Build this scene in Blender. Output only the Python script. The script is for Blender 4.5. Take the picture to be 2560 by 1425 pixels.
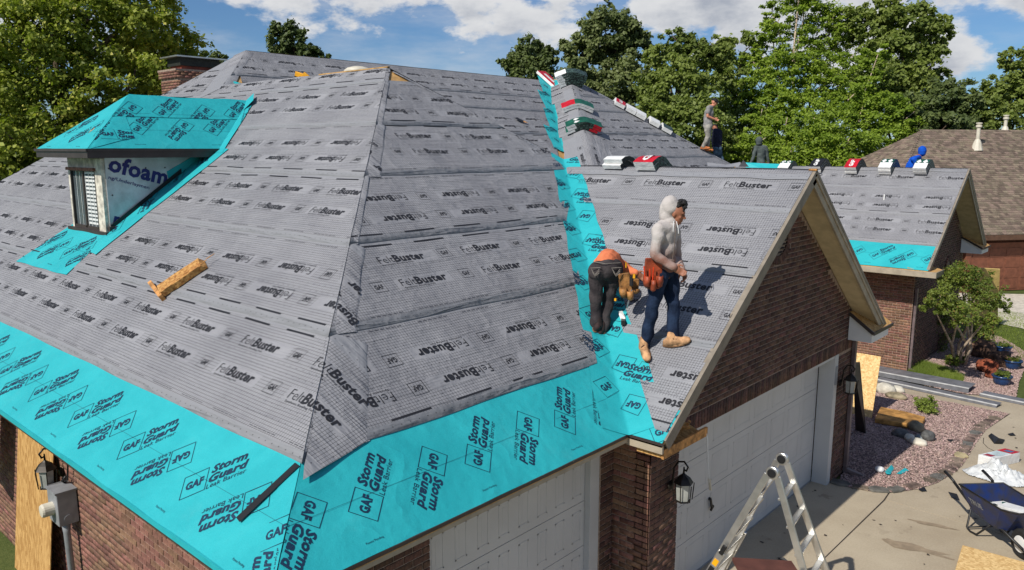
import bpy, bmesh, math, random
import numpy as np
from mathutils import Vector, Matrix, noise as mnoise
random.seed(7); RNG=np.random.default_rng(11)
scene=bpy.context.scene
for o in list(bpy.data.objects): bpy.data.objects.remove(o)
COL=scene.collection
# ---------------------------------------------------------------- camera
CAM=Vector((4.2562,-2.3715,5.3631)); YAW=math.radians(42.1514); PITCH=math.radians(-9.9053)
cd=bpy.data.cameras.new('camera'); cam=bpy.data.objects.new('camera',cd); COL.objects.link(cam)
fwd=Vector((-math.sin(YAW)*math.cos(PITCH),math.cos(YAW)*math.cos(PITCH),math.sin(PITCH)))
rgt=fwd.cross(Vector((0,0,1))).normalized(); upv=rgt.cross(fwd)
m=Matrix((rgt,upv,-fwd)).transposed().to_4x4(); m.translation=CAM; cam.matrix_world=m
cd.sensor_width=36; cd.lens=1949.93/2560*36; cd.clip_start=0.1; cd.clip_end=2000
scene.camera=cam
# ---------------------------------------------------------------- sun, sky
SUN=Vector((-0.015,-0.735,0.678)).normalized(); ELEV=math.asin(SUN.z)
sd=bpy.data.lights.new('sun','SUN'); sd.energy=4.7; sd.angle=math.radians(0.5); sd.color=(1,0.95,0.87)
so=bpy.data.objects.new('sun',sd); COL.objects.link(so); so.rotation_euler=SUN.to_track_quat('Z','Y').to_euler(); so.location=(0,-30,40)
scene.view_settings.view_transform='Standard'; scene.view_settings.look='None'; scene.view_settings.exposure=0; scene.view_settings.gamma=1
scene.view_settings.use_curve_mapping=False

class X:
    """tiny expression builder for Math nodes"""
    def __init__(s,nt,sock): s.nt=nt; s.s=sock
    def _m(s,op,*a,clamp=False):
        n=s.nt.nodes.new('ShaderNodeMath'); n.operation=op; n.use_clamp=clamp
        for i,x in enumerate((s,)+a):
            if isinstance(x,X): s.nt.links.new(x.s,n.inputs[i])
            else: n.inputs[i].default_value=x
        return X(s.nt,n.outputs[0])
    def __add__(s,o): return s._m('ADD',o)
    def __sub__(s,o): return s._m('SUBTRACT',o)
    def __mul__(s,o): return s._m('MULTIPLY',o)
    def __truediv__(s,o): return s._m('DIVIDE',o)
    def mod(s,o): return s._m('FLOORED_MODULO',o)
    def lt(s,o): return s._m('LESS_THAN',o)
    def gt(s,o): return s._m('GREATER_THAN',o)
    def abs(s): return s._m('ABSOLUTE')
    def max(s,o): return s._m('MAXIMUM',o)
    def min(s,o): return s._m('MINIMUM',o)
    def pw(s,o): return s._m('POWER',o)
    def clamp(s): return s._m('ADD',0.0,clamp=True)
    def sq(s): return s._m('MULTIPLY',s)
    def smooth(s,a,b):
        n=s.nt.nodes.new('ShaderNodeMapRange'); n.interpolation_type='SMOOTHSTEP'
        s.nt.links.new(s.s,n.inputs[0]); n.inputs[1].default_value=a; n.inputs[2].default_value=b; return X(s.nt,n.outputs[0])
def N(nt,t,**k):
    n=nt.nodes.new(t)
    for a,b in k.items():
        if a.startswith('_'): n.inputs[a[1:].replace('_',' ')].default_value=b
        else: setattr(n,a,b)
    return n
def mixc(nt,fac,a,b,mode='MIX'):
    n=nt.nodes.new('ShaderNodeMix'); n.data_type='RGBA'; n.blend_type=mode
    for i,x in ((0,fac),(6,a),(7,b)):
        if isinstance(x,X): nt.links.new(x.s,n.inputs[i])
        elif hasattr(x,'is_output'): nt.links.new(x,n.inputs[i])
        else: n.inputs[i].default_value=(x if i==0 else (tuple(x)+(1,))[:4])
    return n.outputs[2]
def noise(nt,vec,scale,detail=3,rough=.55,out=0,dims='3D'):
    n=N(nt,'ShaderNodeTexNoise',noise_dimensions=dims); n.inputs['Scale'].default_value=scale; n.inputs['Detail'].default_value=detail; n.inputs['Roughness'].default_value=rough
    if vec is not None: nt.links.new(vec.s if isinstance(vec,X) else vec,n.inputs['Vector'])
    return X(nt,n.outputs[0]) if out==0 else n.outputs[1]
MATS={}
def material(name,col,rough=.7,var=.12,vscale=6,bump=.0,bscale=40,metal=0,spec=.4,col2=None,island=0,trans=0,coord='obj',fn=None,emit=None):
    if name in MATS: return MATS[name]
    m=bpy.data.materials.new(name); m.use_nodes=True; nt=m.node_tree; b=nt.nodes['Principled BSDF']
    b.inputs['Roughness'].default_value=rough; b.inputs['Metallic'].default_value=metal
    b.inputs['Specular IOR Level'].default_value=spec
    tc=N(nt,'ShaderNodeTexCoord'); vec=tc.outputs['Object']
    n1=noise(nt,vec,vscale,4)
    c2=col2 if col2 else tuple(c*(1-2.2*var) for c in col)
    c1=col if col2 else tuple(min(1,c*(1+var)) for c in col)
    c=mixc(nt,n1.smooth(.3,.7),c2,c1)
    if island:
        g=N(nt,'ShaderNodeNewGeometry'); oi=N(nt,'ShaderNodeObjectInfo')
        r=(X(nt,g.outputs['Random Per Island'])+X(nt,oi.outputs['Random'])*1.7).mod(1.0)
        hv=N(nt,'ShaderNodeHueSaturation'); nt.links.new(c,hv.inputs['Color'])
        nt.links.new((r*(2*island)+(1-island)).s,hv.inputs['Value'])
        nt.links.new(((r*7.3).mod(1.0)*.04+.48).s,hv.inputs['Hue']); c=hv.outputs[0]
    if fn: c=fn(nt,c,tc,b)
    nt.links.new(c,b.inputs['Base Color'])
    if bump:
        bn=N(nt,'ShaderNodeBump'); bn.inputs['Strength'].default_value=bump; bn.inputs['Distance'].default_value=.02
        nt.links.new(noise(nt,vec,bscale,4).s,bn.inputs['Height']); nt.links.new(bn.outputs[0],b.inputs['Normal'])
    if trans: b.inputs['Transmission Weight'].default_value=trans
    if emit: b.inputs['Emission Color'].default_value=(*emit,1); b.inputs['Emission Strength'].default_value=1
    MATS[name]=m; return m

# world: Nishita sky with procedural cumulus
w=bpy.data.worlds.new('World'); scene.world=w; w.use_nodes=True; nt=w.node_tree; bg=nt.nodes['Background']
sky=N(nt,'ShaderNodeTexSky',sky_type='NISHITA',sun_disc=False,sun_elevation=ELEV,sun_rotation=math.atan2(SUN.x,SUN.y),air_density=1.0,dust_density=0.35,ozone_density=2.2,altitude=200)
tc=N(nt,'ShaderNodeTexCoord'); sx=N(nt,'ShaderNodeSeparateXYZ'); nt.links.new(tc.outputs['Generated'],sx.inputs[0])
zx=X(nt,sx.outputs[0]); zy=X(nt,sx.outputs[1]); zz=X(nt,sx.outputs[2])
hor=(zx.sq()+zy.sq()).pw(.5).max(.001)
az=zx._m('ARCTAN2',zy)            # azimuth from +Y towards +X
el=zz._m('ARCTAN2',hor)
def cvec(sa,se,oa=0.,oe=0.):
    c=N(nt,'ShaderNodeCombineXYZ'); nt.links.new((az*sa+oa).s,c.inputs[0]); nt.links.new((el*se+oe).s,c.inputs[1]); return c.outputs[0]
BLOBS=[(-.79,.175,.055,.022,1.0),(-.73,.150,.10,.035,.8),(-.95,.19,.16,.05,.7),(-.655,.19,.075,.022,1.0),(-.63,.128,.022,.014,.9),(-.60,.215,.12,.03,.8),
 (-.545,.160,.075,.036,1.05),(-.49,.172,.05,.034,1.0),(-.435,.155,.07,.05,1.0),(-.505,.108,.032,.014,1.0),(-.435,.100,.022,.020,1.0),(-.40,.12,.06,.035,.7),(-.345,.165,.09,.05,.8),(-.29,.11,.10,.05,.75),
 (-.235,.18,.055,.04,1.05),(-.27,.21,.10,.03,.8),(-.16,.17,.08,.05,.7),(.06,.16,.15,.075,.85),(.02,.215,.2,.04,.9),(.3,.18,.25,.09,.8),(-1.3,.16,.2,.07,.8),(-1.7,.2,.3,.09,.8),(.8,.17,.3,.1,.8),(1.5,.15,.35,.1,.8),(2.3,.2,.4,.12,.8),(3.0,.15,.3,.1,.8),(-2.5,.2,.4,.1,.8)]
def field(de):
    D=None
    for cx,cy,rx,ry,am in BLOBS:
        e_=((az-cx)*(1/rx)).sq(); h_=((el+(de-cy))*(1/ry)).sq(); q=(e_+h_)*(-am)+am
        D=q if D is None else D.max(q)
    c=N(nt,'ShaderNodeCombineXYZ'); nt.links.new((az*9.0).s,c.inputs[0]); nt.links.new(((el+de)*17.0).s,c.inputs[1])
    hi=(el.smooth(.24,.45))
    return D.max(-.6)._m('MAXIMUM',hi*.25-.6)*.55+(noise(nt,c.outputs[0],1.0,9,.60)-.5)*2.6+.12
D0=field(0.); D1=field(.013)
wisp=noise(nt,cvec(3.4,13.,8.1,.3),1.0,6,.62).smooth(.40,.80)
cov=D0.smooth(.10,.44).max(wisp*.62).clamp()
shade=(D1.smooth(.25,1.15)*.85+noise(nt,cvec(17.,30.),1.0,5,.55).smooth(.35,.75)*.22).clamp()
ccol=mixc(nt,shade,(9.4,9.5,9.7),(4.3,4.8,5.8))
skyc=mixc(nt,1.0,sky.outputs[0],(.60,.83,1.10),'MULTIPLY')
horizon=el.smooth(.0,.16)
cov=cov*el.smooth(-.02,.03)
out=mixc(nt,cov,skyc,ccol)
nt.links.new(out,bg.inputs[0]); bg.inputs[1].default_value=.078

# ---------------------------------------------------------------- mesh helpers
def place(o,parent=None,label=None,cat=None,group=None,kind=None):
    COL.objects.link(o)
    if parent is not None: o.parent=parent
    if label: o['label']=label
    if cat: o['category']=cat
    if group: o['group']=group
    if kind: o['kind']=kind
    return o
ORG={}
def thing(name,label,cat,loc=(0,0,0),group=None):
    o=bpy.data.objects.new(name,None); o.empty_display_size=.2; o.location=loc; place(o,None,label,cat,group); ORG[o.name]=Vector(loc); return o
def rootloc(p):
    while p.parent is not None: p=p.parent
    return Vector(p.location)
class MB:
    def __init__(s): s.v=[]; s.f=[]; s.m=[]; s.uv=None
    def add(s,vs,fs,mi=0):
        k=len(s.v); s.v+= [tuple(p) for p in vs]; s.f+=[tuple(i+k for i in f) for f in fs]; s.m+=[mi]*len(fs); return s
    def hexa(s,p,mi=0): # p: 4 bottom ccw, 4 top
        return s.add(p,[(3,2,1,0),(4,5,6,7),(0,1,5,4),(1,2,6,5),(2,3,7,6),(3,0,4,7)],mi)
    def box(s,c,sz,rot=None,mi=0):
        hx,hy,hz=[q/2 for q in sz]; p=[(-hx,-hy,-hz),(hx,-hy,-hz),(hx,hy,-hz),(-hx,hy,-hz),(-hx,-hy,hz),(hx,-hy,hz),(hx,hy,hz),(-hx,hy,hz)]
        M=rot if rot is not None else Matrix.Identity(3); c=Vector(c)
        return s.hexa([c+M@Vector(q) for q in p],mi)
    def b2(s,lo,hi,mi=0): return s.box([(a+b)/2 for a,b in zip(lo,hi)],[abs(b-a) for a,b in zip(lo,hi)],None,mi)
    def beam(s,a,b,w,h,up=(0,0,1),mi=0):
        a=Vector(a);b=Vector(b);d=(b-a); L=d.length; d.normalize(); u=Vector(up); x=d.cross(u).normalized(); z=x.cross(d)
        return s.box((a+b)/2,(w,L,h),Matrix((x,d,z)).transposed(),mi)
    def prism(s,poly,ext,mi=0): # poly 3d pts, ext vector
        n=len(poly); e=Vector(ext); P=[Vector(p) for p in poly]; Q=[p+e for p in P]
        return s.add(P+Q,[tuple(range(n))[::-1],tuple(range(n,2*n))]+[(i,(i+1)%n,n+(i+1)%n,n+i) for i in range(n)],mi)
    def tube(s,pts,r,n=8,mi=0,cap=True):
        pts=[Vector(p) for p in pts]; R=r if hasattr(r,'__len__') else [r]*len(pts); rings=[]; prev=None
        for i,p in enumerate(pts):
            d=(pts[min(i+1,len(pts)-1)]-pts[max(i-1,0)]).normalized()
            if prev is None: x=d.orthogonal().normalized()
            else: x=(prev-d*prev.dot(d)); x=x.normalized() if x.length>1e-6 else d.orthogonal().normalized()
            prev=x; y=d.cross(x); rings.append([p+(x*math.cos(2*math.pi*j/n)+y*math.sin(2*math.pi*j/n))*R[i] for j in range(n)])
        vs=[q for r_ in rings for q in r_]; fs=[]
        for i in range(len(pts)-1):
            for j in range(n): fs.append((i*n+j,i*n+(j+1)%n,(i+1)*n+(j+1)%n,(i+1)*n+j))
        if cap: fs+=[tuple(range(n))[::-1],tuple(range((len(pts)-1)*n,len(pts)*n))]
        return s.add(vs,fs,mi)
    def lathe(s,prof,c,axis=(0,0,1),n=16,mi=0):
        ax=Vector(axis).normalized(); x=ax.orthogonal().normalized(); y=ax.cross(x); c=Vector(c); vs=[];fs=[]
        for r,h in prof:
            for j in range(n): vs.append(c+ax*h+(x*math.cos(2*math.pi*j/n)+y*math.sin(2*math.pi*j/n))*r)
        for i in range(len(prof)-1):
            for j in range(n): fs.append((i*n+j,i*n+(j+1)%n,(i+1)*n+(j+1)%n,(i+1)*n+j))
        fs+=[tuple(range(n))[::-1],tuple(range((len(prof)-1)*n,len(prof)*n))]
        return s.add(vs,fs,mi)
    def blob(s,c,r,seed=0,amp=.15,n=2,mi=0,freq=1.5):
        bm=bmesh.new(); bmesh.ops.create_icosphere(bm,subdivisions=n,radius=1); c=Vector(c); vs=[]
        for v_ in bm.verts:
            k=1+amp*mnoise.noise(v_.co*freq+Vector((seed*3.1,seed*1.7,seed))); vs.append(c+Vector((v_.co.x*r[0]*k,v_.co.y*r[1]*k,v_.co.z*r[2]*k)))
        fs=[tuple(q.index for q in f.verts) for f in bm.faces]; bm.free(); return s.add(vs,fs,mi)
    def mesh(s,name,mats,off,smooth=False,uv=None):
        me=bpy.data.meshes.new(name); me.from_pydata([Vector(p)-off for p in s.v],[],s.f)
        for m_ in (mats if isinstance(mats,(list,tuple)) else [mats]): me.materials.append(m_)
        if any(s.m): me.polygons.foreach_set('material_index',s.m)
        if smooth: me.polygons.foreach_set('use_smooth',[True]*len(s.f))
        bm=bmesh.new(); bm.from_mesh(me); bmesh.ops.recalc_face_normals(bm,faces=bm.faces)
        bm.to_mesh(me); bm.free(); me.update(); return me
    def build(s,name,mats,parent=None,label=None,cat=None,group=None,kind=None,smooth=False,loc=None,bevel=0):
        off=rootloc(parent) if parent is not None else Vector(loc or (0,0,0))
        me=s.mesh(name,mats,off,smooth); o=bpy.data.objects.new(name,me)
        if parent is None: o.location=off
        if bevel:
            bv=o.modifiers.new('bevel','BEVEL'); bv.width=bevel; bv.segments=2; bv.limit_method='ANGLE'
        place(o,parent,label,cat,group,kind); return o
def np_obj(name,V,F,mat,parent=None,uv=None,smooth=False,**kw):
    """fast object from numpy arrays (F: (n,k))"""
    off=np.array(rootloc(parent) if parent is not None else kw.pop('loc',(0,0,0)))
    if parent is not None: kw.pop('loc',None)
    me=bpy.data.meshes.new(name); V=np.asarray(V,dtype=np.float64)-off; F=np.asarray(F,dtype=np.int32); k=F.shape[1]
    me.vertices.add(len(V)); me.vertices.foreach_set('co',V.ravel().astype(np.float32))
    me.loops.add(F.size); me.loops.foreach_set('vertex_index',F.ravel())
    me.polygons.add(len(F)); me.polygons.foreach_set('loop_start',np.arange(0,F.size,k,dtype=np.int32)); me.polygons.foreach_set('loop_total',np.full(len(F),k,dtype=np.int32))
    if smooth: me.polygons.foreach_set('use_smooth',np.ones(len(F),dtype=bool))
    if uv is not None:
        l=me.uv_layers.new(name='UVMap'); l.data.foreach_set('uv',np.asarray(uv,dtype=np.float32)[F.ravel()].ravel())
    if name in ('printed_lettering','fine_print'): kw.setdefault('kind','stuff')
    me.update(calc_edges=True); me.validate()
    for m_ in (mat if isinstance(mat,(list,tuple)) else [mat]): me.materials.append(m_)
    o=bpy.data.objects.new(name,me)
    if parent is None: o.location=off
    place(o,parent,**kw); return o
def copy_tree(o,parent=None):
    c=o.copy(); COL.objects.link(c); c.parent=parent
    for ch in list(o.children): copy_tree(ch,c)
    return c

# ---------------------------------------------------------------- lettering (flat print as thin geometry)
_T={}
def glyphs(txt,bold=0.0,shear=0.0):
    key=(txt,bold,shear)
    if key in _T: return _T[key]
    cu=bpy.data.curves.new('t','FONT'); cu.body=txt; cu.size=1; cu.offset=bold; cu.resolution_u=2; cu.shear=shear; cu.space_character=1+bold*1.5
    o=bpy.data.objects.new('t',cu); COL.objects.link(o); dg=bpy.context.evaluated_depsgraph_get(); dg.update()
    me=o.evaluated_get(dg).to_mesh(); me.calc_loop_triangles()
    co=np.array([v_.co[:2] for v_ in me.vertices]); tr=np.array([t.vertices[:] for t in me.loop_triangles])
    T=co[tr]; o.evaluated_get(dg).to_mesh_clear(); bpy.data.objects.remove(o); bpy.data.curves.remove(cu)
    mn=T.reshape(-1,2).min(0); mx=T.reshape(-1,2).max(0); _T[key]=(T-[mn[0],0],mx[0]-mn[0]); return _T[key]
CAP=.69
def word(txt,x,y,w,h,bold=0.0,shear=0.0):
    T,wd=glyphs(txt,bold,shear); return (T*[w/wd,h/CAP])+[x,y]
def rect(x0,y0,x1,y1): return np.array([[[x0,y0],[x1,y0],[x1,y1]],[[x0,y0],[x1,y1],[x0,y1]]])
def frame(x0,y0,x1,y1,t): return np.concatenate([rect(x0,y0,x1,y0+t),rect(x0,y1-t,x1,y1),rect(x0,y0+t,x0+t,y1-t),rect(x1-t,y0+t,x1,y1-t)])
def rot2(T,a,ox=0,oy=0):
    c,s_=math.cos(a),math.sin(a); return np.stack([T[...,0]*c-T[...,1]*s_+ox,T[...,0]*s_+T[...,1]*c+oy],-1)
def clip_tris(T,poly):
    """clip triangles (n,3,2) to a convex polygon given counter-clockwise"""
    P=np.asarray(poly,float); area=sum(P[i][0]*P[(i+1)%len(P)][1]-P[(i+1)%len(P)][0]*P[i][1] for i in range(len(P)))
    if area<0: P=P[::-1]
    for i in range(len(P)):
        if len(T)==0: return T
        a=P[i]; e=P[(i+1)%len(P)]-a
        if abs(e).sum()<1e-9: continue
        n=np.array([-e[1],e[0]]); d=(T-a)@n; ins=d>=0; al=ins.all(1); no=(~ins).all(1); keep=[T[al]]; mix=np.where(~al&~no)[0]; out=[]
        for k in mix:
            poly_=[]; 
            for j in range(3):
                p,q=T[k][j],T[k][(j+1)%3]; dp,dq=d[k][j],d[k][(j+1)%3]
                if dp>=0: poly_.append(p)
                if (dp>=0)!=(dq>=0): poly_.append(p+(q-p)*(dp/(dp-dq)))
            for j in range(1,len(poly_)-1): out.append([poly_[0],poly_[j],poly_[j+1]])
        if out: keep.append(np.array(out))
        T=np.concatenate(keep)
    return T
class Plane:
    """3D frame of a sheet: point = O + s*S + t*T + h*N"""
    def __init__(s,O,S,T):
        s.O=np.array(O,float); s.S=np.array(S,float)/np.linalg.norm(S); s.T=np.array(T,float)/np.linalg.norm(T); s.N=np.cross(s.S,s.T)
    def at(s,st,h=0.,wob=1.):
        st=np.asarray(st,float); P=s.O+st[...,:1]*s.S+st[...,1:2]*s.T
        x,y,z=P[...,0],P[...,1],P[...,2]
        wv=.0035*np.sin(2.3*x+1.1*y+.7)*np.sin(1.9*y-.8*x)+.003*np.sin(5.1*x-3.7*y+1.3*z)+.0022*np.sin(9.2*y+6.3*x)+.0075
        h=np.asarray(h,float); return P+(wv*wob+h)[...,None]*s.N
def print_mesh(name,T2,plane,h,mat,parent,label=None,maxseg=None):
    if len(T2)==0: return None
    P=plane.at(T2.reshape(-1,2),h if not callable(h) else h(T2.reshape(-1,2))); F=np.arange(len(P)).reshape(-1,3)
    n=np.cross(P[F[:,1]]-P[F[:,0]],P[F[:,2]]-P[F[:,0]])@plane.N; F[n<0]=F[n<0][:,::-1]
    return np_obj(name,P,F,mat,parent)
# ---------------------------------------------------------------- house geometry constants (metres)
ze,p,a=2.4565,.7236,5.7514; x2,b=-12.1562,6.9718; g,wg,xg,zg=7.6204,3.4953,.4027,5.0952; p1=(zg-ze)/wg
x3,y3,z3=-11.3053,17.5094,7.5588; g2,w2,xg2,zg2=21.2526,3.1071,-.7784,4.8405; p2=(zg2-ze)/w2
zr=ze+p*a; z2=ze+p*b; SL=math.hypot(1,p); SG=math.hypot(1,p1); S2=math.hypot(1,p2); xw=.066; xQ=x2+b-a
def gz(x,y):
    t=min(max((y-10)/9,0),1); return -.375*t*t*(3-2*t)
C=lambda r,g_,b_:tuple((q/255/12.92 if q/255<=.04045 else ((q/255+.055)/1.055)**2.4) for q in (r,g_,b_))
# ---------------------------------------------------------------- materials
def felt_fn(nt,c,tc,bs):
    uv=N(nt,'ShaderNodeUVMap'); s=N(nt,'ShaderNodeSeparateXYZ'); nt.links.new(uv.outputs[0],s.inputs[0]); u=X(nt,s.outputs[0]); t=X(nt,s.outputs[1])
    gl=((u.mod(.0333)-.01665).abs().gt(.0151)).max((t.mod(.0333)-.01665).abs().gt(.0151))
    body=t.gt(.09)*t.lt(1.13)
    r1=(t-.5).abs().lt(.075)*(u+.06).mod(1.25).lt(.78); r2=(t-.87).abs().lt(.075)*(u+.01).mod(1.25).lt(.78)
    g1=gl*body*(r1.max(r2)*-1.0+1.0)
    dots=None
    for tt,off in ((.045,0),(.24,.05),(.36,.02),(.66,.06),(.745,.0),(1.0,.04),(1.175,.03)):
        d=((((u+off).mod(.1)-.05)).sq()+(t-tt).sq()).lt(.000042); dots=d if dots is None else dots.max(d)
    nz=noise(nt,tc.outputs['Object'],1.1,4); nz2=noise(nt,tc.outputs['Object'],9,3)
    base=mixc(nt,(nz.smooth(.3,.7)*.6+nz2*.4).clamp(),C(128,128,132),C(150,150,153))
    base=mixc(nt,body,C(134,135,139),base)
    base=mixc(nt,g1*.92,base,C(26,26,30)); base=mixc(nt,dots*.7,base,C(40,40,45))
    # wrinkle bump
    mp=N(nt,'ShaderNodeMapping'); mp.inputs['Scale'].default_value=(1.2,9,1); nt.links.new(uv.outputs[0],mp.inputs[0])
    rid=(noise(nt,tc.outputs['Object'],2.1,3,.55)-.5).abs()*-3.0+1.0; rid2=(noise(nt,mp.outputs[0],.55,3,.55,dims='2D')-.5).abs()*-4.0+1.0
    h=noise(nt,mp.outputs[0],1.0,3,.5,dims='2D')*.45+noise(nt,tc.outputs['Object'],4,3,.5)*.7+rid.max(.55)*.9+rid2.max(.6)*.7+noise(nt,tc.outputs['Object'],26,3,.5)*.12
    base=mixc(nt,noise(nt,tc.outputs['Object'],3.1,6,.7).smooth(.55,.8)*.13,base,C(88,84,82))
    bn=N(nt,'ShaderNodeBump'); bn.inputs['Strength'].default_value=.62; bn.inputs['Distance'].default_value=.032; nt.links.new(h.s,bn.inputs['Height']); nt.links.new(bn.outputs[0],bs.inputs['Normal'])
    return base
M_felt=material('felt',(.2,.2,.22),.62,spec=.25,fn=felt_fn)
M_print=material('black_print',(.018,.018,.022),.6,var=.1)
M_fine=material('grey_print',(.06,.06,.07),.6,var=.1)
def teal_fn(nt,c,tc,bs):
    n=noise(nt,tc.outputs['Object'],160,2,.6); n2=noise(nt,tc.outputs['Object'],1.6,4,.6)
    c=mixc(nt,(n*.5+n2*.5).smooth(.35,.65),(.016,.345,.385),(.028,.43,.465))
    rid=(noise(nt,tc.outputs['Object'],1.5,3,.5)-.5).abs()*-3.5+1.0; h=noise(nt,tc.outputs['Object'],2.2,5,.55)*1.0+n*.08+rid.max(.6)*1.0
    c=mixc(nt,noise(nt,tc.outputs['Object'],2.7,6,.7).smooth(.55,.85)*.25,c,(.12,.42,.43))
    bn=N(nt,'ShaderNodeBump'); bn.inputs['Strength'].default_value=.6; bn.inputs['Distance'].default_value=.03; nt.links.new(h.s,bn.inputs['Height']); nt.links.new(bn.outputs[0],bs.inputs['Normal'])
    return c
M_teal=material('leak_barrier_teal',(.02,.45,.5),.55,spec=.3,fn=teal_fn)
M_navy=material('navy_print',(.006,.03,.07),.6,var=.1)
M_ply=material('plywood',C(190,150,95),.75,var=.15,vscale=9,bump=.2)
def osb_fn(nt,c,tc,bs):
    mp=N(nt,'ShaderNodeMapping'); mp.inputs['Scale'].default_value=(1,1,.28); nt.links.new(tc.outputs['Object'],mp.inputs[0])
    v=N(nt,'ShaderNodeTexVoronoi'); v.inputs['Scale'].default_value=38; nt.links.new(mp.outputs[0],v.inputs['Vector'])
    s=N(nt,'ShaderNodeSeparateXYZ'); nt.links.new(v.outputs['Color'],s.inputs[0])
    n=noise(nt,mp.outputs[0],60,4); return mixc(nt,(X(nt,s.outputs[0])*.65+n*.35).clamp(),C(150,104,48),C(214,172,108))
M_osb=material('oriented_strand_board',(.4,.3,.15),.8,fn=osb_fn,bump=.3,bscale=70)
def osb2_fn(nt,c,tc,bs):
    mp=N(nt,'ShaderNodeMapping'); mp.inputs['Scale'].default_value=(.8,.8,.8); nt.links.new(tc.outputs['Object'],mp.inputs[0])
    v=N(nt,'ShaderNodeTexVoronoi'); v.inputs['Scale'].default_value=42; nt.links.new(mp.outputs[0],v.inputs['Vector'])
    s=N(nt,'ShaderNodeSeparateXYZ'); nt.links.new(v.outputs['Color'],s.inputs[0]); return mixc(nt,X(nt,s.outputs[0]),C(196,156,98),C(232,200,142))
M_osb2=material('new_strand_board',(.5,.4,.2),.8,fn=osb2_fn,bump=.2,bscale=70)
M_wood=material('raw_wood',C(196,140,80),.75,var=.25,vscale=14,bump=.3)
M_mortar=material('mortar',C(158,138,122),.9,var=.15,vscale=30,bump=.4,bscale=120)
M_brick=material('brick_brown_shaded',C(106,76,64),.85,vscale=25,col2=C(72,52,46),bump=.4,bscale=90,island=.42)  # darker copy of the house brick: shade of the east walls put into the colour
M_brick2=material('brick_brown_sunlit',C(142,104,86),.85,vscale=25,col2=C(110,78,64),bump=.4,bscale=90,island=.30)  # lighter copy for south walls: sunlight put into the colour; also on the chimney
M_fascia=material('taupe_fascia_paint',C(166,154,134),.5,var=.08,spec=.4)
M_soffit=material('tan_soffit_paint',C(196,180,144),.55,var=.08)
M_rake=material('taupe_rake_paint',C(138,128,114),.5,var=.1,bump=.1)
M_dark=material('dark_brown_metal',C(62,54,52),.4,var=.08)
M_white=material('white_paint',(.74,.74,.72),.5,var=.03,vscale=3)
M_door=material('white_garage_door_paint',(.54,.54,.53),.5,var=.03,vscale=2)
M_black=material('black_plastic',(.015,.015,.016),.45,var=.1)
M_metal=material('aluminium',(.62,.61,.58),.32,var=.08,metal=.85)
M_galv=material('galvanised_grey',C(150,152,155),.5,var=.1,metal=.2)
M_glass=material('lantern_glass',(.35,.36,.33),.12,var=.1,spec=.8)
M_bronze=material('dark_bronze',(.03,.026,.022),.4,var=.2,metal=.6)

# ---------------------------------------------------------------- the house
HOUSE=thing('brick_house','large brick house with its roof stripped and covered in grey underlayment and teal leak barrier','house',(0,0,0))
dk=MB(); T=(0,0,-.03)
def dpoly(*pts): dk.prism([(q[0],q[1],q[2]-.012) for q in pts],T)
e1=(-5.67,11.02,2.81)
dpoly((0,0,ze),(-a,a,zr),(xQ,a,zr),(x2,b,z2),(x2-b,0,ze)); dpoly((0,0,ze),(0,2*a,ze),(-a,a,zr))
dpoly((-a,a,zr),(0,2*a,ze),(xQ+a,2*a,ze),(xQ,a,zr)); dpoly((x2,b,z2),(xQ,a,zr),e1,(x2,17.5,z2))
hb=(x3+(z3-ze)/p,y3-(z3-ze)/p,ze); hc=(hb[0],y3+(z3-ze)/p,ze)
dpoly((x3,y3,z3),(x2,y3,z2),e1,hb); dpoly((x3,y3,z3),hb,hc); dpoly((x3,y3,z3),hc,(-22,hc[1],ze),(-22,y3,z3))
dpoly((x2,b,z2),(x2,y3,z2),(x2-b,y3+2,ze),(x2-b,0,ze)); dpoly((x2,y3,z2),(-22,y3,z3),(-24,y3-4,ze+2),(x2-b,y3-6,ze))
dpoly((xg,g,zg),(-3.8,g,zg),(0,g-wg,ze),(xg,g-wg,ze)); dpoly((xg,g,zg),(xg,g+wg,ze),(0,g+wg,ze),(-3.8,g,zg))
dpoly((xg2,g2,zg2),(-7.6,g2,zg2),(-4.25,g2-w2,ze),(xg2,g2-w2,ze)); dpoly((xg2,g2,zg2),(xg2,g2+w2,ze),(-4.25,g2+w2,ze),(-7.6,g2,zg2))
dk.build('roof_deck',M_ply,HOUSE)

PL=Plane((0,0,ze),(1,0,0),(0,1,p)); PR=Plane((0,0,ze),(0,1,0),(-1,0,p))
PF=Plane((x2+b,0,ze),(0,1,0),(-1,0,p)); P3X=Plane((hb[0],0,ze),(0,1,0),(-1,0,p))
PG=Plane((0,g-wg,ze),(1,0,0),(0,1,p1)); PG2=Plane((0,g2-w2,ze),(1,0,0),(0,1,p2))
SHW=1.22
_layouts={}
def felt_layout(n,sub):
    key=(n,sub)
    if key in _layouts: return _layouts[key]
    out=[]
    for row,(tc_,off) in enumerate(((.5,-.0),(.87,-.05))):
        for k in range(n):
            s0=k*1.25+off
            out+= [word('Felt',s0,tc_-.045,.205,.105,-.012),word('Buster',s0+.21,tc_-.045,.44,.105,.034)]
            if sub: out+=[word('Synthetic Roofing Felt',s0+.01,tc_-.082,.43,.022)]
            bx=s0+.88; out+=[frame(bx,tc_-.075,bx+.17,tc_+.075,.004),word('GAF',bx+.03,tc_-.028,.11,.055,.03)]
    T=np.concatenate(out); bars=[]; fine=[]
    for k in range(n*2):
        bars.append(rect(k*.78,1.098,k*.78+.46,1.12)); bars.append(rect(k*.78+.3,.0,k*.78+.3,.0))
        for q in range(6): fine.append(rect(k*.62+q*.07,.112,k*.62+q*.07+.055,.119))
    _layouts[key]=(T,np.concatenate(bars),np.concatenate(fine)); return _layouts[key]
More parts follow.
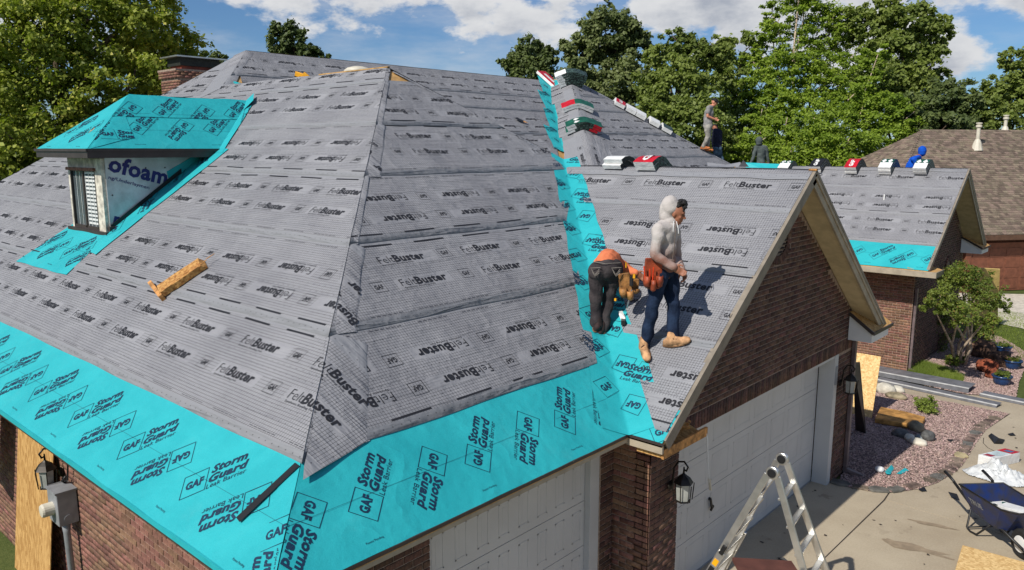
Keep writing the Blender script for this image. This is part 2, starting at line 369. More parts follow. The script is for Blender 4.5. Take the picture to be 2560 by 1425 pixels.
def felt(plane,quad,t0,inv,phase,near=True,n=16,label=None,res=.12,patch=False):
    """one course of underlayment: quad=(bl,br,tr,tl) in plane (s,t)"""
    q=np.array(quad,float); L=max(np.linalg.norm(q[1]-q[0]),np.linalg.norm(q[2]-q[3])); nx=max(4,int(L/res)); ny=9
    uu=np.linspace(0,1,nx+1); vv=np.concatenate([[0],np.linspace(0,1,ny)])
    U,V_=np.meshgrid(uu,vv); st=(q[0]*(1-U)[...,None]+q[1]*U[...,None])*(1-V_)[...,None]+(q[3]*(1-U)[...,None]+q[2]*U[...,None])*V_[...,None]
    st[...,1]+=np.where(V_<.05,1,0)*.006*np.sin(st[...,0]*3.1+t0*5)+0
    hh=lambda s_: .0015+.009*(1-np.clip((s_[...,1]-t0)/SHW,0,1))+.0018*np.exp(-((s_[...,1]-t0)/.05)**2)*(1+np.sin(s_[...,0]*4+t0))
    h=hh(st); h[0]=-.004
    P=plane.at(st,h).reshape(-1,3); W=nx+1; idx=np.arange(len(P)).reshape(len(vv),W)
    F=np.stack([idx[:-1,:-1],idx[:-1,1:],idx[1:,1:],idx[1:,:-1]],-1).reshape(-1,4)
    s_,t_=st[...,0],st[...,1]-t0
    uv=np.stack([(phase-s_) if inv else (s_-phase),(SHW-t_) if inv else t_],-1).reshape(-1,2)
    o=np_obj('roofing_felt',P,F,M_felt,HOUSE,uv=uv,smooth=True)
    if label: o['label']=label
    T,B,Fi=felt_layout(n,near); smin=q[:,0].min(); smax=q[:,0].max()
    def put(A):
        if inv: A=np.stack([phase-A[...,0],t0+SHW-A[...,1]],-1); 
        else: A=np.stack([phase+A[...,0],t0+A[...,1]],-1)
        A=A[(A[...,0].max(1)>smin)&(A[...,0].min(1)<smax)]
        return clip_tris(A,q+0)
    sh=1.25*math.ceil(((phase-smin) if not inv else (smax-phase))/1.25+1)
    A=put(T-[sh,0]); B_=put(np.concatenate([B-[sh,0]])) ; F_=put(Fi-[sh,0]) if near else []
    hp=lambda s2: hh(s2)+.0035
    print_mesh('printed_lettering',np.concatenate([A,B_]),plane,hp,M_print,o)
    if near and len(F_): print_mesh('fine_print',F_,plane,hp,M_fine,o)
    return o
rj=lambda k: RNG.uniform(-k,k)
# left (south) face
for k,(t0,inv,ph) in enumerate(((.9,False,-2.73),(2.05,True,-2.75),(3.2,False,-2.6),(4.36,True,-3.1),(5.5,False,-3.6))):
    t1=t0+SHW; 
    felt(PL,((x2-b+t0/SL,t0),(-t0/SL+.02,t0),(-t1/SL+.02,t1),(x2-b+t1/SL,t1)),t0,inv,ph,near=k<4,n=20)
t0=6.65; tr=a*SL; felt(PL,((x2-b+t0/SL,t0),(-t0/SL,t0),(-tr/SL,tr),(x2-b+tr/SL,tr)),t0,True,-4.4,near=False,n=20)
t1=b*SL; felt(PL,((x2-b+tr/SL,tr-.02),(xQ,tr-.02),(x2,t1),(x2-.02,t1)),tr-.4,False,-5.,near=False,n=20)
# right (east) hip end of the front wing
vx=lambda t: (g-wg)+(t/SL)*p/p1          # valley position along the eave for slope distance t
for k,(t0,inv,ph) in enumerate(((.9,True,3.07),(2.05,False,2.85),(3.22,True,3.9),(4.38,False,3.45),(5.5,True,5.4))):
    t1=min(t0+SHW,a*SL-.02); tv=min(t0,3.65*SL)
    if t0<4.3: rb=vx(t0)-.26+rj(.03); rt=vx(t1)-.22+rj(.03)
    else: rb=2*a-t0/SL; rt=2*a-t1/SL
    if 3<t0<4.3: rt=2*a-t1/SL-.02
    felt(PR,((t0/SL,t0),(rb,t0),(rt,t1),(t1/SL,t1)),t0,inv,ph,near=True,n=12)
# far east face of the main hip
for k,t0 in enumerate((3.3,4.45,5.6,6.75,7.5)):
    t1=min(t0+SHW,b*SL-.01); z_=lambda t: ze+p*t/SL
    lb=lambda t:( b-(z_(t)-z2)/-p if z_(t)>zr else a+(zr-z_(t))/p) ; lbt=lambda t: (b-(z2-z_(t))/p) if z_(t)>zr else a+(zr-z_(t))/p
    rb=lambda t: y3-(z2-z_(t))/p-.25
    felt(PF,((lbt(t0),t0),(rb(t0),t0),(rb(t1)+rj(.05),t1),(lbt(t1),t1)),t0,k%2==0,9.1+.4*k,near=False,n=14)
# east face of the back wing
for k,t0 in enumerate((2.2,3.35,4.5,5.65,6.8,7.6)):
    t1=min(t0+SHW,(z3-ze)/p*SL-.01); zz_=lambda t:(z3-(ze+p*t/SL))/p
    felt(P3X,((y3-zz_(t0),t0),(y3+zz_(t0),t0),(y3+zz_(t1),t1),(y3-zz_(t1),t1)),t0,k%2==1,16.2+.5*k,near=False,n=16)
# narrow south face of the back wing: felt pieces laid square to the hip
hd=np.array([1,-1,-p])/math.sqrt(2+p*p); nS=np.array([0,-p,1])/SL; pd=np.cross(nS,hd); pd=pd if pd[0]<0 else -pd
PH=Plane((x3,y3,z3),-pd,-hd)          # s towards hip, t up the hip
if PH.N[2]<0: PH=Plane((x3,y3,z3),pd,-hd)
sg=1 if np.dot(PH.S,pd)>0 else -1
for k in range(8):
    ta=-9.2+k*1.12; tb=ta+1.2; wl=lambda t: .98 if t<-1.2 else .7
    qd=((0,ta),(sg*(.62+.1*(k%2)),ta),(sg*(.64),min(tb,0)),(0,min(tb,0)))
    if sg<0: qd=(qd[1],qd[0],qd[3],qd[2])
    felt(PH,qd,ta,k%2==0,.3,near=False,n=3)
# front cross gable and second gable
gv=lambda t: -(t/SG)*p1/p
for k,(t0,inv,ph) in enumerate(((.13,True,.72),(1.28,False,-.62),(2.42,True,.1),(3.52,False,-1.93))):
    t1=min(t0+SHW,4.36); felt(PG,((gv(t0)+.36-.05*k+rj(.03),t0),(xg-.02,t0),(xg-.02,t1),(gv(t1)+.31-.05*k+rj(.03),t1)),t0,inv,ph,n=6)
for k,(t0,inv) in enumerate(((.86,False),(1.95,True),(3.0,False))):
    t1=min(t0+SHW,w2*S2-.01); felt(PG2,((-6.5,t0),(xg2-.02,t0),(xg2-.02,t1),(-7.5,t1)),t0,inv,-1.4 if not inv else -.9,near=True,n=8)
# back slope strips that cap the two gable ridges
def flap(name,pl,quad,mat=M_felt,h=.012,n=8):
    q=np.array(quad,float); u=np.linspace(0,1,n*2); v_=np.linspace(0,1,n)
    U,V_=np.meshgrid(u,v_); st=(q[0]*(1-U)[...,None]+q[1]*U[...,None])*(1-V_)[...,None]+(q[3]*(1-U)[...,None]+q[2]*U[...,None])*V_[...,None]
    P=pl.at(st,np.full(st.shape[:2],h)).reshape(-1,3); W=len(u); idx=np.arange(len(P)).reshape(len(v_),W)
    F=np.stack([idx[:-1,:-1],idx[:-1,1:],idx[1:,1:],idx[1:,:-1]],-1).reshape(-1,4)
    return np_obj(name,P,F,mat,HOUSE,uv=st.reshape(-1,2)-[0,st[...,1].min()],smooth=True)
PGb=Plane((0,g+wg,ze),(-1,0,0),(0,-1,p1)); PG2b=Plane((0,g2+w2,ze),(-1,0,0),(0,-1,p2))
flap('roofing_felt',PGb,((-xg,0),(3.6,0),(3.7,wg*SG),(-xg,wg*SG))); flap('roofing_felt',PG2b,((-xg2,0),(7,0),(7.5,w2*S2),(-xg2,w2*S2)))
PB=Plane((0,2*a,ze),(-1,0,0),(0,-1,p)); flap('roofing_felt',PB,((.0,0),(5.2,0),(-xQ,a*SL),(a,a*SL)))
PW=Plane((x2-b,0,ze),(0,-1,0),(1,0,p)); flap('roofing_felt',PW,((-19.5,0),(0,0),(-b,b*SL),(-y3,b*SL)))
P3b=Plane((0,hc[1],ze),(-1,0,0),(0,-1,p)); flap('roofing_felt',P3b,((-hc[0],0),(22,0),(22,(z3-ze)/p*SL),(-x3,(z3-ze)/p*SL)))

# folded sheets wrapping a hip: unfold frame = hip line
def fold(planeA,planeB,A,B_,nm='hip_wrap'):
    """frame with origin A, t axis A->B; s<0 lies on planeA, s>0 on planeB"""
    A=np.array(A,float);B_=np.array(B_,float); T=(B_-A)/np.linalg.norm(B_-A)
    sA=np.cross(T,planeA.N); sB=np.cross(T,planeB.N)
    return A,T,sA,sB
class Fold:
    def __init__(s,pa,pb,A,B_,wa,wb):
        A=np.array(A,float);B_=np.array(B_,float); s.O=A; s.T=(B_-A)/np.linalg.norm(B_-A); s.pa,s.pb=pa,pb
        ca=np.cross(s.T,pa.N); cb=np.cross(s.T,pb.N); s.da=ca*(1 if ca@wa>0 else -1); s.db=cb*(1 if cb@wb>0 else -1)   # unit vectors away from the line
        s.N=(pa.N+pb.N)/np.linalg.norm(pa.N+pb.N)
    def at(s,st,h=0.,wob=1.):
        st=np.asarray(st,float); ss=st[...,0:1]; r=.03; f=lambda q:(q+np.sqrt(q*q+r*r))/2
        P=s.O+st[...,1:2]*s.T+f(-ss)*s.da+f(ss)*s.db
        w=np.clip(ss/r*.5+.5,0,1); n=s.pa.N*(1-w)+s.pb.N*w; x,y,z=P[...,0],P[...,1],P[...,2]
        wv=.0035*np.sin(2.3*x+1.1*y+.7)*np.sin(1.9*y-.8*x)+.003*np.sin(5.1*x-3.7*y+1.3*z)+.0022*np.sin(9.2*y+6.3*x)+.0075
        h=np.asarray(h,float); return P+(wv+h)[...,None]*n
def fold_sheet(name,fd,quad,mat,h=.02,parent=None,uvoff=(0,0),uvrot=0.,prints=None,pmat=None,ny=None,lift=None,uvfn=None):
    q=np.array(quad,float); L=np.linalg.norm(q[3]-q[0]); ny=ny or max(4,int(L/.12)); nx=14
    u=np.linspace(0,1,nx); v_=np.linspace(0,1,ny); U,V_=np.meshgrid(u,v_)
    st=(q[0]*(1-U)[...,None]+q[1]*U[...,None])*(1-V_)[...,None]+(q[3]*(1-U)[...,None]+q[2]*U[...,None])*V_[...,None]
    for row in st:
        if row[0,0]<-.03 and row[-1,0]>.06:
            k0=int(np.argmin(np.abs(row[:,0])));k0=min(max(k0,2),nx-3); row[k0,0]=0; row[k0-1,0]=-.025; row[k0+1,0]=.025; row[1:k0-1,0]=np.linspace(row[0,0],-.025,k0)[1:-1]; row[k0+2:-1,0]=np.linspace(.025,row[-1,0],nx-1-k0)[1:-1]
    st[...,0]+=.009*np.sin(st[...,1]*9+q[0][1])*(np.abs(U*2-1)>.9); hb_edge=np.where(U>.93,-.008,0)*(1 if mat is M_felt else 0)

    hb_=np.full(st.shape[:2],h)+hb_edge
    if lift is not None: hb_=hb_+lift(st)
    P=fd.at(st,hb_).reshape(-1,3); idx=np.arange(len(P)).reshape(ny,nx)
    F=np.stack([idx[:-1,:-1],idx[:-1,1:],idx[1:,1:],idx[1:,:-1]],-1).reshape(-1,4)
    c,s_=math.cos(uvrot),math.sin(uvrot); f=st.reshape(-1,2); uv=np.stack([f[:,0]*c-f[:,1]*s_+uvoff[0],f[:,0]*s_+f[:,1]*c+uvoff[1]],-1)
    if uvfn is not None: uv=uvfn(f)
    o=np_obj(name,P,F,mat,parent or HOUSE,uv=uv,smooth=True)
    if prints is not None:
        A=clip_tris(prints,q)
        if len(A):
            hh=(lambda s2: h+.004+(lift(s2) if lift is not None else 0)); Pp=fd.at(A.reshape(-1,2),hh(A.reshape(-1,2))*np.ones(len(A)*3)); np_obj('printed_lettering',Pp,np.arange(len(Pp)).reshape(-1,3),pmat,o)
    return o
# hip wraps between south and east faces of the front wing: each course laps round the hip
FH=Fold(PL,PR,(0,0,ze),(-a,a,zr),np.array([-1.,-1,0]),np.array([1.,1,0]))
HL=math.sqrt(2*a*a+(zr-ze)**2); ang=math.atan2(SL,1.0)  # angle of hip within a face
SOUTH=((.9,False,-2.73),(2.05,True,-2.75),(3.2,False,-2.6),(4.36,True,-3.1),(5.5,False,-3.6),(6.65,True,-4.4))
TH=math.atan2(1.0,SL)
for k,(t0,inv,ph) in enumerate(SOUTH):
    sc_=HL/(a*SL); tl=t0*sc_; tu=min((t0+1.19)*sc_,HL-.02); wr=(.50,.24,.10,.20,.10,.06)[k]
    A_=felt_layout(5,True)[0]
    Q=np.stack([ph-A_[...,0],t0+SHW-A_[...,1]],-1) if inv else np.stack([ph+A_[...,0],t0+A_[...,1]],-1)
    if inv: Q=Q+[1.25*2,0]
    Q=rot2(Q,-TH)
    def uvf(f,t0=t0,inv=inv,ph=ph):
        g_=rot2(f,TH); return np.stack([ph-g_[:,0],SHW-(g_[:,1]-t0)],-1) if inv else np.stack([g_[:,0]-ph,g_[:,1]-t0],-1)
    if k==0: qd=((.035,tl-.17),(.50,tl+.40),(.36,tu),(-.02,tu)); lift=lambda st,tl=tl: .028*np.exp(-((st[...,1]-tl+.1)/.22)**2)
    else: qd=((-.02,tl+.0),(wr,tl+wr*.7),(wr*.7,tu),(-.02,tu)); lift=None
    fold_sheet('roofing_felt',FH,qd,M_felt,.0155,prints=Q,pmat=M_print,lift=lift,uvfn=uvf)
FH2=Fold(PR,PB,(-a,a,zr),(0,2*a,ze),np.array([1.,-1,0]),np.array([-1.,1,0])); fold_sheet('roofing_felt',FH2,((-.08,.1),(.2,.1),(.2,5.),(-.08,5.)),M_felt,.009,uvoff=(.3,.3))
FH3=Fold(PH,P3X,(x3,y3,z3),hb,np.array([-1.,-1,0]),np.array([1.,1,0])); fold_sheet('roofing_felt',FH3,((-.3,.0),(.25,.0),(.25,6.5),(-.3,6.5)),M_felt,.016,uvoff=(.3,.3))
FH4=Fold(P3X,P3b,(x3,y3,z3),hc,np.array([1.,-1,0]),np.array([-1.,1,0])); fold_sheet('roofing_felt',FH4,((-.12,.0),(.2,.0),(.2,7.5),(-.12,7.5)),M_felt,.016,uvoff=(.3,.3))
FH5=Fold(PL,PF,(x2,b,z2),(xQ,a,zr),np.array([-1.,-1,0]),np.array([1.,1,0])); fold_sheet('roofing_felt',FH5,((-.3,.0),(.15,.0),(.15,2.1),(-.6,2.1)),M_felt,.016,uvoff=(.3,.3))
FH6=Fold(PG,PGb,(xg,g,zg),(-3.7,g,zg),np.array([0.,-1,0]),np.array([0.,1,0])); fold_sheet('roofing_felt',FH6,((-.22,.02),(.2,.02),(.2,4.),(-.22,4.)),M_felt,.017,uvoff=(.5,.2),uvrot=math.pi/2)
FH7=Fold(PG2,PG2b,(xg2,g2,zg2),(-7.5,g2,zg2),np.array([0.,-1,0]),np.array([0.,1,0])); fold_sheet('roofing_felt',FH7,((-.16,.02),(.2,.02),(.2,6.6),(-.16,6.6)),M_felt,.017,uvoff=(.5,.2),uvrot=math.pi/2)
# bare timber along the front wing's ridge
rb_=MB(); rb_.beam((-a+.03,a,zr+.018),(-7.6,a,zr+.012),.05,.018); rb_.build('ridge_board',M_ply,HOUSE)

# ---- teal leak barrier -------------------------------------------------
def storm_layout(n,per=1.22,s0=0.,tA=.52,tB=.39):
    """GAF diamonds with Storm Guard / Leak Barrier lettering at 45 degrees, alternating up and down"""
    u=[frame(-.12,-.12,.12,.12,.006),word('GAF',-.085,-.035,.17,.075,.045),word('Storm',.15,.035,.34,.078,.04,.25),word('Guard',.14,-.062,.37,.078,.04,.25),word('Leak Barrier',.13,-.122,.37,.045,0.,.1)]
    U=np.concatenate(u); out=[]
    for k in range(n):
        out.append(rot2(U,math.pi/4+math.pi,s0+k*per,tA)); out.append(rot2(U,math.pi/4,s0+k*per+.44,tB))
        out.append(word('Patent Pending',s0+k*per+.25,.09,.16,.018)); 
    out.append(rect(s0-1,.4565,s0+n*per,.459))
    return np.concatenate(out)
def barrier(plane,quad,layout,h=.004,parent=None,rot=0,off=(0,0),label=None,lift=None,name='leak_barrier'):
    q=np.array(quad,float); L=max(np.linalg.norm(q[1]-q[0]),np.linalg.norm(q[3]-q[0])); nx=max(3,int(np.linalg.norm(q[1]-q[0])/.12)); ny=max(3,int(np.linalg.norm(q[3]-q[0])/.12))
    u=np.linspace(0,1,nx+1); v_=np.linspace(0,1,ny+1); U,V_=np.meshgrid(u,v_)
    st=(q[0]*(1-U)[...,None]+q[1]*U[...,None])*(1-V_)[...,None]+(q[3]*(1-U)[...,None]+q[2]*U[...,None])*V_[...,None]
    st[0,:,1]+=.006*np.sin(st[0,:,0]*7)*(q[0][1]>.01); st[-1,:,1]+=.010*np.sin(st[-1,:,0]*4.3)+.006*np.sin(st[-1,:,0]*11)
    hh=lambda s_: h+(lift(s_) if lift is not None else 0)+0*s_[...,0]
    P=plane.at(st,hh(st)).reshape(-1,3); idx=np.arange(len(P)).reshape(ny+1,nx+1)
    F=np.stack([idx[:-1,:-1],idx[:-1,1:],idx[1:,1:],idx[1:,:-1]],-1).reshape(-1,4)
    o=np_obj(name,P,F,M_teal,parent or HOUSE,smooth=True)
    A=clip_tris(layout,q)
    if len(A): print_mesh('printed_lettering',A,plane,lambda s2: hh(s2)+.003,M_navy,o)
    return o
barrier(PL,((x2-b,0),(0,0),(-.95/SL,.95),(x2-b+.95/SL,.95)),storm_layout(18,s0=-2.08-1.22*15),.0)
barrier(PR,((0,0),(g-wg,0),(g-wg+.6,.95),(.95/SL,.95)),storm_layout(6,s0=.575-1.22),.0)
barrier(PG2,((-5,0),(xg2,0),(xg2,.95),(-5,.95)),storm_layout(6,s0=-6.2),.0)
barrier(PG,((-.02,0),(xg,0),(xg,.42),(-.30,.42)),rot2(storm_layout(2,s0=-.2),0,.1,-.25),.002)
# hip cap piece over the bottom corner plus the black tape strip
U_=np.concatenate([word('Storm',.15,.035,.34,.078,.04,.25),word('Guard',.14,-.062,.37,.078,.04,.25),word('Leak Barrier',.13,-.122,.37,.045,0.,.1)])
fold_sheet('leak_barrier',FH,((-.34,.05),(.0,-.0),(.02,1.75),(-.03,1.75)),M_teal,.004,prints=rot2(U_,math.radians(93),-.10,-.08),pmat=M_navy)
tp=np.array([(-0.888,0.272,2.654),(-0.815,0.260,2.645),(-0.707,0.713,2.972),(-0.776,0.719,2.977)])+PL.N*.020; np_obj('tape_strip',tp,[[0,1,2,3]],M_black,HOUSE)
# turned-down drip edge of the barrier at the eaves, fascia and soffit
eav=MB(); eav.b2((x2-b,-.012,ze-.035),(.012,.004,ze+.012)); eav.build('leak_barrier',M_teal,HOUSE)
eav=MB(); eav.b2((-.004,0,ze-.024),(.014,g-wg,ze+.006)); eav.b2((.0,g-wg-.012,ze-.02),(xg+.012,g-wg+.004,ze+.008)); eav.build('drip_edge',M_dark,HOUSE)
fs=MB(); fs.b2((x2-b,.004,ze-.07),(-.03,.03,ze-.037)); fs.build('fascia',M_dark,HOUSE)
fs=MB(); fs.b2((-.032,.0,ze-.085),(-.004,g-wg,ze-.024)); fs.build('fascia',M_fascia,HOUSE,bevel=.003)
fs=MB(); fs.b2((-.03,g-wg+.0,ze-.115),(xg,g-wg+.03,ze-.024)); fs.build('fascia',M_fascia,HOUSE,bevel=.003)
sf=MB(); sf.b2((x2-b,.031,ze-.069),(-.035,.42,ze-.055)); sf.build('soffit',M_soffit,HOUSE); sf=MB(); sf.b2((-.42,.421,ze-.085),(-.034,g-wg+.03,ze-.07)); sf.build('soffit',M_soffit,HOUSE); sf=MB(); sf.b2((-.42,g-wg+.031,ze-.115),(xg-.005,g-wg+.34,ze-.10)); sf.build('soffit',M_soffit,HOUSE)
# valley between east face and cross gable
FV=Fold(PR,PG,(0,g-wg,ze),(-3.65,g,zg),np.array([0.,-1,0]),np.array([1.,0.,0]))
VL=math.sqrt(3.65**2+wg**2+(zg-ze)**2)
class ValleyFold(Fold): pass
lay=[]
Ub=np.concatenate([frame(-.12,-.12,.12,.12,.005),word('GAF',-.085,-.035,.17,.075,.045)])
for k in range(9):
    lay.append(rot2(Ub,math.radians(140),.13,.35+k*.62)); lay.append(rot2(Ub,math.radians(40),-.16,.62+k*.62))
    if k%2==0: lay.append(rot2(U_,math.radians(-38),.02,.95+k*.62))
    else: lay.append(rot2(U_,math.radians(142),-.05,.5+k*.62))
lay=np.concatenate(lay)
def valley_sheet(fd,q,prints,h=.006,**k):
    return fold_sheet('leak_barrier',fd,q,M_teal,h,prints=prints,pmat=M_navy,**k)
valley_sheet(FV,((-.34,-.03),(.44,-.03),(.36,1.6),(-.34,1.6)),lay)
valley_sheet(FV,((-.32,1.5),(.34,1.5),(.24,VL+.1),(-.22,VL+.25)),lay,.009)
FV2=Fold(PF,PH,(x2,y3,z2),e1,np.array([0.,-1,0]),np.array([1.,0.,0]))
for k in range(4): valley_sheet(FV2,((-.42-.1*(k%2),k*1.22),(.30-.04*k,k*1.22),(.38-.07*k,k*1.22+1.28),(-.30,k*1.22+1.28)),lay,.010+.002*k)
# ---------------------------------------------------------------- gable trim
def rake(x_out,x_in,yc,zc,w_,pp,tip=.0):
    for sgn in (-1,1):
        nm=Vector((0,sgn*pp,1)).normalized(); A=Vector((x_out,yc,zc)); B=Vector((x_out,yc+sgn*(w_+tip),zc-pp*(w_+tip)))
        dn=-nm; m_=MB(); th=.03
        def bar(x0,x1,d0,d1): m_.hexa([(x0,*(A+dn*d1)[1:]),(x1,*(A+dn*d1)[1:]),(x1,*(B+dn*d1)[1:]),(x0,*(B+dn*d1)[1:]),(x0,*(A+dn*d0)[1:]),(x1,*(A+dn*d0)[1:]),(x1,*(B+dn*d0)[1:]),(x0,*(B+dn*d0)[1:])])
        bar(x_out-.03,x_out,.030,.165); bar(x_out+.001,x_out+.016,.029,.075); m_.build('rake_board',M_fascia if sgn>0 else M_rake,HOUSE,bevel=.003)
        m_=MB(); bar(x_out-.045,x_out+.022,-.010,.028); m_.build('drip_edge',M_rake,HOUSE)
        m_=MB(); bar(x_in,x_out-.032,.13,.145); m_.build('soffit',M_soffit,HOUSE)
rake(xg,xw,g,zg,wg,p1,-.03); rake(xg2,-1.28,g2,zg2,w2,p2,-.03)
# wooden ridge block at the front apex
q=MB(); q.box((xg-.02,g-.02,zg+.008),(.10,.05,.022)); q.build('ridge_block',M_wood,HOUSE)

# ---------------------------------------------------------------- walls
wl=MB()
wl.b2((x2-b+.4,.42,-.5),(-.42,.62,ze-.02)); wl.build('wall',M_mortar,HOUSE)             # south wall
wl=MB(); wl.b2((-.62,.63,-.5),(-.42,1.74,ze-.02)); wl.b2((-.62,1.74,2.1),(-.42,4.22,ze-.02)); wl.b2((-.62,4.22,-.5),(-.42,4.7,ze-.02)); wl.build('wall',M_mortar,HOUSE)
wl=MB(); wl.b2((-.418,4.48,-.5),(xw-.01,4.7,ze)); wl.build('wall',M_mortar,HOUSE)      # short return beside the second door
def gable_wall(x,yl,yr,yc,zc,pp,z0,hole=None,th=.2):
    # wall in the plane x facing +X with an optional door hole (y0,y1,ztop)
    m_=MB(); zt=lambda y: zc-pp*abs(y-yc)-.18
    ys=[yl]+([hole[0],hole[1]] if hole else [])+[yc,yr]; ys=sorted(set(ys))
    for y0,y1 in zip(ys[:-1],ys[1:]):
        zb=hole[2] if hole and y0>=hole[0]-1e-6 and y1<=hole[1]+1e-6 else z0
        m_.hexa([(x-th,y0,zb),(x,y0,zb),(x,y1,zb),(x-th,y1,zb),(x-th,y0,zt(y0)),(x,y0,zt(y0)),(x,y1,zt(y1)),(x-th,y1,zt(y1))])
    return m_.build('wall',M_mortar,HOUSE)
D2=(5.0676,9.9745,2.164)
GW=gable_wall(xw-.01,4.48,10.62,g,zg,p1,-.5,D2)
wl=MB(); wl.b2((-4,10.42,-.5),(xw-.21,10.62,ze)); wl.build('wall',M_mortar,HOUSE)
wl=MB(); wl.b2((-4.2,10.62,-.6),(-4.05,19.05,ze)); wl.build('wall',M_mortar,HOUSE)
GW2=gable_wall(-1.29,19.06,23.9,g2,zg2,p2,-.7)
wl=MB(); wl.b2((-9,23.7,-.7),(-1.49,23.9,ze)); wl.build('wall',M_mortar,HOUSE)
wl=MB(); wl.b2((-4.1,19.06,-.7),(-1.49,19.26,ze)); wl.build('wall',M_mortar,HOUSE)
# brick courses ------------------------------------------------------------
BL,BH,BD,MJ=.194,.0575,.05,.0095
_bm={}
def brick_mesh(mat,L,H):
    key=(mat.name,round(L,3),round(H,3))
    if key not in _bm:
        m_=MB(); c_=.002; d=.007
        m_.add([(0,0,0),(L,0,0),(L,0,H),(0,0,H),(c_,-d,c_),(L-c_,-d,c_),(L-c_,-d,H-c_),(c_,-d,H-c_),(0,.01,0),(L,.01,0),(L,.01,H),(0,.01,H)],
               [(4,5,6,7),(0,1,5,4),(1,2,6,5),(2,3,7,6),(3,0,4,7),(8,9,1,0),(9,10,2,1),(10,11,3,2),(11,8,0,3)])
        _bm[key]=m_.mesh('brick',mat,Vector((0,0,0)))
    return _bm[key]
ALLB=[]   # (distance, wallobj, material, matrix-origin, direction, L,H)
def brick_field(wall,mat,org,dirv,s0,s1,z0,z1,inside=None,vert=False):
    org=Vector(org); d=Vector(dirv).normalized(); out=d.cross(Vector((0,0,1)))  # outward normal: d x z
    if vert: L,H=BH,BL
    else: L,H=BL,BH
    r=0; z=z0
    while z+H<=z1+.001:
        s=s0-(0 if vert else (r%2)*(L+MJ)/2)
        while s<s1-.012:
            aa,bb=max(s,s0),min(s+L,s1)
            if bb-aa>.03:
                cs=(aa+bb)/2
                if inside is None or inside(cs,z+H/2,bb-aa,H):
                    ALLB.append([0,wall,mat,org+d*aa+Vector((0,0,z)),d,out,bb-aa,H])
            s+=L+MJ
        z+=H+MJ; r+=1
yz=lambda y,z,L,H: (z+H/2<zg-p1*abs(y-g)-.15 and z+H/2<zg-p1*abs(y-L/2-g)-.14 and z+H/2<zg-p1*abs(y+L/2-g)-.14)
def in_g1(s,z,L,H):
    y=4.48+s
    if not yz(y,z,L,H): return False
    if D2[0]-L/2<y<D2[1]+L/2 and z-H/2<D2[2]: return False
    if (y-7.44)**2+(z-4.23)**2<.36**2: return False
    return True
def g1field():
    o=(xw-.01,4.48,0)
    brick_field(GW,M_brick,o,(0,1,0),0,D2[0]-4.48,-.02,2.16,in_g1); brick_field(GW,M_brick,o,(0,1,0),D2[1]-4.48,6.14,-.15,2.16,in_g1)
    brick_field(GW,M_brick,o,(0,1,0),0,6.14,2.172,2.38,in_g1,vert=True)        # soldier course over the door
    brick_field(GW,M_brick,o,(0,1,0),0,6.14,2.382,4.9,in_g1)
g1field()
WS=[o for o in HOUSE.children if o.name.startswith('wall')]
brick_field(WS[0],M_brick2,(-8.2,.42,0),(1,0,0),0,7.78,-.02,ze-.2)
brick_field(WS[1],M_brick,(-.42,.44,0),(0,1,0),0,1.3,1.3,2.24); brick_field(WS[1],M_brick,(-.42,4.24,0),(0,1,0),0,.24,-.02,2.24)
brick_field(WS[2],M_brick2,(-.42,4.48,0),(1,0,0),0,.465,-.02,ze-.2)
brick_field(GW2,M_brick2 if False else M_brick,(-1.29,19.06,0),(0,1,0),0,4.8,-.4,4.5,lambda s,z,L,H:(z+H/2<zg2-p2*abs(19.06+s-g2)-.2) and not (abs(19.06+s-22.2)<.28 and .9<z<2.35))
brick_field(WS[-1],M_brick2,(-3.6,19.06,0),(1,0,0),0,2.3,-.4,ze-.2)
for e_ in ALLB: e_[0]=(e_[3]-CAM).length
ALLB.sort(key=lambda e_:e_[0])
fw=fwd
def visible_hint(e_):
    d=e_[3]-CAM; x=d.dot(rgt)/d.dot(fwd)*1950; y=-d.dot(upv)/d.dot(fwd)*1950
    return abs(x)<1300 and abs(y)<730
cnt=0; rest={}
for e_ in ALLB:
    _,wo,mt,P,d,out,L,H=e_
    if cnt<300 and visible_hint(e_) and e_[5].dot(CAM-P)>0 and not (P.x<-.5 and P.y<2 and P.x>-1.9):
        o=bpy.data.objects.new('brick',brick_mesh(mt,L,H)); M_=Matrix((d,-out,Vector((0,0,1)))).transposed().to_4x4(); M_.translation=P+out*random.uniform(-.002,.003); o.matrix_world=M_
        COL.objects.link(o); o.parent=wo; cnt+=1
    else: rest.setdefault((wo.name,mt.name),[]).append(e_)
for (wn,mn),L_ in rest.items():
    V=[];F=[]
    for _,wo,mt,P,d,out,L,H in L_:
        k=len(V); c_=.002; P=P+out*random.uniform(-.002,.002)
        for (s,o_,z) in ((0,0,0),(L,0,0),(L,0,H),(0,0,H),(c_,.007,c_),(L-c_,.007,c_),(L-c_,.007,H-c_),(c_,.007,H-c_)): V.append(P+d*s+out*o_+Vector((0,0,z)))
        F+= [(k+4,k+5,k+6,k+7),(k,k+1,k+5,k+4),(k+1,k+2,k+6,k+5),(k+2,k+3,k+7,k+6),(k+3,k,k+4,k+7)]
    np_obj('bricks',np.array([list(v_) for v_ in V]),F,bpy.data.materials[mn],bpy.data.objects[wn],kind='stuff')
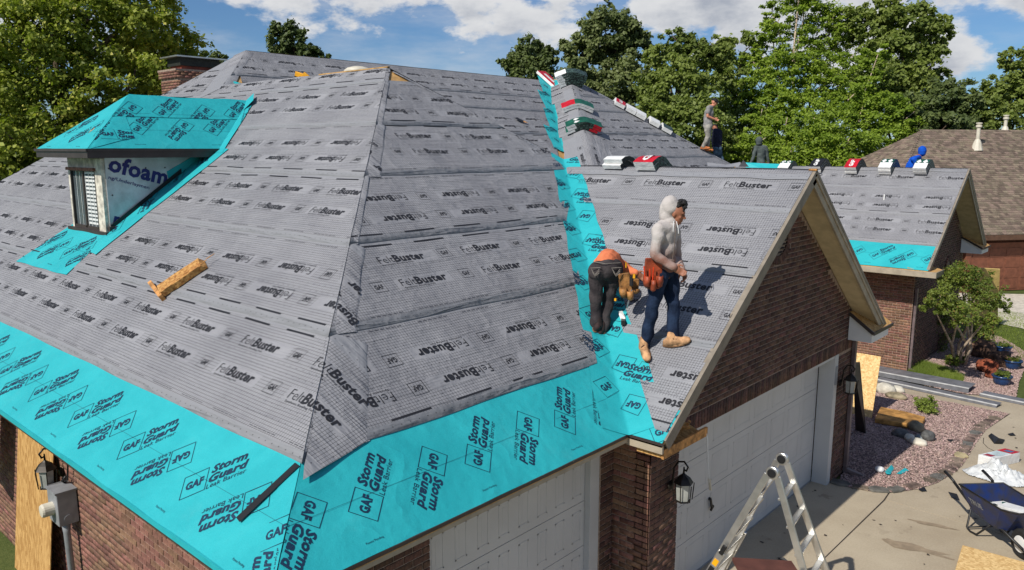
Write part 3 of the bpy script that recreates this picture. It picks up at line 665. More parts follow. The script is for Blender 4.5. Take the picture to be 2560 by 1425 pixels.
# round gable vent
rv=MB(); n=28
for k in range(n):
    t=2*math.pi*k/n; c_=(xw-.004,7.44+.30*math.cos(t),4.23+.30*math.sin(t)); R_=Matrix.Rotation(t,3,'X'); rv.box(c_,(.03,.115,.058),R_)
rv.build('vent_surround',M_brick,HOUSE)
lv=MB(); lv.lathe([(.235,-.02),(.235,.0)],(xw-.02,7.44,4.23),(1,0,0),28)
for k in range(9):
    z=4.03+k*.05; hw=math.sqrt(max(.225**2-(z-4.23)**2,.0001)); lv.box((xw+.0,7.44,z),(.03,2*hw,.012),Matrix.Rotation(.6,3,'Y'))
lv.build('gable_vent',M_dark,HOUSE)
# cornice return at the right foot of the front gable
def cornice(x0,x1,yf,yb,zt,zo,zb,mats=(M_white,M_osb,M_dark)):
    m_=MB(); m_.hexa([(x0,yf,zb),(x1,yf,zb+.0),(x1,yb,zb),(x0,yb,zb),(x0,yf,zt),(x1,yf,zo),(x1,yb,zo),(x0,yb,zt)]); o=m_.build('cornice_return',mats[0],HOUSE)
    m_=MB(); m_.hexa([(x0,yf-.02,zt+.002),(x1+.02,yf-.02,zo+.002),(x1+.02,yb+.1,zo+.002),(x0,yb+.1,zt+.002),(x0,yf-.02,zt+.018),(x1+.02,yf-.02,zo+.018),(x1+.02,yb+.1,zo+.018),(x0,yb+.1,zt+.018)]); m_.build('return_deck',mats[1],o)
    m_=MB(); m_.beam((x0,yf-.03,zt+.0),(x1+.03,yf-.03,zo+.0),.02,.05); m_.beam((x1+.035,yf-.03,zo),(x1+.035,yb+.1,zo),.02,.05); m_.build('flashing',mats[2],o)
cornice(xw+.005,xg+.03,10.30,11.12,2.78,2.50,2.34); cornice(-1.28+.005,xg2+.05,23.5,24.35,2.80,2.50,2.34)
# opened-up return at the left foot: bare wood
m_=MB(); m_.hexa([(xw+.004,4.18,2.28),(xg-.03,4.18,2.28),(xg-.03,5.02,2.28),(xw+.004,5.02,2.28),(xw+.004,4.18,2.36),(xg-.03,4.18,2.31),(xg-.03,5.02,2.31),(xw+.004,5.02,2.42)]); rt=m_.build('open_return',M_osb,HOUSE)
m_=MB(); m_.beam((xg-.015,4.16,2.33),(xg-.015,5.06,2.33),.03,.10); m_.build('return_board',M_wood,rt)
m_=MB()
for k in range(7): m_.box((xw+.06+random.uniform(0,.2),4.3+k*.1,2.40+random.uniform(0,.05)),(.10,.03,.03),Matrix.Rotation(random.uniform(0,3),3,'Z')@Matrix.Rotation(.4,3,'X'))
m_.build('broken_wood',M_wood,rt)
m_=MB(); m_.beam((xw+.01,4.5,2.50),(xw+.01,5.07,2.42),.02,.04); m_.build('flashing',M_dark,rt)
# eave corner block of second gable
m_=MB(); m_.hexa([(-1.25,g2-w2+.016,2.34),(xg2+.16,g2-w2+.016,2.34),(xg2+.16,g2-w2+.7,2.34),(-1.25,g2-w2+.7,2.34),(-1.25,g2-w2+.016,2.5),(xg2+.16,g2-w2+.016,2.42),(xg2+.16,g2-w2+.7,2.42),(-1.25,g2-w2+.7,2.6)]); m_.build('return_deck',M_ply,HOUSE)
m_=MB(); m_.b2((-5,g2-w2-.02,ze-.16),(xg2+.17,g2-w2+.012,ze-.02)); m_.b2((xg2+.17,g2-w2-.02,ze-.16),(xg2+.19,g2-w2+.7,ze-.02)); m_.build('fascia',M_fascia,HOUSE,bevel=.003)
m_=MB(); m_.b2((-5,g2-w2+.012,ze-.17),(xg2-.02,19.06,ze-.15)); m_.build('soffit',M_soffit,HOUSE)
# arched window in second gable
m_=MB(); pr=[(-1.27,22.2+.2*math.cos(t),2.02+.22*math.sin(t)) for t in [math.pi*i/10 for i in range(11)]]+[(-1.27,22.0,1.0),(-1.27,22.4,1.0)]; m_.prism(pr,(-.05,0,0)); wn=m_.build('window',M_dark,HOUSE)
m_=MB(); 
for i in range(13):
    t=math.pi*i/12; m_.box((-1.272,22.2+.28*math.cos(t),2.02+.29*math.sin(t)),(.04,.13,.06),Matrix.Rotation(t,3,'X'))
m_.build('window_arch',M_brick,wn)
m_=MB(); m_.b2((-1.268,22.02,1.02),(-1.262,22.19,1.95)); m_.b2((-1.268,22.21,1.02),(-1.262,22.38,1.95)); m_.build('pane',material('dark_glass',(.02,.025,.03),.08,spec=.8),wn)

# ---------------------------------------------------------------- garage doors
def garage_door(name_y0,y1,ztop,x,z0=0.0,label=None):
    y0=name_y0; m_=MB(); m_.b2((x-.05,y0,z0+.01),(x-.012,y1,ztop)); o=m_.build('garage_door',M_door,HOUSE)
    if label: o['label']=label
    rows=4; H=(ztop-z0-.02)/rows; cols=8; W=(y1-y0)/cols
    for r in range(rows):
        s=MB(); zb=z0+.02+r*H; s.b2((x-.02,y0+.004,zb+.004),(x,y1-.004,zb+H-.004))
        for c_ in range(cols):
            ya=y0+c_*W+.07; yb=y0+(c_+1)*W-.07; za=zb+.09; zc_=zb+H-.09
            for (aa,bb,cc,dd) in ((ya,yb,za,za+.014),(ya,yb,zc_-.014,zc_),(ya,ya+.014,za,zc_),(yb-.014,yb,za,zc_)): s.b2((x-.002,aa,cc),(x+.0024,bb,dd))
            s.b2((x-.002,ya+.05,za+.05),(x+.001,yb-.05,zc_-.05))
        s.build('door_section',M_door,o,bevel=0)
    s=MB(); s.b2((x-.03,y0,z0),(x+.004,y1,z0+.022)); s.build('weather_strip',M_galv,o)
    return o
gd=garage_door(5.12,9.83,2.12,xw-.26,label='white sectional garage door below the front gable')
m_=MB(); m_.lathe([(.02,0),(.02,.03)],(xw-.262,6.33,.92),(1,0,0),10); m_.box((xw-.225,6.33,.86),(.02,.03,.14),Matrix.Rotation(.35,3,'X')); m_.box((xw-.225,6.36,.79),(.02,.08,.03),Matrix.Rotation(.6,3,'X')); m_.build('handle',M_black,gd)
m_=MB(); m_.b2((xw-.25,5.07,2.12),(xw-.02,9.83,2.163)); m_.build('door_casing',M_door,HOUSE); m_=MB(); m_.b2((xw-.25,5.069,0),(xw-.02,5.12,2.12)); m_.build('door_casing',M_door,HOUSE)
m_=MB(); m_.b2((xw-.25,9.83,0),(xw-.004,9.97,2.164)); m_.build('door_casing',M_door,HOUSE,bevel=.003)
m_=MB(); m_.b2((xw-.003,9.86,1.68),(xw+.012,9.94,1.98)); m_.build('keypad',M_galv,HOUSE,bevel=.006)
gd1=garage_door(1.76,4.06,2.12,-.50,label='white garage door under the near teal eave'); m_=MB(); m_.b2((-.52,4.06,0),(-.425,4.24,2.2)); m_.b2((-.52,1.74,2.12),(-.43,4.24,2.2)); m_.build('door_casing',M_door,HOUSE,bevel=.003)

# ---------------------------------------------------------------- dormer
dx0,dx1,dy,dze,dzr,dxc=-10.05,-7.90,1.97,5.36,6.21,-8.98
DM=MB(); DM.b2((-9.62,2.30,3.7),(-8.21,2.42,5.24)); dorm=DM.build('dormer',M_white,HOUSE,label='small hipped dormer with a narrow window, wrapped in teal sheet')
def roof_y(z): return (z-ze)/p
sw=MB(); sw.prism([(-8.215,2.30,ze+p*2.30-.05),(-8.215,roof_y(5.30),5.24),(-8.215,2.30,5.24)],(.012,0,0)); foam=sw.build('foam_board',material('foam_board_white',(.66,.66,.67),.6,var=.14,vscale=3,bump=.1),dorm,label='white foam sheathing on the dormer cheek')
PFM=Plane((-8.200,2.30,4.12),(0,1,0),(0,0,1)); PFM.N=np.array([1.,0,0])
class Flat(Plane):
    def at(s,st,h=0.,wob=0.):
        st=np.asarray(st,float); return s.O+st[...,:1]*s.S+st[...,1:2]*s.T+np.asarray(h*np.ones(st.shape[:-1]))[...,None]*s.N
PFM=Flat((-8.200,2.30,4.12),(0,1,0),(0,0,1))
cheek=[(0.02,.12),(0.02,1.10),(1.45,1.10)]
def outline(T,e): return T
tri=[(.02,-.0),(1.66,1.12),(.02,1.12)]
L1=rot2(word('ofoam',-.02,0,.90,.235,.035),math.radians(-15.7),.05,.92); L2=rot2(word('ng/Underlaymen',0,0,.62,.05,.008),math.radians(-17),.03,.80); L3=rot2(word('n',0,0,.11,.17,.04),math.radians(-16),.04,.12)
print_mesh('printed_lettering',clip_tris(np.concatenate([L1,L2,L3]),[(.02,.0),(1.5,1.04),(1.5,1.1),(.02,1.1)]),PFM,.003,material('blue_print',C(38,40,110),.6,var=.05),foam)
ns=MB()
for yy,zz_ in ((.05,.95),(.07,.55),(.1,.2),(.6,.95),(.9,.95)): ns.lathe([(.013,0),(.010,.006)],(-8.203,2.30+yy,4.12+zz_),(1,0,0),8)
ns.build('cap_nails',M_black,foam,kind=None)
wt=MB(); wt.b2((-8.47,2.24,4.08),(-8.22,2.30,5.22)); wt.b2((-9.62,2.26,5.06),(-8.45,2.30,5.22)); wt.b2((-9.63,2.26,4.1),(-9.50,2.30,5.06)); wt.build('window_trim',material('old_white_trim',C(214,206,190),.6,var=.2,vscale=9),dorm,bevel=.003)
wf=MB()
for x0_,x1_ in ((-9.50,-9.46),(-9.0,-8.95),(-8.50,-8.465)): wf.b2((x0_,2.24,4.14),(x1_,2.29,5.06))
wf.b2((-9.5,2.24,4.12),(-8.465,2.29,4.17)); wf.b2((-9.5,2.24,5.02),(-8.465,2.29,5.06)); wf.build('window',M_dark,dorm)
wp=MB(); wp.b2((-9.48,2.275,4.16),(-8.48,2.285,5.04)); wp.build('pane',material('window_glass',(.10,.12,.13),.08,spec=.8),dorm)
bl=MB()
for k in range(14): bl.b2((-8.94,2.268,4.2+k*.06),(-8.52,2.276,4.232+k*.06))
for k in range(4): bl.b2((-8.94+k*.14,2.262,4.17),(-8.93+k*.14,2.270,5.03))
for k in range(1,3): bl.b2((-9.46+k*.15,2.262,4.17),(-9.452+k*.15,2.270,5.03))
bl.build('window_blinds',M_white,dorm)
wl=MB(); wl.b2((-9.56,2.20,5.03),(-8.42,2.29,5.075)); wl.build('window_head',material('rusty_trim',C(150,96,76),.7,var=.3,vscale=20),dorm)
wl=MB(); wl.b2((-9.70,2.20,4.06),(-8.12,2.28,4.12)); wl.b2((-8.2,2.26,4.04),(-8.12,2.44,4.20)); wl.build('window_sill',M_dark,dorm)
wl=MB(); wl.hexa([(-8.188,2.30,ze+p*2.30+.01),(-8.175,2.30,ze+p*2.30+.01),(-8.175,3.45,ze+p*3.45+.01),(-8.188,3.45,ze+p*3.45+.01),(-8.188,2.30,ze+p*2.30+.10),(-8.175,2.30,ze+p*2.30+.10),(-8.175,3.45,ze+p*3.45+.10),(-8.188,3.45,ze+p*3.45+.10)]); wl.build('base_flashing',M_black,dorm)
# dormer roof
yb=roof_y(dze); ybr=roof_y(dzr); hy=dy+(dx1-dxc)
rf=MB()
rf.prism([(dx0,dy,dze),(dx1,dy,dze),(dxc,hy,dzr)],(0,0,-.03)); rf.prism([(dx1,dy,dze),(dx1,yb,dze),(dxc,ybr,dzr),(dxc,hy,dzr)],(0,0,-.03)); rf.prism([(dx0,dy,dze),(dxc,hy,dzr),(dxc,ybr,dzr),(dx0,yb,dze)],(0,0,-.03))
rf.build('dormer_roof_deck',M_ply,dorm)
pd_=(dzr-dze)/(dx1-dxc)
PDe=Plane((dx1,0,dze),(0,1,0),(-(dx1-dxc),0,dzr-dze)); PDs=Plane((0,dy,dze),(1,0,0),(0,dx1-dxc,dzr-dze)); ld=math.hypot(dx1-dxc,dzr-dze)
sl2=storm_layout(6,s0=1.5,tA=.60,tB=.50)
lm=ld*.62
barrier(PDe,((dy,0),(yb,0),(yb+(ybr-yb)*.62,lm),(dy+(hy-dy)*.62,lm)),rot2(sl2,0,-.3,0),0.,dorm)
barrier(PDe,((dy+(hy-dy)*.56,lm*.93),(yb+(ybr-yb)*.6,lm*.93),(ybr+.06,ld),(hy,ld)),rot2(sl2,0,.25,.42),.008,dorm)
barrier(PDs,((dx0,0),(dx1,0),(dxc,ld-.001),(dxc-.01,ld-.001)),rot2(sl2,0,-11.4,-.05),0.,dorm)
PDw=Plane((dx0,0,dze),(0,-1,0),((dxc-dx0),0,dzr-dze)); barrier(PDw,((-yb,0),(-dy,0),(-hy,ld),(-ybr,ld)),np.zeros((0,3,2)),0.,dorm)
FD=Fold(PDs,PDe,(dx1,dy,dze),(dxc,hy,dzr),np.array([-1.,-1,0]),np.array([1.,1,0])); fold_sheet('leak_barrier',FD,((-.03,.03),(.03,.03),(.43,.66),(-.08,1.55)),M_teal,.008,parent=dorm,prints=rot2(np.concatenate([Ub,U_]),math.radians(35),.10,.50),pmat=M_navy)
# dormer eave trim
et=MB(); et.b2((dx0,dy-.015,dze-.13),(dx1+.01,dy+.015,dze-.004)); et.b2((dx1-.015,dy+.016,dze-.13),(dx1+.012,yb-.02,dze-.004)); et.b2((dx0,dy+.016,dze-.13),(dx0+.02,yb-.1,dze-.004))
et.b2((dx0-.02,dy-.04,dze-.035),(dx1+.035,dy-.016,dze+.006)); et.b2((dx1+.013,dy-.01,dze-.035),(dx1+.036,yb-.02,dze+.006)); et.build('dormer_fascia',M_dark,dorm)
et=MB(); et.b2((dx0+.02,dy+.016,dze-.13),(dx1-.016,2.32,dze-.115)); et.b2((-8.2,2.32,dze-.13),(dx1-.016,yb-.1,dze-.115)); et.build('dormer_soffit',M_dark,dorm)
# teal skirts round the dormer, lying on the south face
zsk=np.zeros((0,3,2))
st6=storm_layout(4,s0=-10.35,tA=.52,tB=.39)
barrier(PL,((-10.06,1.52*SL),(-7.88,1.53*SL),(-8.12,2.30*SL),(-9.75,2.30*SL)),rot2(st6,0,0,1.52*SL+.02),.014,dorm)
barrier(PL,((-8.2,1.93*SL),(-7.72,1.90*SL),(-7.60,4.0*SL),(-8.2,4.0*SL)),rot2(st6,math.pi/2,-7.7,12.8),.019,dorm)
barrier(PL,((-8.2,3.9*SL),(-7.64,3.9*SL),(-8.62,5.02*SL),(-8.95,5.1*SL)),rot2(st6,math.pi/2,-8.0,14.),.022,dorm)
cf=MB(); cf.prism([(-8.198,3.25,ze+p*3.25),(-8.198,4.0,ze+p*4.0),(-8.198,3.9,ze+p*4.0+.02),(-8.198,3.22,ze+p*3.25+.2)],(.01,0,0)); cf.build('leak_barrier',M_teal,dorm)
# curled tail at the top of the dormer valley
ct=MB(); P0=[(-8.72,4.85),(-8.58,5.02),(-8.90,5.22),(-9.05,5.02)]
vs=[]; 
for i,(x_,y_) in enumerate(P0): vs.append((x_,y_,ze+p*y_+(.03 if i!=1 and i!=2 else .12)))
ct.add(vs,[(0,1,2,3)]); ct.build('leak_barrier',M_teal,dorm,smooth=False)

# ---------------------------------------------------------------- chimney
ch=thing('chimney','brown brick chimney with a flat metal cap behind the left hip','chimney',(-16.9,7.9,5)); HOUSE_CH=ch
cA=Matrix.Rotation(0,3,'Z'); cb=MB(); cb.b2((-17.3,7.35,3.9),(-16.35,8.75,7.38)); cb.build('stack',M_mortar,ch)
chb=[]
def chim_face(org,d,w_,z0,z1):
    for r in range(int((z1-z0)/.0675)):
        s=-(r%2)*.1
        while s<w_-.02:
            aa,bb=max(s,0),min(s+BL,w_)
            if bb-aa>.03: chb.append((Vector(org)+Vector(d)*aa+Vector((0,0,z0+r*.0675)),Vector(d),Vector(d).cross(Vector((0,0,1))),bb-aa,BH))
            s+=BL+MJ
for z0,z1,e_ in ((6.0,7.2,0),(7.2,7.41,.04)):
    chim_face((-17.3-e_,7.35-e_,0),(1,0,0),.95+2*e_,z0,z1); chim_face((-16.35+e_,7.35-e_,0),(0,1,0),1.4+2*e_,z0,z1)
V=[];F=[]
for P,d,out,L,H in chb:
    k=len(V)
    for (s,o_,z) in ((0,0,0),(L,0,0),(L,0,H),(0,0,H),(0,.012,0),(L,.012,0),(L,.012,H),(0,.012,H)): V.append(list(P+d*s+out*o_+Vector((0,0,z))))
    F+= [(k+4,k+5,k+6,k+7),(k,k+1,k+5,k+4),(k+1,k+2,k+6,k+5),(k+2,k+3,k+7,k+6),(k+3,k,k+4,k+7)]
np_obj('bricks',np.array(V),F,M_brick2,ch,kind='stuff')
m_=MB(); m_.b2((-17.36,7.29,7.38),(-16.29,8.81,7.43)); m_.build('crown',M_mortar,ch); m_=MB(); m_.b2((-17.15,7.55,7.43),(-16.5,8.5,7.53)); m_.build('flue_base',material('rust_red_metal',C(128,62,46),.7,var=.2),ch)
m_=MB(); m_.b2((-17.2,7.5,7.53),(-16.45,8.6,7.74)); m_.build('spark_screen',material('dark_mesh',C(40,44,38),.6,var=.3,vscale=30),ch); m_=MB(); m_.b2((-17.3,7.35,7.74),(-16.3,8.75,7.775)); m_.build('cap',M_metal,ch)

# ---------------------------------------------------------------- neighbour's house
NB=thing('neighbour_house','neighbouring house with a hipped brown shingle roof and reddish brown garage doors','house',(-2,33,-.38))
nR=Vector((math.cos(math.radians(53)),math.sin(math.radians(53)),0)); nF=Vector((-nR.y,nR.x,0)); nO=Vector((-5.35,29.25,0))   # eave left corner near
def nP(r,f,z): return nO+nR*r+nF*f+Vector((0,0,z))
eaz=1.98; rz=6.18; hw=5.7; Lh=24; x0n=0.0
m_=MB(); Z_=(0,0,-.1)
m_.prism([nP(x0n,0,eaz),nP(Lh,0,eaz),nP(Lh-6,hw,rz),nP(x0n+5.9,hw,rz)],Z_); m_.prism([nP(x0n,0,eaz),nP(x0n+5.9,hw,rz),nP(x0n,2*hw,eaz)],Z_); m_.prism([nP(x0n+5.9,hw,rz),nP(Lh-6,hw,rz),nP(Lh,2*hw,eaz),nP(x0n,2*hw,eaz)],Z_); m_.prism([nP(Lh,0,eaz),nP(Lh,2*hw,eaz),nP(Lh-6,hw,rz)],Z_)
nroof=m_.build('roof',material('roof_brown',C(90,78,70),.9),NB)
def shingles(O_,S_,Tv,s_lo,s_hi,tmax,name='shingles'):
    O_=np.array(O_);S_=np.array(S_);Tv=np.array(Tv)/np.linalg.norm(Tv); Nn=np.cross(S_,Tv); Nn*=np.sign(Nn[2]); V=[];F=[]; ex=.143; r=0; t=0
    while t<tmax:
        s=s_lo(t)-RNG.uniform(0,.2)
        while s<s_hi(t):
            w_=RNG.choice([.14,.18,.22,.3]); aa=max(s,s_lo(t)); bb=min(s+w_,s_hi(t+ex))
            if bb>aa+.02:
                k=len(V); hh=.014+RNG.uniform(0,.006)
                for (q_,t_,h_) in ((aa,t,hh),(bb,t,hh),(bb,t+ex+.01,.004),(aa,t+ex+.01,.004),(aa,t,0),(bb,t,0)): V.append(O_+S_*q_+Tv*t_+Nn*h_)
                F+=[(k,k+1,k+2,k+3),(k+4,k+5,k+1,k)]
            s+=w_
        t+=ex; r+=1
    return np_obj(name,np.array(V),F,M_shingle,nroof,kind='stuff')
M_shingle=material('shingle_brown',C(136,120,104),.9,col2=C(100,88,78),vscale=30,island=.38)
sln=math.hypot(hw,rz-eaz); shingles(nP(0,0,eaz+.01),nR,nF*hw+Vector((0,0,rz-eaz)),lambda t:x0n+5.9*t/sln,lambda t:Lh-6*t/sln,sln-.02)
shingles(nP(x0n,0,eaz+.01),nF,nR*5.9+Vector((0,0,rz-eaz)),lambda t:hw*t/math.hypot(5.9,rz-eaz),lambda t:2*hw-hw*t/math.hypot(5.9,rz-eaz),math.hypot(5.9,rz-eaz)-.02)
m_=MB()
def nbox(r0,r1,f0,f1,z0,z1,M=None,mi=0): (M or m_).hexa([nP(r0,f0,z0),nP(r1,f0,z0),nP(r1,f1,z0),nP(r0,f1,z0),nP(r0,f0,z1),nP(r1,f0,z1),nP(r1,f1,z1),nP(r0,f1,z1)],mi)
M_nb=material('reddish_brown_siding',C(126,78,58),.7,var=.1); nbox(x0n+.5,Lh-.5,.5,2*hw-.5,-1,eaz-.02); m_.build('wall',material('neighbour_brick',C(104,66,50),.85,var=.2,vscale=20),NB)
m_=MB(); nbox(x0n,Lh,-.03,.0,eaz-.2,eaz+.0); nbox(x0n-.03,x0n,0,2*hw,eaz-.2,eaz); m_.build('fascia',material('brown_fascia',C(96,70,54),.6),NB)
m_=MB(); nbox(x0n,Lh,0,.5,eaz-.2,eaz-.18); m_.build('soffit',M_nb,NB)
for r0 in (4.55,8.3):
    m_=MB(); nbox(r0,r0+3.2,.44,.50,-.36,1.45); dr=m_.build('garage_door',M_nb,NB)
    for i in range(4):
        for j in range(4):
            m_=MB(); aa=r0+.1+j*.78; nbox(aa,aa+.66,.425,.44,-.28+i*.44,.07+i*.44); m_.build('door_panel',M_nb,dr,bevel=.0)
m_=MB(); nbox(4.3,4.55,.40,.50,-.4,1.62); nbox(7.75,8.3,.40,.5,-.4,1.62); nbox(4.3,11.6,.40,.5,1.45,1.62); m_.build('door_frame',M_nb,NB)
M_pvc=material('cream_pipe',C(205,198,180),.5,var=.05)
for c_,zt,fl in ((Vector((-4.213,38.392,5.365)),.95,1),(Vector((-3.923,42.411,6.018)),.75,0)):
    m_=MB(); 
    m_.lathe([(.08,-.2),(.08,zt),(.13,zt+.01),(.13,zt+.1),(.09,zt+.11),(.09,zt+.15),(.13,zt+.16),(.13,zt+.21),(.02,zt+.22)],c_,(0,0,1),14); o=m_.build('vent_pipe',M_pvc,NB,label='nearer cream vent pipe' if fl else 'farther cream vent pipe')
    m_=MB(); m_.lathe([(.26,-.08),(.17,.25),(.1,.42)],c_,(0,0,1),10); m_.build('flashing_boot',M_pvc,o)
# ---------------------------------------------------------------- ground
def ground_grid(x0,x1,y0,y1,n,dz,name,mat,poly=None,kind='structure'):
    xs=np.linspace(x0,x1,n); ys=np.linspace(y0,y1,n); 
    V=[(x,y,gz(x,y)+dz) for y in ys for x in xs]; F=[(j*n+i,j*n+i+1,(j+1)*n+i+1,(j+1)*n+i) for j in range(n-1) for i in range(n-1)]
    return np_obj(name,np.array(V),F,mat,kind=kind,smooth=True)
def grass_fn(nt,c,tc,bs):
    n=noise(nt,tc.outputs['Object'],.35,5); n2=noise(nt,tc.outputs['Object'],14,4); return mixc(nt,(n*.5+n2*.5).smooth(.3,.7),(.045,.075,.018),(.11,.13,.04))
M_grass=material('lawn',(.06,.09,.02),.95,fn=grass_fn,bump=.6,bscale=60,spec=.1)
gx=np.concatenate([[-900,-300,-120],np.linspace(-60,40,51),[90,250,900]]); gy=np.concatenate([[-500,-150,-60],np.linspace(-30,70,81),[120,300,1200]])
V=[(x,y,gz(x,y)-.02) for y in gy for x in gx]; nn=len(gx); F=[(j*nn+i,j*nn+i+1,(j+1)*nn+i+1,(j+1)*nn+i) for j in range(len(gy)-1) for i in range(nn-1)]
np_obj('ground',np.array(V),F,M_grass,kind='structure')
def conc_fn(nt,c,tc,bs):
    ob=tc.outputs['Object']; n=noise(nt,ob,.7,6,.6); n2=noise(nt,ob,40,4,.7); n3=noise(nt,ob,2.3,5,.62)
    c=mixc(nt,(n*.6+n2*.4).smooth(.32,.68),C(160,146,124),C(184,171,148)); st=n3.smooth(.60,.66)*noise(nt,ob,.5,2).smooth(.42,.6)
    return mixc(nt,st*.45,c,C(112,98,82))
M_conc=material('concrete',(.4,.36,.3),.85,fn=conc_fn,bump=.25,bscale=150)
def sheet_poly(name,pts,dz,mat,parent=None,kind=None,thick=0.0,**kw):
    """flat polygon draped on the ground, subdivided"""
    bm=bmesh.new(); vs=[bm.verts.new((x,y,0)) for x,y in pts]; f=bm.faces.new(vs)
    xs=[q[0] for q in pts]; ys=[q[1] for q in pts]
    for yy in np.arange(math.floor(min(ys))+.5,max(ys),1.0): bmesh.ops.bisect_plane(bm,geom=bm.verts[:]+bm.edges[:]+bm.faces[:],plane_co=(0,yy,0),plane_no=(0,1,0))
    bmesh.ops.triangulate(bm,faces=bm.faces[:])
    V=[(q.co.x,q.co.y,gz(q.co.x,q.co.y)+dz) for q in bm.verts]; bm.verts.index_update(); F=[[q.index for q in f.verts] for f in bm.faces]; bm.free()
    m_=MB(); m_.add(V,F); 
    if thick:
        n=len(pts); 
        for i in range(n):
            a_,b_=pts[i],pts[(i+1)%n]; m_.add([(a_[0],a_[1],gz(*a_)+dz),(b_[0],b_[1],gz(*b_)+dz),(b_[0],b_[1],gz(*b_)+dz-thick),(a_[0],a_[1],gz(*a_)+dz-thick)],[(0,1,2,3)])
    return m_.build(name,mat,parent,kind=kind,**kw)
# driveway slabs cut by real joints
DRV=sheet_poly('driveway',[(-.7,0.5),(14,0.5),(14,17.0),(1.4,17.05),(1.28,15.2),(1.33,14.1),(1.4,13.2),(1.46,12.4),(1.44,11.9),(1.36,11.2),(1.2,10.7),(1.0,10.35),(.75,10.12),(.45,10.02),(.17,9.99),(-.7,9.99)],-.012,material('joint_dark',C(70,62,54),.9),kind='structure')
def slab(pts): sheet_poly('concrete_slab',pts,.0,M_conc,DRV,thick=.012)
J1=(.905,10.02); jx=.90
slab([(-.7,.5),(.86,.5),(.885,7.1),(.915,9.9),(.89,10.21),(.72,10.10),(.45,10.02),(.17,9.99),(-.7,9.99)])
slab([(.875,.5),(5.2,.5),(5.2,9.7),(2.1,9.88),(.94,9.92),(.90,7.1)])
slab([(.935,9.94),(2.1,9.895),(5.2,9.715),(5.2,17.0),(1.4,17.05),(1.28,15.2),(1.33,14.1),(1.4,13.2),(1.46,12.4),(1.44,11.9),(1.36,11.2),(1.2,10.7),(1.0,10.35),(.91,10.24)])
slab([(5.22,.5),(14,.5),(14,17.0),(5.22,17)])
# damp stains with a shape of their own
M_stain=material('damp_stain',C(152,135,112),.6,var=.1,vscale=8)
def stain(c_,rx,ry,an,sd):
    pts=[]
    for i in range(22):
        t=2*math.pi*i/22; k=1+.9*mnoise.noise(Vector((math.cos(t)*1.3+sd*5,math.sin(t)*1.3,sd))); x=rx*k*math.cos(t); y=ry*k*math.sin(t); pts.append((c_[0]+x*math.cos(an)-y*math.sin(an),c_[1]+x*math.sin(an)+y*math.cos(an)))
    sheet_poly('stain',pts,.004+.001*sd,M_stain,DRV)
stain((1.729,8.615,0.000),.42,.10,.15,1); stain((1.700,9.516,0.000),.25,.05,.2,2); stain((1.459,8.577,0.000),.14,.08,-.2,3)
sheet_poly('neighbour_driveway',[((-0.976,27.718,-0.375)),((0.846,25.734,-0.375)),(6,33),(2.2,37.5),(-2.6,32.8),((-1.838,33.382,-0.375))] if False else [(-.9,27.4),(1.2,26.4),(12,30),(7,40),(-3.4,32.5)],.01,material('pale_concrete',C(205,196,180),.85,bump=.1),kind='structure')
# strip of concrete between the beds where the metal lies
sheet_poly('path',[(-4,16.9),(1.38,16.98),(1.4,17.05),(14,17.0),(14,18.4),(1.2,18.4),(.2,17.95),(-4,18.1)],-.004,M_conc,kind='structure')
# gravel beds
M_gravel=material('pink_gravel_base',C(116,98,92),.95,var=.3,vscale=40,bump=.6,bscale=60)
bedA=[(.17,9.99),(.45,10.02),(.75,10.12),(1.0,10.35),(1.2,10.7),(1.36,11.2),(1.44,11.9),(1.46,12.4),(1.4,13.2),(1.33,14.1),(1.28,15.2),(1.38,16.95),(-4,16.9),(-4,10.62),(.06,10.62)]
bedB=[(-1.28,19.06),(-1.6,18.15),(-4,18.1),(-4,19.06)]; bedC=[(-1.28,18.2),(.2,17.98),(1.25,18.42),(1.05,20),(.95,21.2),(.6,23.6),(-.3,25.2),(-1.28,25.6)]
sheet_poly('gravel_bed',bedA,.006,M_gravel,kind='structure'); sheet_poly('gravel_bed',bedC,.006,M_gravel,kind='structure')
def inpoly(x,y,P):
    r=np.zeros(len(x),bool); n=len(P)
    for i in range(n):
        (xa,ya),(xb,yb_)=P[i],P[(i+1)%n]; c_=((ya>y)!=(yb_>y))&(x<(xb-xa)*(y-ya)/((yb_-ya)+1e-12)+xa); r^=c_
    return r
M_peb=material('pink_gravel',C(180,156,148),.9,col2=C(138,114,106),vscale=20,island=.42,spec=.2)
def pebbles(poly,n,smin,smax,mat,name='gravel',dz=.01):
    P=np.array(poly); lo=P.min(0); hi=P.max(0); x=RNG.uniform(lo[0],hi[0],n); y=RNG.uniform(lo[1],hi[1],n); k=inpoly(x,y,poly); x,y=x[k],y[k]; m=len(x)
    z=np.array([gz(a_,b_) for a_,b_ in zip(x,y)])+dz; s=RNG.uniform(smin,smax,m)
    base=np.array([(1,0,0),(0,1,0),(-1,0,0),(0,-1,0),(0,0,.8),(0,0,-.5)],float); F0=np.array([(0,1,4),(1,2,4),(2,3,4),(3,0,4)])
    an=RNG.uniform(0,6.28,m); ca,sa=np.cos(an),np.sin(an); st=RNG.uniform(.6,1.3,(m,1,3)); B=base[None]*st+RNG.normal(0,.12,(m,6,3))
    X_=B[...,0]*ca[:,None]-B[...,1]*sa[:,None]; Y_=B[...,0]*sa[:,None]+B[...,1]*ca[:,None]
    V=np.stack([X_*s[:,None]+x[:,None],Y_*s[:,None]+y[:,None],B[...,2]*s[:,None]+z[:,None]],-1).reshape(-1,3); F=(F0[None]+np.arange(m)[:,None,None]*6).reshape(-1,3)
    np_obj(name,V,F,mat,kind='stuff',label='pinkish crushed gravel covering the planting bed',cat='gravel')
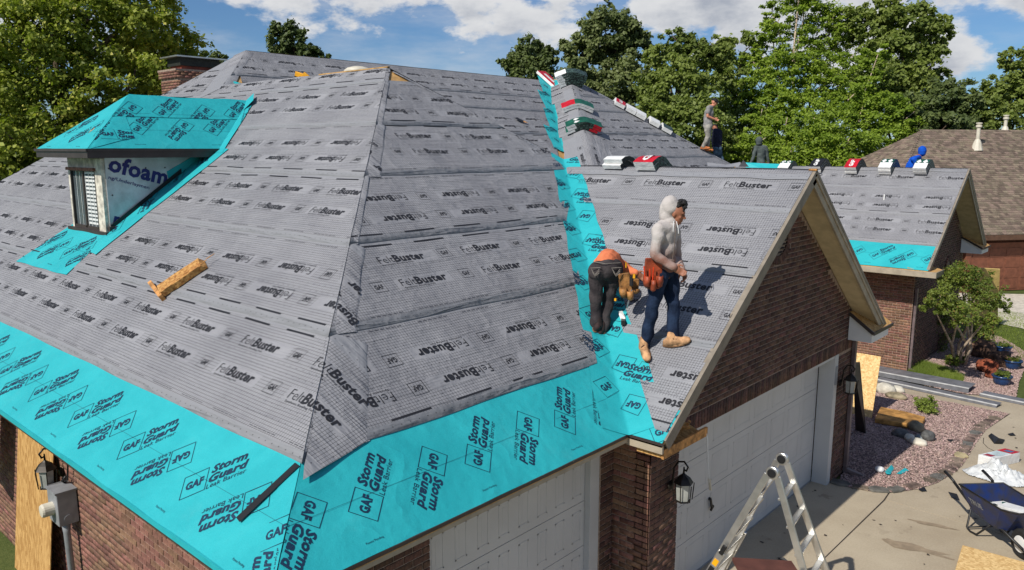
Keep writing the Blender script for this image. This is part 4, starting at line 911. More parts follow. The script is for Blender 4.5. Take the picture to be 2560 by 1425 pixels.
pebbles([(.05,10.0),(1.5,10.0),(1.5,17),(-1.6,17),(-1.6,10.6)] if False else bedA,60000,.010,.022,M_peb); pebbles(bedC,32000,.012,.026,M_peb)
# flat edging stones round the bed
M_flag=material('flagstone',C(118,102,90),.9,var=.3,vscale=6,bump=.4,island=.3)
edge=[(.20,10.06),(.5,10.10),(.74,10.20),(.95,10.42),(1.12,10.75),(1.26,11.2),(1.33,11.75),(1.36,12.3),(1.32,12.9),(1.27,13.5),(1.22,14.1),(1.18,14.7),(1.16,15.3),(1.2,15.9),(1.22,16.5)]
def along(P,step):
    out=[]; 
    for i in range(len(P)-1):
        A=Vector(P[i]+(0,)); B=Vector(P[i+1]+(0,)); L=(B-A).length; n=max(1,int(L/step)); out+=[(A.lerp(B,k/n),(B-A).normalized()) for k in range(n)]
    return out
EDG=thing('stone_edging','row of flat mismatched flagstones edging the curved gravel bed','stone edging',(1.2,11,0))
MF=[M_flag,material('flagstone_rust',C(108,76,64),.9,var=.3,bump=.4),material('flagstone_cream',C(178,164,126),.9,var=.15,bump=.3),material('flagstone_grey',C(104,102,96),.9,var=.2,bump=.3)]
for k,(pt,d_) in enumerate(along(edge,.27)):
    m_=MB(); n=random.Random(k); an=math.atan2(d_.y,d_.x); pts=[]
    for i in range(8):
        t=2*math.pi*i/8; ex=abs(math.cos(t))**.5*math.copysign(1,math.cos(t))*.15; ey=abs(math.sin(t))**.5*math.copysign(1,math.sin(t))*.11; ex*=n.uniform(.7,1.15); ey*=n.uniform(.6,1.25)
        pts.append((pt.x+ex*math.cos(an)-ey*math.sin(an),pt.y+ex*math.sin(an)+ey*math.cos(an),gz(pt.x,pt.y)+.0))
    m_.prism(pts,(0,0,n.uniform(.02,.04))); m_.build('flagstone',MF[n.choice([0,0,0,1,3]) if k!=11 else 2],EDG,bevel=.008)
# single stones
def stone(loc,r,mat,label,seed,group=None,amp=.12,n=3,cat='stone'):
    m_=MB(); loc=Vector(loc); m_.blob((loc.x,loc.y,gz(loc.x,loc.y)+r[2]*.6),r,seed,amp,n); return m_.build('river_stone' if cat=='stone' else cat,mat,None,label,cat,group,smooth=True,loc=(loc.x,loc.y,gz(loc.x,loc.y)))
S1=material('stone_dark_grey',C(92,92,90),.7,var=.2,vscale=14,bump=.15); S2=material('stone_white',C(206,200,184),.7,var=.12,bump=.15); S3=material('stone_tan',C(150,138,112),.75,var=.25,bump=.3); S4=material('stone_blue_grey',C(124,132,136),.7,var=.12,bump=.15); S5=material('rust_rock',C(138,72,48),.9,var=.35,vscale=8,bump=.6); S6=material('brown_rock',C(98,74,60),.9,var=.35,vscale=8,bump=.6)
GS='smooth river stones piled beside the sandstone slab'
for q,r,mt,lb,sd in (((0.205,13.290,-0.114),(.17,.13,.10),S1,'dark grey river stone at the left of the pile beside the orange slab',1),((0.306,13.929,-0.152),(.15,.14,.13),S3,'tan brown round river stone touching the end of the orange slab',2),
  ((0.379,13.204,-0.109),(.09,.10,.08),S2,'small off-white river stone in the middle of the pile',3),((0.511,13.424,-0.122),(.10,.08,.06),S4,'small blue grey river stone in the middle of the pile',4),
  ((0.622,13.481,-0.125),(.13,.15,.12),S1,'dark grey river stone at the right of the pile beside the orange slab',5),((0.576,13.016,-0.098),(.17,.10,.08),S2,'large flat white river stone at the front of the pile',6)): stone(q,r,mt,lb,sd,GS)
GP='pale rocks beside the strand board sheet'
stone((-1.093,16.672,-0.313),(.22,.16,.16),S2,'angular white rock beside the leaning strand board sheet',8,GP,.35,2); stone((-0.921,16.967,-0.326),(.18,.12,.10),S2,'flat pale rock behind the greenish boulder',9,GP,.2,2); stone((-0.758,16.340,-0.296),(.24,.15,.09),S3,'low greenish tan boulder beside the pale rocks',10,GP,.1)
stone((0.223,20.603,-0.375),(.26,.2,.2),S5,'rust red boulder in front of the crepe myrtle',11,None,.45,3,'boulder'); stone((0.381,21.416,-0.375),(.34,.24,.26),S6,'large dark brown boulder between the blue pots',12,None,.5,3,'boulder'); stone((-0.185,22.114,-0.375),(.35,.2,.3),S6,'shaded dark boulder behind the rust red one',13,None,.45,3,'boulder'); stone((0.468,19.995,-0.375),(.18,.14,.15),S5,'small rusty rock beside the nearest blue pot',14,None,.4,3,'boulder')
sp=[(-0.434,13.779,-0.143),(-0.646,14.829,-0.208),(-0.161,14.867,-0.210),(0.255,14.756,-0.203),(0.343,14.207,-0.169),(0.162,13.917,-0.151)]
m_=MB(); m_.prism([(q[0],q[1],q[2]+.02) for q in sp],(0,0,.10)); m_.build('sandstone_slab',material('orange_sandstone',C(182,134,72),.85,var=.25,vscale=5,bump=.3),None,'long orange sandstone slab lying in the gravel bed','stone slab',loc=sp[0],bevel=.015)

# ---------------------------------------------------------------- vegetation
def leaf_mat(name,c1,c2,tr=.35,yel=None):
    m=bpy.data.materials.new(name); m.use_nodes=True; nt=m.node_tree; b_=nt.nodes['Principled BSDF']; out=nt.nodes['Material Output']
    g=N(nt,'ShaderNodeNewGeometry'); tc=N(nt,'ShaderNodeTexCoord'); n=noise(nt,tc.outputs['Object'],.55,3); r=X(nt,g.outputs['Random Per Island'])
    c=mixc(nt,(n.smooth(.32,.68)*.55+r*.45).clamp(),c1,c2)
    if yel: c=mixc(nt,r.smooth(.90,.97)*.8,c,yel)
    nt.links.new(c,b_.inputs['Base Color']); b_.inputs['Roughness'].default_value=.55; b_.inputs['Specular IOR Level'].default_value=.3
    t=N(nt,'ShaderNodeBsdfTranslucent'); nt.links.new(mixc(nt,1.0,c,(1.0,1.25,.55),'MULTIPLY'),t.inputs[0]); mx=N(nt,'ShaderNodeMixShader'); mx.inputs[0].default_value=tr
    nt.links.new(b_.outputs[0],mx.inputs[1]); nt.links.new(t.outputs[0],mx.inputs[2]); nt.links.new(mx.outputs[0],out.inputs[0]); return m
def leaves(name,centres,radii,nper,leaf,mat,parent,flat=.75,up=.5,aspect=.7,**kw):
    """centres (k,3), radii (k,), leaf quads scattered round every clump"""
    leaf=leaf*.78; nper=int(nper*1.55); k=len(centres); m=k*nper; c=np.repeat(centres,nper,0); rr=np.repeat(radii,nper)[:,None]
    d=RNG.normal(0,1,(m,3)); d/=np.linalg.norm(d,axis=1)[:,None]; rad=np.abs(RNG.normal(.55,.36,(m,1)))
    P=c+d*rad*rr*np.array([1,1,flat])
    nrm=d*.45+RNG.normal(0,.55,(m,3))+np.array([0,-.30,up]); nrm/=np.linalg.norm(nrm,axis=1)[:,None]
    t=np.cross(nrm,RNG.normal(0,1,(m,3))); t/=np.linalg.norm(t,axis=1)[:,None]; b_=np.cross(nrm,t); s=(leaf*RNG.uniform(.45,1.35,m))[:,None]
    V=np.stack([P-t*s,P+b_*s*aspect+nrm*s*.12,P+t*s,P-b_*s*aspect+nrm*s*.12],1).reshape(-1,3); i=np.arange(m)[:,None]*4
    F=np.concatenate([i+[0,1,2],i+[0,2,3]],1).reshape(-1,3)
    return np_obj(name,V,F,mat,parent,**kw)
def clumps(lobes,n,seed,shell=.55,cr=.16):
    g_=np.random.default_rng(seed); C_=[];Rr=[]; wts=np.array([l[3]*l[4]*l[5] for l in lobes])**.67; wts/=wts.sum()
    for l,w_ in zip(lobes,wts):
        m=max(4,int(n*w_)); d=g_.normal(0,1,(m,3)); d/=np.linalg.norm(d,axis=1)[:,None]; r=g_.uniform(shell**2,1.0,(m,1))**.5
        r*=1+.16*np.sin(d[:,:1]*7+seed)+.12*np.sin(d[:,2:3]*9+d[:,1:2]*5+seed*2)
        C_.append(np.array(l[:3])+d*r*np.array(l[3:6])); Rr.append(g_.uniform(.7,1.4,m)*cr*(l[3]*l[4]*l[5])**(1/3))
    return np.concatenate(C_),np.concatenate(Rr)
M_bark=material('bark',C(98,82,66),.95,var=.3,vscale=8,bump=.7,bscale=20); M_bark2=material('pale_bark',C(190,170,148),.85,var=.25,vscale=9,bump=.3,bscale=20)
def tree(name,label,cat,base,lobes,n,nper,leaf,mat,seed,group=None,cr=.16,flat=.75,up=.5,trunk=.22,bark=None,shell=.55):
    t=thing(name,label,cat,base,group); base=Vector(base); top=Vector((sum(l[0] for l in lobes)/len(lobes),sum(l[1] for l in lobes)/len(lobes),max(l[2] for l in lobes)))
    m_=MB(); mid=base.lerp(top,.5)+Vector((.2,.1,0)); top_=base.lerp(top,.8); m_.tube([base,base.lerp(top,.25),mid,top_],[trunk*1.25,trunk,trunk*.6,trunk*.12],8)
    for l in lobes:
        e_=Vector(l[:3]); s_=base.lerp(top,.32+.4*random.random()*((e_.z-base.z)/(top.z-base.z+.1))); s_.z=min(s_.z,e_.z-.2*l[5]); m_.tube([s_,s_.lerp(e_,.5)+Vector((0,0,.15)),e_,e_+Vector((l[3]*.5*random.uniform(-1,1),l[4]*.5*random.uniform(-1,1),l[5]*.6))],[trunk*.42,trunk*.3,trunk*.17,.02],6)
    m_.build('trunk',bark or M_bark,t,smooth=True)
    Cc,Rr=clumps(lobes,n,seed,shell,cr); leaves('crown',Cc,Rr,nper,leaf,mat,t,flat,up); return t
LF_maple=leaf_mat('maple_leaf',(.11,.16,.018),(.39,.42,.06),.35,(.58,.52,.11)); LF_dark=leaf_mat('dark_leaf',(.055,.085,.024),(.145,.18,.052),.25)
LF_oak=leaf_mat('oak_leaf',(.075,.105,.030),(.20,.23,.08),.25); LF_mid=leaf_mat('mid_leaf',(.095,.135,.024),(.24,.29,.06),.3)
LF_cyp=leaf_mat('cypress_leaf',(.12,.195,.016),(.30,.39,.040),.35); LF_shrub=leaf_mat('shrub_leaf',(.07,.11,.016),(.22,.27,.045),.35,(.24,.13,.05)); LF_low=leaf_mat('low_leaf',(.14,.20,.03),(.30,.36,.07),.35)
def push(P,k): q=CAM+(Vector(P)-CAM)*k; return q
def pushl(lobes,k): return [(*push(l[:3],k),l[3]*k,l[4]*k,l[5]*k) for l in lobes]
def lb(P,rx,ry=None,rz=None): return (P[0],P[1],P[2],rx,ry or rx,rz or rx*.85)
# big maple on the left
tree('maple_tree','large sunlit yellow-green maple rising beyond the roof at the far left','tree',(-22.5,6.5,-.3),[lb((-22.337,5.739,8.290),1.9),lb((-22.169,4.125,6.607),2.0),lb((-22.301,7.342,9.145),1.7),lb((-21.359,6.241,6.663),1.7),lb((-24.548,5.422,9.629),2.2),lb((-20.353,4.770,5.275),1.5),lb((-21.552,7.249,5.871),1.3),lb((-22.202,8.898,9.555),1.4),lb((-24.185,7.459,11.070),2.2),lb((-20.993,8.098,7.326),1.3),lb((-20.677,3.668,4.746),1.3),lb((-19.896,5.816,5.051),1.1)],900,80,.085,LF_maple,3,cr=.22,trunk=.3)
tree('maple_tree','second maple standing behind the chimney, darker at its foot','tree',(-24.5,10.5,-.3),[lb((-23.590,10.233,8.936),1.35),lb((-22.946,10.656,8.254),1.0),lb((-23.161,10.172,7.026),1.3),lb((-23.902,9.340,6.344),1.4),lb((-23.571,11.251,7.371),.8),lb((-25.386,10.474,11.048),1.1),lb((-24.666,8.327,4.980),1.6)],420,72,.09,LF_maple,5,cr=.24,trunk=.25)
tree('broadleaf_tree','dark low tree glimpsed between chimney and roof','tree',(-36,17,-.3),[lb((-36.915,18.878,9.648),1.0),lb((-36.633,19.208,9.966),.5),lb((-38.223,17.594,9.223),2.0)],120,50,.15,LF_dark,6,cr=.25)
tree('broadleaf_tree','small dark ragged tree poking above the far ridge under open sky','tree',(-39,25.5,-.3),[lb((-39.788,25.009,11.836),.75,.75,1.1),lb((-39.149,25.587,11.836),.9,.9,1.2),lb((-38.531,26.004,11.230),.8),lb((-40.056,24.938,12.564),.35,.35,.7),lb((-39.306,25.576,12.394),.3,.3,.6),lb((-38.046,26.386,10.988),.45),lb((-37.576,26.783,10.867),.35,.35,.5)],170,48,.13,LF_dark,8,cr=.26)
BG='trees lining the back of the garden'
def far(label,base,lobes,n,nper,leaf,mat,seed,push_=None,**k):
    if push_: q=CAM+(Vector(base)-CAM)*push_; base=(q.x,q.y,-.4); lobes=pushl(lobes,push_)
    return tree('broadleaf_tree',label,'tree',base,lobes,n,nper,leaf,mat,seed,BG,**k)
far('dark rounded tree standing apart, left of the stacked bundles on the hip','(-26.131,32.955,4.712)' and (-26,33,-.4),[lb((-26.927,33.657,10.755),1.2),lb((-27.471,33.028,10.174),.9),lb((-26.200,34.261,10.522),.85),lb((-26.703,33.586,9.593),1.6),lb((-27.949,32.677,10.522),.3),lb((-26.746,33.985,11.452),.4)],240,46,.14,LF_dark,11,cr=.24)
far('tall olive green oak with a ragged domed top behind the bundles',(-23,36,-.4),[lb((-23.740,36.816,11.917),1.9),lb((-24.680,35.746,10.987),1.3),lb((-22.549,37.785,11.452),1.3),lb((-24.139,36.729,13.079),.9),lb((-23.297,37.381,12.614),.9),lb((-23.924,34.604,9.046),1.6),lb((-22.015,36.278,8.819),2.0),lb((-22.226,34.281,6.964),2.0)],620,56,.145,LF_oak,12,cr=.2)
far('green tree between the olive oak and the bright cypresses',(-19,36,-.4),[lb((-18.839,36.942,11.055),1.0),lb((-19.391,36.237,10.186),1.1),lb((-18.108,37.449,10.404),1.2),lb((-18.163,35.553,8.377),2.0),lb((-18.238,33.757,6.855),1.6),lb((-16.274,34.063,6.415),1.9),lb((-17.818,39.161,10.743),1.2)],600,54,.13,LF_mid,13,cr=.2)
far('mid green bushy tree behind the grey-shirted man',(-14.5,33.5,-.4),[lb((-14.930,34.321,8.162),1.6),lb((-14.747,36.349,10.254),1.1),lb((-13.802,33.549,6.362),1.6),lb((-13.899,31.822,5.214),1.5),lb((-12.167,33.302,4.841),1.6)],420,50,.14,LF_mid,14,push_=1.25,cr=.2)
def cyp(label,base,lobes,n,nper,seed,k=1.36):
    q=push(base,k); base=(q.x,q.y,-.4); lobes=pushl(lobes,k); return tree('cypress_tree',label,'tree',base,lobes,n,nper,.098,LF_cyp,seed,BG,cr=.23,flat=.5,up=.75,trunk=.2,bark=M_bark2,shell=.35)
cyp('tall bright green feathery cypress in the middle of the tree line',(-10.9,33.1,-.4),[lb((-11.974,33.439,10.493),.9,.9,1.5),lb((-10.985,34.547,11.402),1.1,1.1,1.6),lb((-10.817,33.404,8.808),1.6),lb((-10.058,35.173,10.493),1.1,1.1,1.5),lb((-11.653,31.785,8.052),1.2),lb((-9.482,33.667,7.698),1.4),lb((-11.293,34.612,12.857),1.2),lb((-12.530,32.678,9.402),.7),lb((-12.102,33.580,11.584),.5,.5,.9),lb((-10.431,31.261,6.944),1.3),lb((-8.962,34.429,8.936),1.1),lb((-9.300,35.987,11.039),1.0),lb((-12.256,31.114,7.521),1.0)],860,66,21)
cyp('bright green cypress with low spreading boughs beside the grey-hooded man',(-8.2,30.0,-.4),[lb((-7.556,31.218,7.337),1.1),lb((-7.133,32.562,8.517),.7,.7,1.1),lb((-6.559,31.240,6.510),1.2),lb((-7.747,29.366,6.022),1.3),lb((-6.797,28.637,5.091),1.4),lb((-6.179,32.387,7.013),.9),lb((-5.702,31.979,6.351),1.0),lb((-5.839,30.224,5.241),1.3),lb((-5.271,33.095,6.529),.5,.5,.3)],520,72,22)
cyp('low bright cypress boughs left of the grey-hooded man',(-11.5,31.0,-.4),[lb((-9.351,29.288,6.043),1.1),lb((-10.587,29.661,6.564),.9),lb((-9.795,27.364,5.395),1.0),lb((-8.262,27.275,4.940),1.2),lb((-7.691,27.792,4.940),1.0)],260,66,23)
far('tall dark open-crowned tree right of the cypresses',(-11,50,-.4),[lb((-11.447,50.921,12.931),1.7),lb((-10.266,51.818,12.204),1.3),lb((-11.846,48.818,11.349),1.4),lb((-10.432,51.268,10.506),1.6),lb((-9.804,52.408,12.931),.7),lb((-10.082,49.743,8.499),1.6),lb((-12.627,50.024,13.658),1.2),lb((-9.354,52.644,12.204),.35),lb((-13.819,48.773,12.931),1.3),lb((-11.756,46.953,8.897),1.6),lb((-10.908,49.219,9.449),1.4)],680,50,.15,LF_mid,15,cr=.19)
far('low dark tree behind the neighbouring roof hip',(-9,47,-.4),[lb((-8.275,48.610,8.366),1.3),lb((-9.037,46.273,7.188),1.5),lb((-7.484,49.111,7.457),1.2),lb((-7.652,45.943,6.278),1.6)],300,48,.14,LF_dark,16,cr=.22)
far('dark tree at the far right edge beyond the vent pipes',(-5,52,-.4),[lb((-5.825,52.704,10.525),.9),lb((-5.110,52.969,8.898),1.6),lb((-6.307,51.831,8.666),1.1),lb((-7.099,50.949,7.968),1.0),lb((-5.351,50.882,6.775),1.6),lb((-4.115,53.979,9.363),2.0),lb((-6.548,49.797,6.775),1.2)],420,48,.14,LF_mid,17,cr=.21)
# far woods that close the horizon
fw_l=[]
for k in range(46):
    t=-1.25+k*.055; d_=74+6*math.sin(k*1.7); x=CAM.x+math.sin(t)*d_; y=CAM.y+math.cos(t)*d_; fw_l.append((x,y,2.2+1.2*math.sin(k*2.3),3.6,3.6,2.8+.9*math.sin(k*1.3)))
Cc,Rr=clumps(fw_l,2200,31,.4,.26); leaves('distant_woods',Cc,Rr,22,.26,LF_oak,None,.8,.5,kind='stuff',label='distant line of woods closing the horizon behind the roofs',cat='woods')
# crepe myrtle in the bed
cm=thing('crepe_myrtle','small multi-trunked tree with pale bark in the gravel bed beside the second gable','tree',(-0.461,20.813,-0.375)); bs=Vector((-0.461,20.813,-0.375)); m_=MB()
cl=[lb((-0.286,19.080,2.280),.5,.5,.40),lb((-0.443,18.029,1.906),.42),lb((0.172,19.381,1.795),.45),lb((0.001,18.078,1.571),.45,.45,.3),lb((-0.465,17.678,1.664),.28),lb((0.484,19.882,1.561),.28),lb((-0.083,19.797,2.215),.35),lb((-0.578,18.816,2.280),.25),lb((0.431,18.951,1.299),.3),lb((-0.533,17.384,1.842),.18)]
for k,l in enumerate(cl[:7]):
    o_=Vector((math.cos(k)*.12,math.sin(k)*.12,0)); e_=Vector(l[:3]); m_.tube([bs+o_,bs+o_*2+Vector((0,0,.5)),(bs+o_*2+Vector((0,0,.5))).lerp(e_,.55),e_],[.045,.036,.022,.008],7)
m_.build('trunk',M_bark2,cm,smooth=True); Cc,Rr=clumps(cl,330,41,.3,.26); leaves('crown',Cc,Rr,34,.034,LF_shrub,cm,.8,.5)
Cc,Rr=clumps([lb((bs.x-.1,bs.y-.1,bs.z+.12),.28,.28,.15)],30,42,.2,.3); leaves('basal_shoots',Cc,Rr,30,.03,LF_shrub,cm,.8,.5)
def shrub(name,label,loc,r,n,nper,leaf,mat,seed,h=None,cat='shrub',group=None):
    t=thing(name,label,cat,loc,group); m_=MB(); B=Vector(loc)
    for k in range(5): m_.tube([B,B+Vector((r*.6*math.cos(k*1.3),r*.6*math.sin(k*1.3),(h or r)*.8))],[.012,.004],5)
    m_.build('stem',M_bark,t); Cc,Rr=clumps([(B.x,B.y,B.z+(h or r)*.6,r,r,(h or r)*.6)],n,seed,.3,.3); leaves('foliage',Cc,Rr,nper,leaf,mat,t,.8,.6); return t
shrub('rounded_shrub','small bright green rounded shrub in the gravel bed',(0.073,15.590,-0.254),.26,50,40,.022,LF_low,51,.32)
shrub('leafy_shrub','leafy green shrub growing against the arched window wall',(-1.191,21.966,-0.375),.45,60,36,.03,LF_shrub,52,1.6); shrub('leafy_shrub','small yellowish shrub on the gravel behind the crepe myrtle',(-0.535,23.686,-0.375),.4,50,34,.035,LF_shrub,53,.6)
def tufts(name,pts,n,h,mat,label):
    x0,y0=np.array(pts).min(0); x1,y1=np.array(pts).max(0); x=RNG.uniform(x0,x1,n); y=RNG.uniform(y0,y1,n); k=inpoly(x,y,pts); x,y=x[k],y[k]; m=len(x); z=np.array([gz(a_,b_) for a_,b_ in zip(x,y)]); an=RNG.uniform(0,6.28,m); hh=h*RNG.uniform(.5,1.2,m); w_=.006+0*x
    b0=np.stack([x-w_*np.cos(an),y-w_*np.sin(an),z],-1); b1=np.stack([x+w_*np.cos(an),y+w_*np.sin(an),z],-1); t_=np.stack([x+RNG.normal(0,.35,m)*hh,y+RNG.normal(0,.35,m)*hh,z+hh],-1)
    V=np.stack([b0,b1,t_],1).reshape(-1,3); np_obj(name,V,np.arange(len(V)).reshape(-1,3),mat,kind='stuff',label=label,cat='grass')
tufts('grass_patch',[(-1.24,19.0),(-.55,18.75),(.05,18.85),(-.1,19.5),(-.6,20.0),(-1.24,20.3)],26000,.13,LF_low,'rough green grass patch along the foot of the second gable wall')
tufts('lawn_grass',[(.3,23.6),(1.0,21.3),(4,24),(3,27),(-1.0,30),(-1.5,27)],30000,.07,LF_low,'sunlit lawn beside the neighbouring driveway')
# plant pots
pot=None
for q,lb_ in (((0.765,19.481,-0.375),'blue glazed pot of trailing plants nearest the metal channels'),((0.674,21.317,-0.375),'blue glazed pot half hidden by the brown boulder'),((0.165,22.896,-0.375),'blue glazed pot of orange-tinged plants farthest from the driveway'),((-0.340,22.439,-0.375),'dark blue pot shaded behind the crepe myrtle trunks')):
    if pot is None:
        pot=thing('plant_pot',lb_,'plant pot',q,'blue plant pots on the gravel'); Q=Vector(q); m_=MB(); m_.lathe([(.13,.0),(.17,.06),(.20,.15),(.205,.20),(.23,.21),(.23,.245),(.19,.245),(.18,.20)],Q,(0,0,1),20); m_.build('pot',material('blue_glaze',(.015,.05,.14),.25,var=.15,spec=.6),pot,smooth=True)
        Cc,Rr=clumps([(Q.x,Q.y,Q.z+.27,.2,.2,.09)],24,61,.2,.35); leaves('plant',Cc,Rr,22,.022,LF_shrub,pot,.8,.6)
    else: c_=copy_tree(pot); c_.location=q; c_['label']=lb_; c_.rotation_euler.z=random.random()*6

# ---------------------------------------------------------------- shingle bundles
M_wrapw=material('white_wrapper',(.76,.76,.74),.4,var=.06,bump=.5,bscale=16); M_red=material('red_wrapper',C(190,24,40),.4,var=.12,bump=.5,bscale=16); M_green=material('green_wrapper',C(24,86,68),.4,var=.15)
def side_fn(nt,c,tc,bs):
    n=noise(nt,tc.outputs['Object'],22,3); return mixc(nt,n.smooth(.5,.54),C(22,34,32),C(70,92,84))
M_side=material('dark_printed_wrapper',(.03,.04,.04),.4,fn=side_fn); M_blk=material('black_wrapper',C(26,26,28),.45)
NORM=lambda v_:np.array(v_,float)/np.linalg.norm(v_)
def bent(P,e_,a_,b_,k,label,top=M_wrapw,patch=None,diam=False,half=.47,w_=.33,t=.068,group=None,side=None,dx=0.,txt=None,flip=False,top2=None,side_l=None,side_r=None,lead=None):
    P=np.array(P,float); e_=NORM(e_);a_=NORM(a_);b_=NORM(b_); r=.10; n_=NORM(-(a_+b_)); f=lambda s:(s+math.sqrt(s*s+r*r))/2
    drop=abs(np.dot((a_+b_)*r/2,n_))
    rows=15; ss=np.linspace(-half,half,rows)+dx
    def pt(s,h): 
        nn=NORM(-a_*0+ (np.cross(e_,a_)*(1 if np.dot(np.cross(e_,a_),n_)>0 else -1))*(1-np.clip(s/.24+.5,0,1)) + (np.cross(e_,b_)*(1 if np.dot(np.cross(e_,b_),n_)>0 else -1))*np.clip(s/.24+.5,0,1))
        return P+a_*f(-s)+b_*f(s)+n_*drop+nn*h
    h0=.022+k*(t+.010); m_=MB(); vs=[]; sag=lambda i:.004*math.sin(i*1.7+k)
    for i,s in enumerate(ss):
        for (u,h) in ((-w_/2,h0),(w_/2,h0),(w_/2,h0+t+sag(i)),(-w_/2,h0+t+sag(i))): vs.append(pt(s,h)+e_*u)
    fs=[];mi=[]
    for i in range(rows-1):
        b0=i*4;b1=b0+4; fs+=[(b0,b0+1,b1+1,b1),(b0+1,b0+2,b1+2,b1+1),(b0+2,b0+3,b1+3,b1+2),(b0+3,b0,b1,b1+3)]
        c_=(i<6) if not flip else (i>8); mi+=[0,(side_l if (side_l is not None and i<4) else (side_r if (side_r is not None and i>9) else 2)),1 if (c_ or top2 is None) else 3,(side_l if (side_l is not None and i<4) else (side_r if (side_r is not None and i>9) else 2))]
    if lead is not None:
        for i in range(4): mi[i*4+2]=0
    fs+=[(0,1,2,3),((rows-1)*4,(rows-1)*4+3,(rows-1)*4+2,(rows-1)*4+1)]; mi+=[0,0]
    for v_ in [vs]: m_.v=[tuple(q) for q in v_]
    m_.f=fs; m_.m=mi; base=tuple(P+n_*.02); o=m_.build('shingle_bundle',[M_wrapw,top,side or M_side,top2 or top,M_red],None,label,'shingle bundle',group,loc=base)
    # white diamonds / letters printed on the top
    s0=-half*.55+dx if not flip else half*.55+dx
    if txt or diam:
        T=[]
        if txt: T.append(rot2(word(txt,-.14,-.05,.28,.10,.05),0 if not txt=='GAF' else math.pi/2))
        if diam: T+= [rot2(rect(-.045,-.045,.045,.045),math.pi/4,-.08,.10),rot2(rect(-.045,-.045,.045,.045),math.pi/4,.08,.10)]
        T=np.concatenate(T).reshape(-1,2); V=np.array([pt(s0+(q[1]),h0+t+.008)+e_*q[0] for q in T]); np_obj('printed_label',V,np.arange(len(V)).reshape(-1,3),M_wrapw,o)
    return o
G1='shingle bundles straddling the front gable ridge'; G2='shingle bundles straddling the second gable ridge'; G3='shingle bundles stacked along the far hip'; G4='shingle bundles down the right hand hip'
EX=(1,0,0); ga=(0,-1,-p1); gb=(0,1,-p1); za=(0,-1,-p2); zb_=(0,1,-p2)
for k,lbx in ((0,'lower white shingle bundle on the front gable ridge, left of the red one'),(1,'upper all-white shingle bundle on the front gable ridge, left of the red one')): bent((-2.62+.03*k,g,zg),EX,ga,gb,k,lbx,side=M_blk,group=G1,dx=.27+.04*k,half=.42)
for k,lbx in ((0,'white bundle under the red bundle on the front gable ridge'),(1,'red and white shingle bundle topping its pair on the front gable ridge')): bent((-2.02,g,zg),EX,ga,gb,k,lbx,top=M_red if k else M_wrapw,txt='GAF' if k else None,top2=M_side if k else None,group=G1,dx=.25,half=.42)
for x_,n_b,nm,top,dm,tx,sd in ((-5.70,2,'green and white stack beside the grey-hooded man',M_green,True,None,None),(-4.72,3,'black, red and white stack just behind the front gable peak',M_blk,False,'GAF',M_blk),(-3.70,3,'red-topped stack, third from the left on the second gable ridge',M_red,False,'GAF',M_blk),(-2.78,3,'green-topped stack left of the blue-hooded man',M_green,True,None,None),(-1.88,3,'green-topped stack nearest the second gable peak',M_green,True,None,None)):
    for k in range(n_b):
        last=k==n_b-1; bent((x_,g2,zg2),EX,za,zb_,k,('top bundle of the ' if last else ['bottom bundle of the ','middle bundle of the '][k if n_b>2 else 0])+nm,top=top if last else M_wrapw,diam=dm and last,txt=tx if last else None,side=sd,group=G2,dx=random.uniform(-.02,.02)+.04,half=.44,lead=M_wrapw if (dm and last) else None)
hh1=NORM((1,-1,-p)); aL=-pd if np.dot(pd,(1.,1,0))>0 else pd; aL=NORM(np.cross(nS,hh1)); aL=aL if aL[0]<0 else -aL
nE=np.array([p,0,1])/SL; aR=NORM(np.cross(nE,hh1)); aR=aR if aR[1]>0 else -aR
hq=lambda d_:np.array([x3,y3,z3])+hh1*d_
for dd,n_b,nm in ((.42,5,'tall stack at the top of the hip'),(2.15,2,'stack halfway up the hip'),(3.55,3,'stack low on the hip above the loose felt cap')):
    for k in range(n_b):
        last=k==n_b-1; first=k==0
        bent(hq(dd),hh1,aL,aR,k,('topmost' if last else ('lowest' if first else ['','second','third','fourth'][k]))+' bundle of the '+nm,top=(M_wrapw if n_b==5 else (M_red if (last and n_b==2) else M_green)) ,top2=M_green if n_b!=5 else M_side,side=(M_wrapw if (n_b==2) else M_side),group=G3,half=(.36 if n_b==5 else .44),t=.07,dx=random.uniform(-.04,.04),diam=(n_b==3 and last),side_l=0 if n_b!=2 else None,side_r=4 if n_b==3 else None)
hh2=NORM((1,1,-p)); bR=NORM(np.cross(nE,hh2)); bR=bR if bR[1]<0 else -bR; nN=np.array([0,p,1])/SL; bB=NORM(np.cross(nN,hh2)); bB=bB if bB[0]<0 else -bB
for k,(dd,tp,lbx) in enumerate(((1.75,M_red,'red-topped bundle, highest on the right hand hip'),(2.15,M_wrapw,'white bundle just below the red one on the right hand hip'),(2.5,M_wrapw,'white bundle third down the right hand hip'),(3.0,M_wrapw,'white bundle fourth down the right hand hip'),(3.45,M_side,'half-folded green and white bundle lowest on the right hand hip'))):
    bent(np.array([x3,y3,z3])+hh2*dd,hh2,bR,bB,0,lbx,top=tp,txt='GAF' if k==0 else None,side=M_wrapw,group=G4,half=.42,dx=-.02,t=.12)
q=Vector((-12.104,17.394,7.463)); Rm=Matrix((Vector(PF.S),Vector(PF.T),Vector(PF.N))).transposed(); m_=MB(); m_.box(q+Vector(PF.N)*.09,(.40,.85,.09),Rm); o=m_.build('shingle_bundle',[M_wrapw],None,'single red shingle bundle lying at the top of the far valley','shingle bundle',loc=tuple(q),bevel=.01)
m_=MB(); m_.box(q+Vector(PF.N)*.138,(.39,.83,.008),Rm); m_.build('red_panel',M_red,o); m_=MB(); m_.box(q+Vector(PF.N)*.145,(.10,.5,.004),Rm); m_.build('white_band',M_wrapw,o)
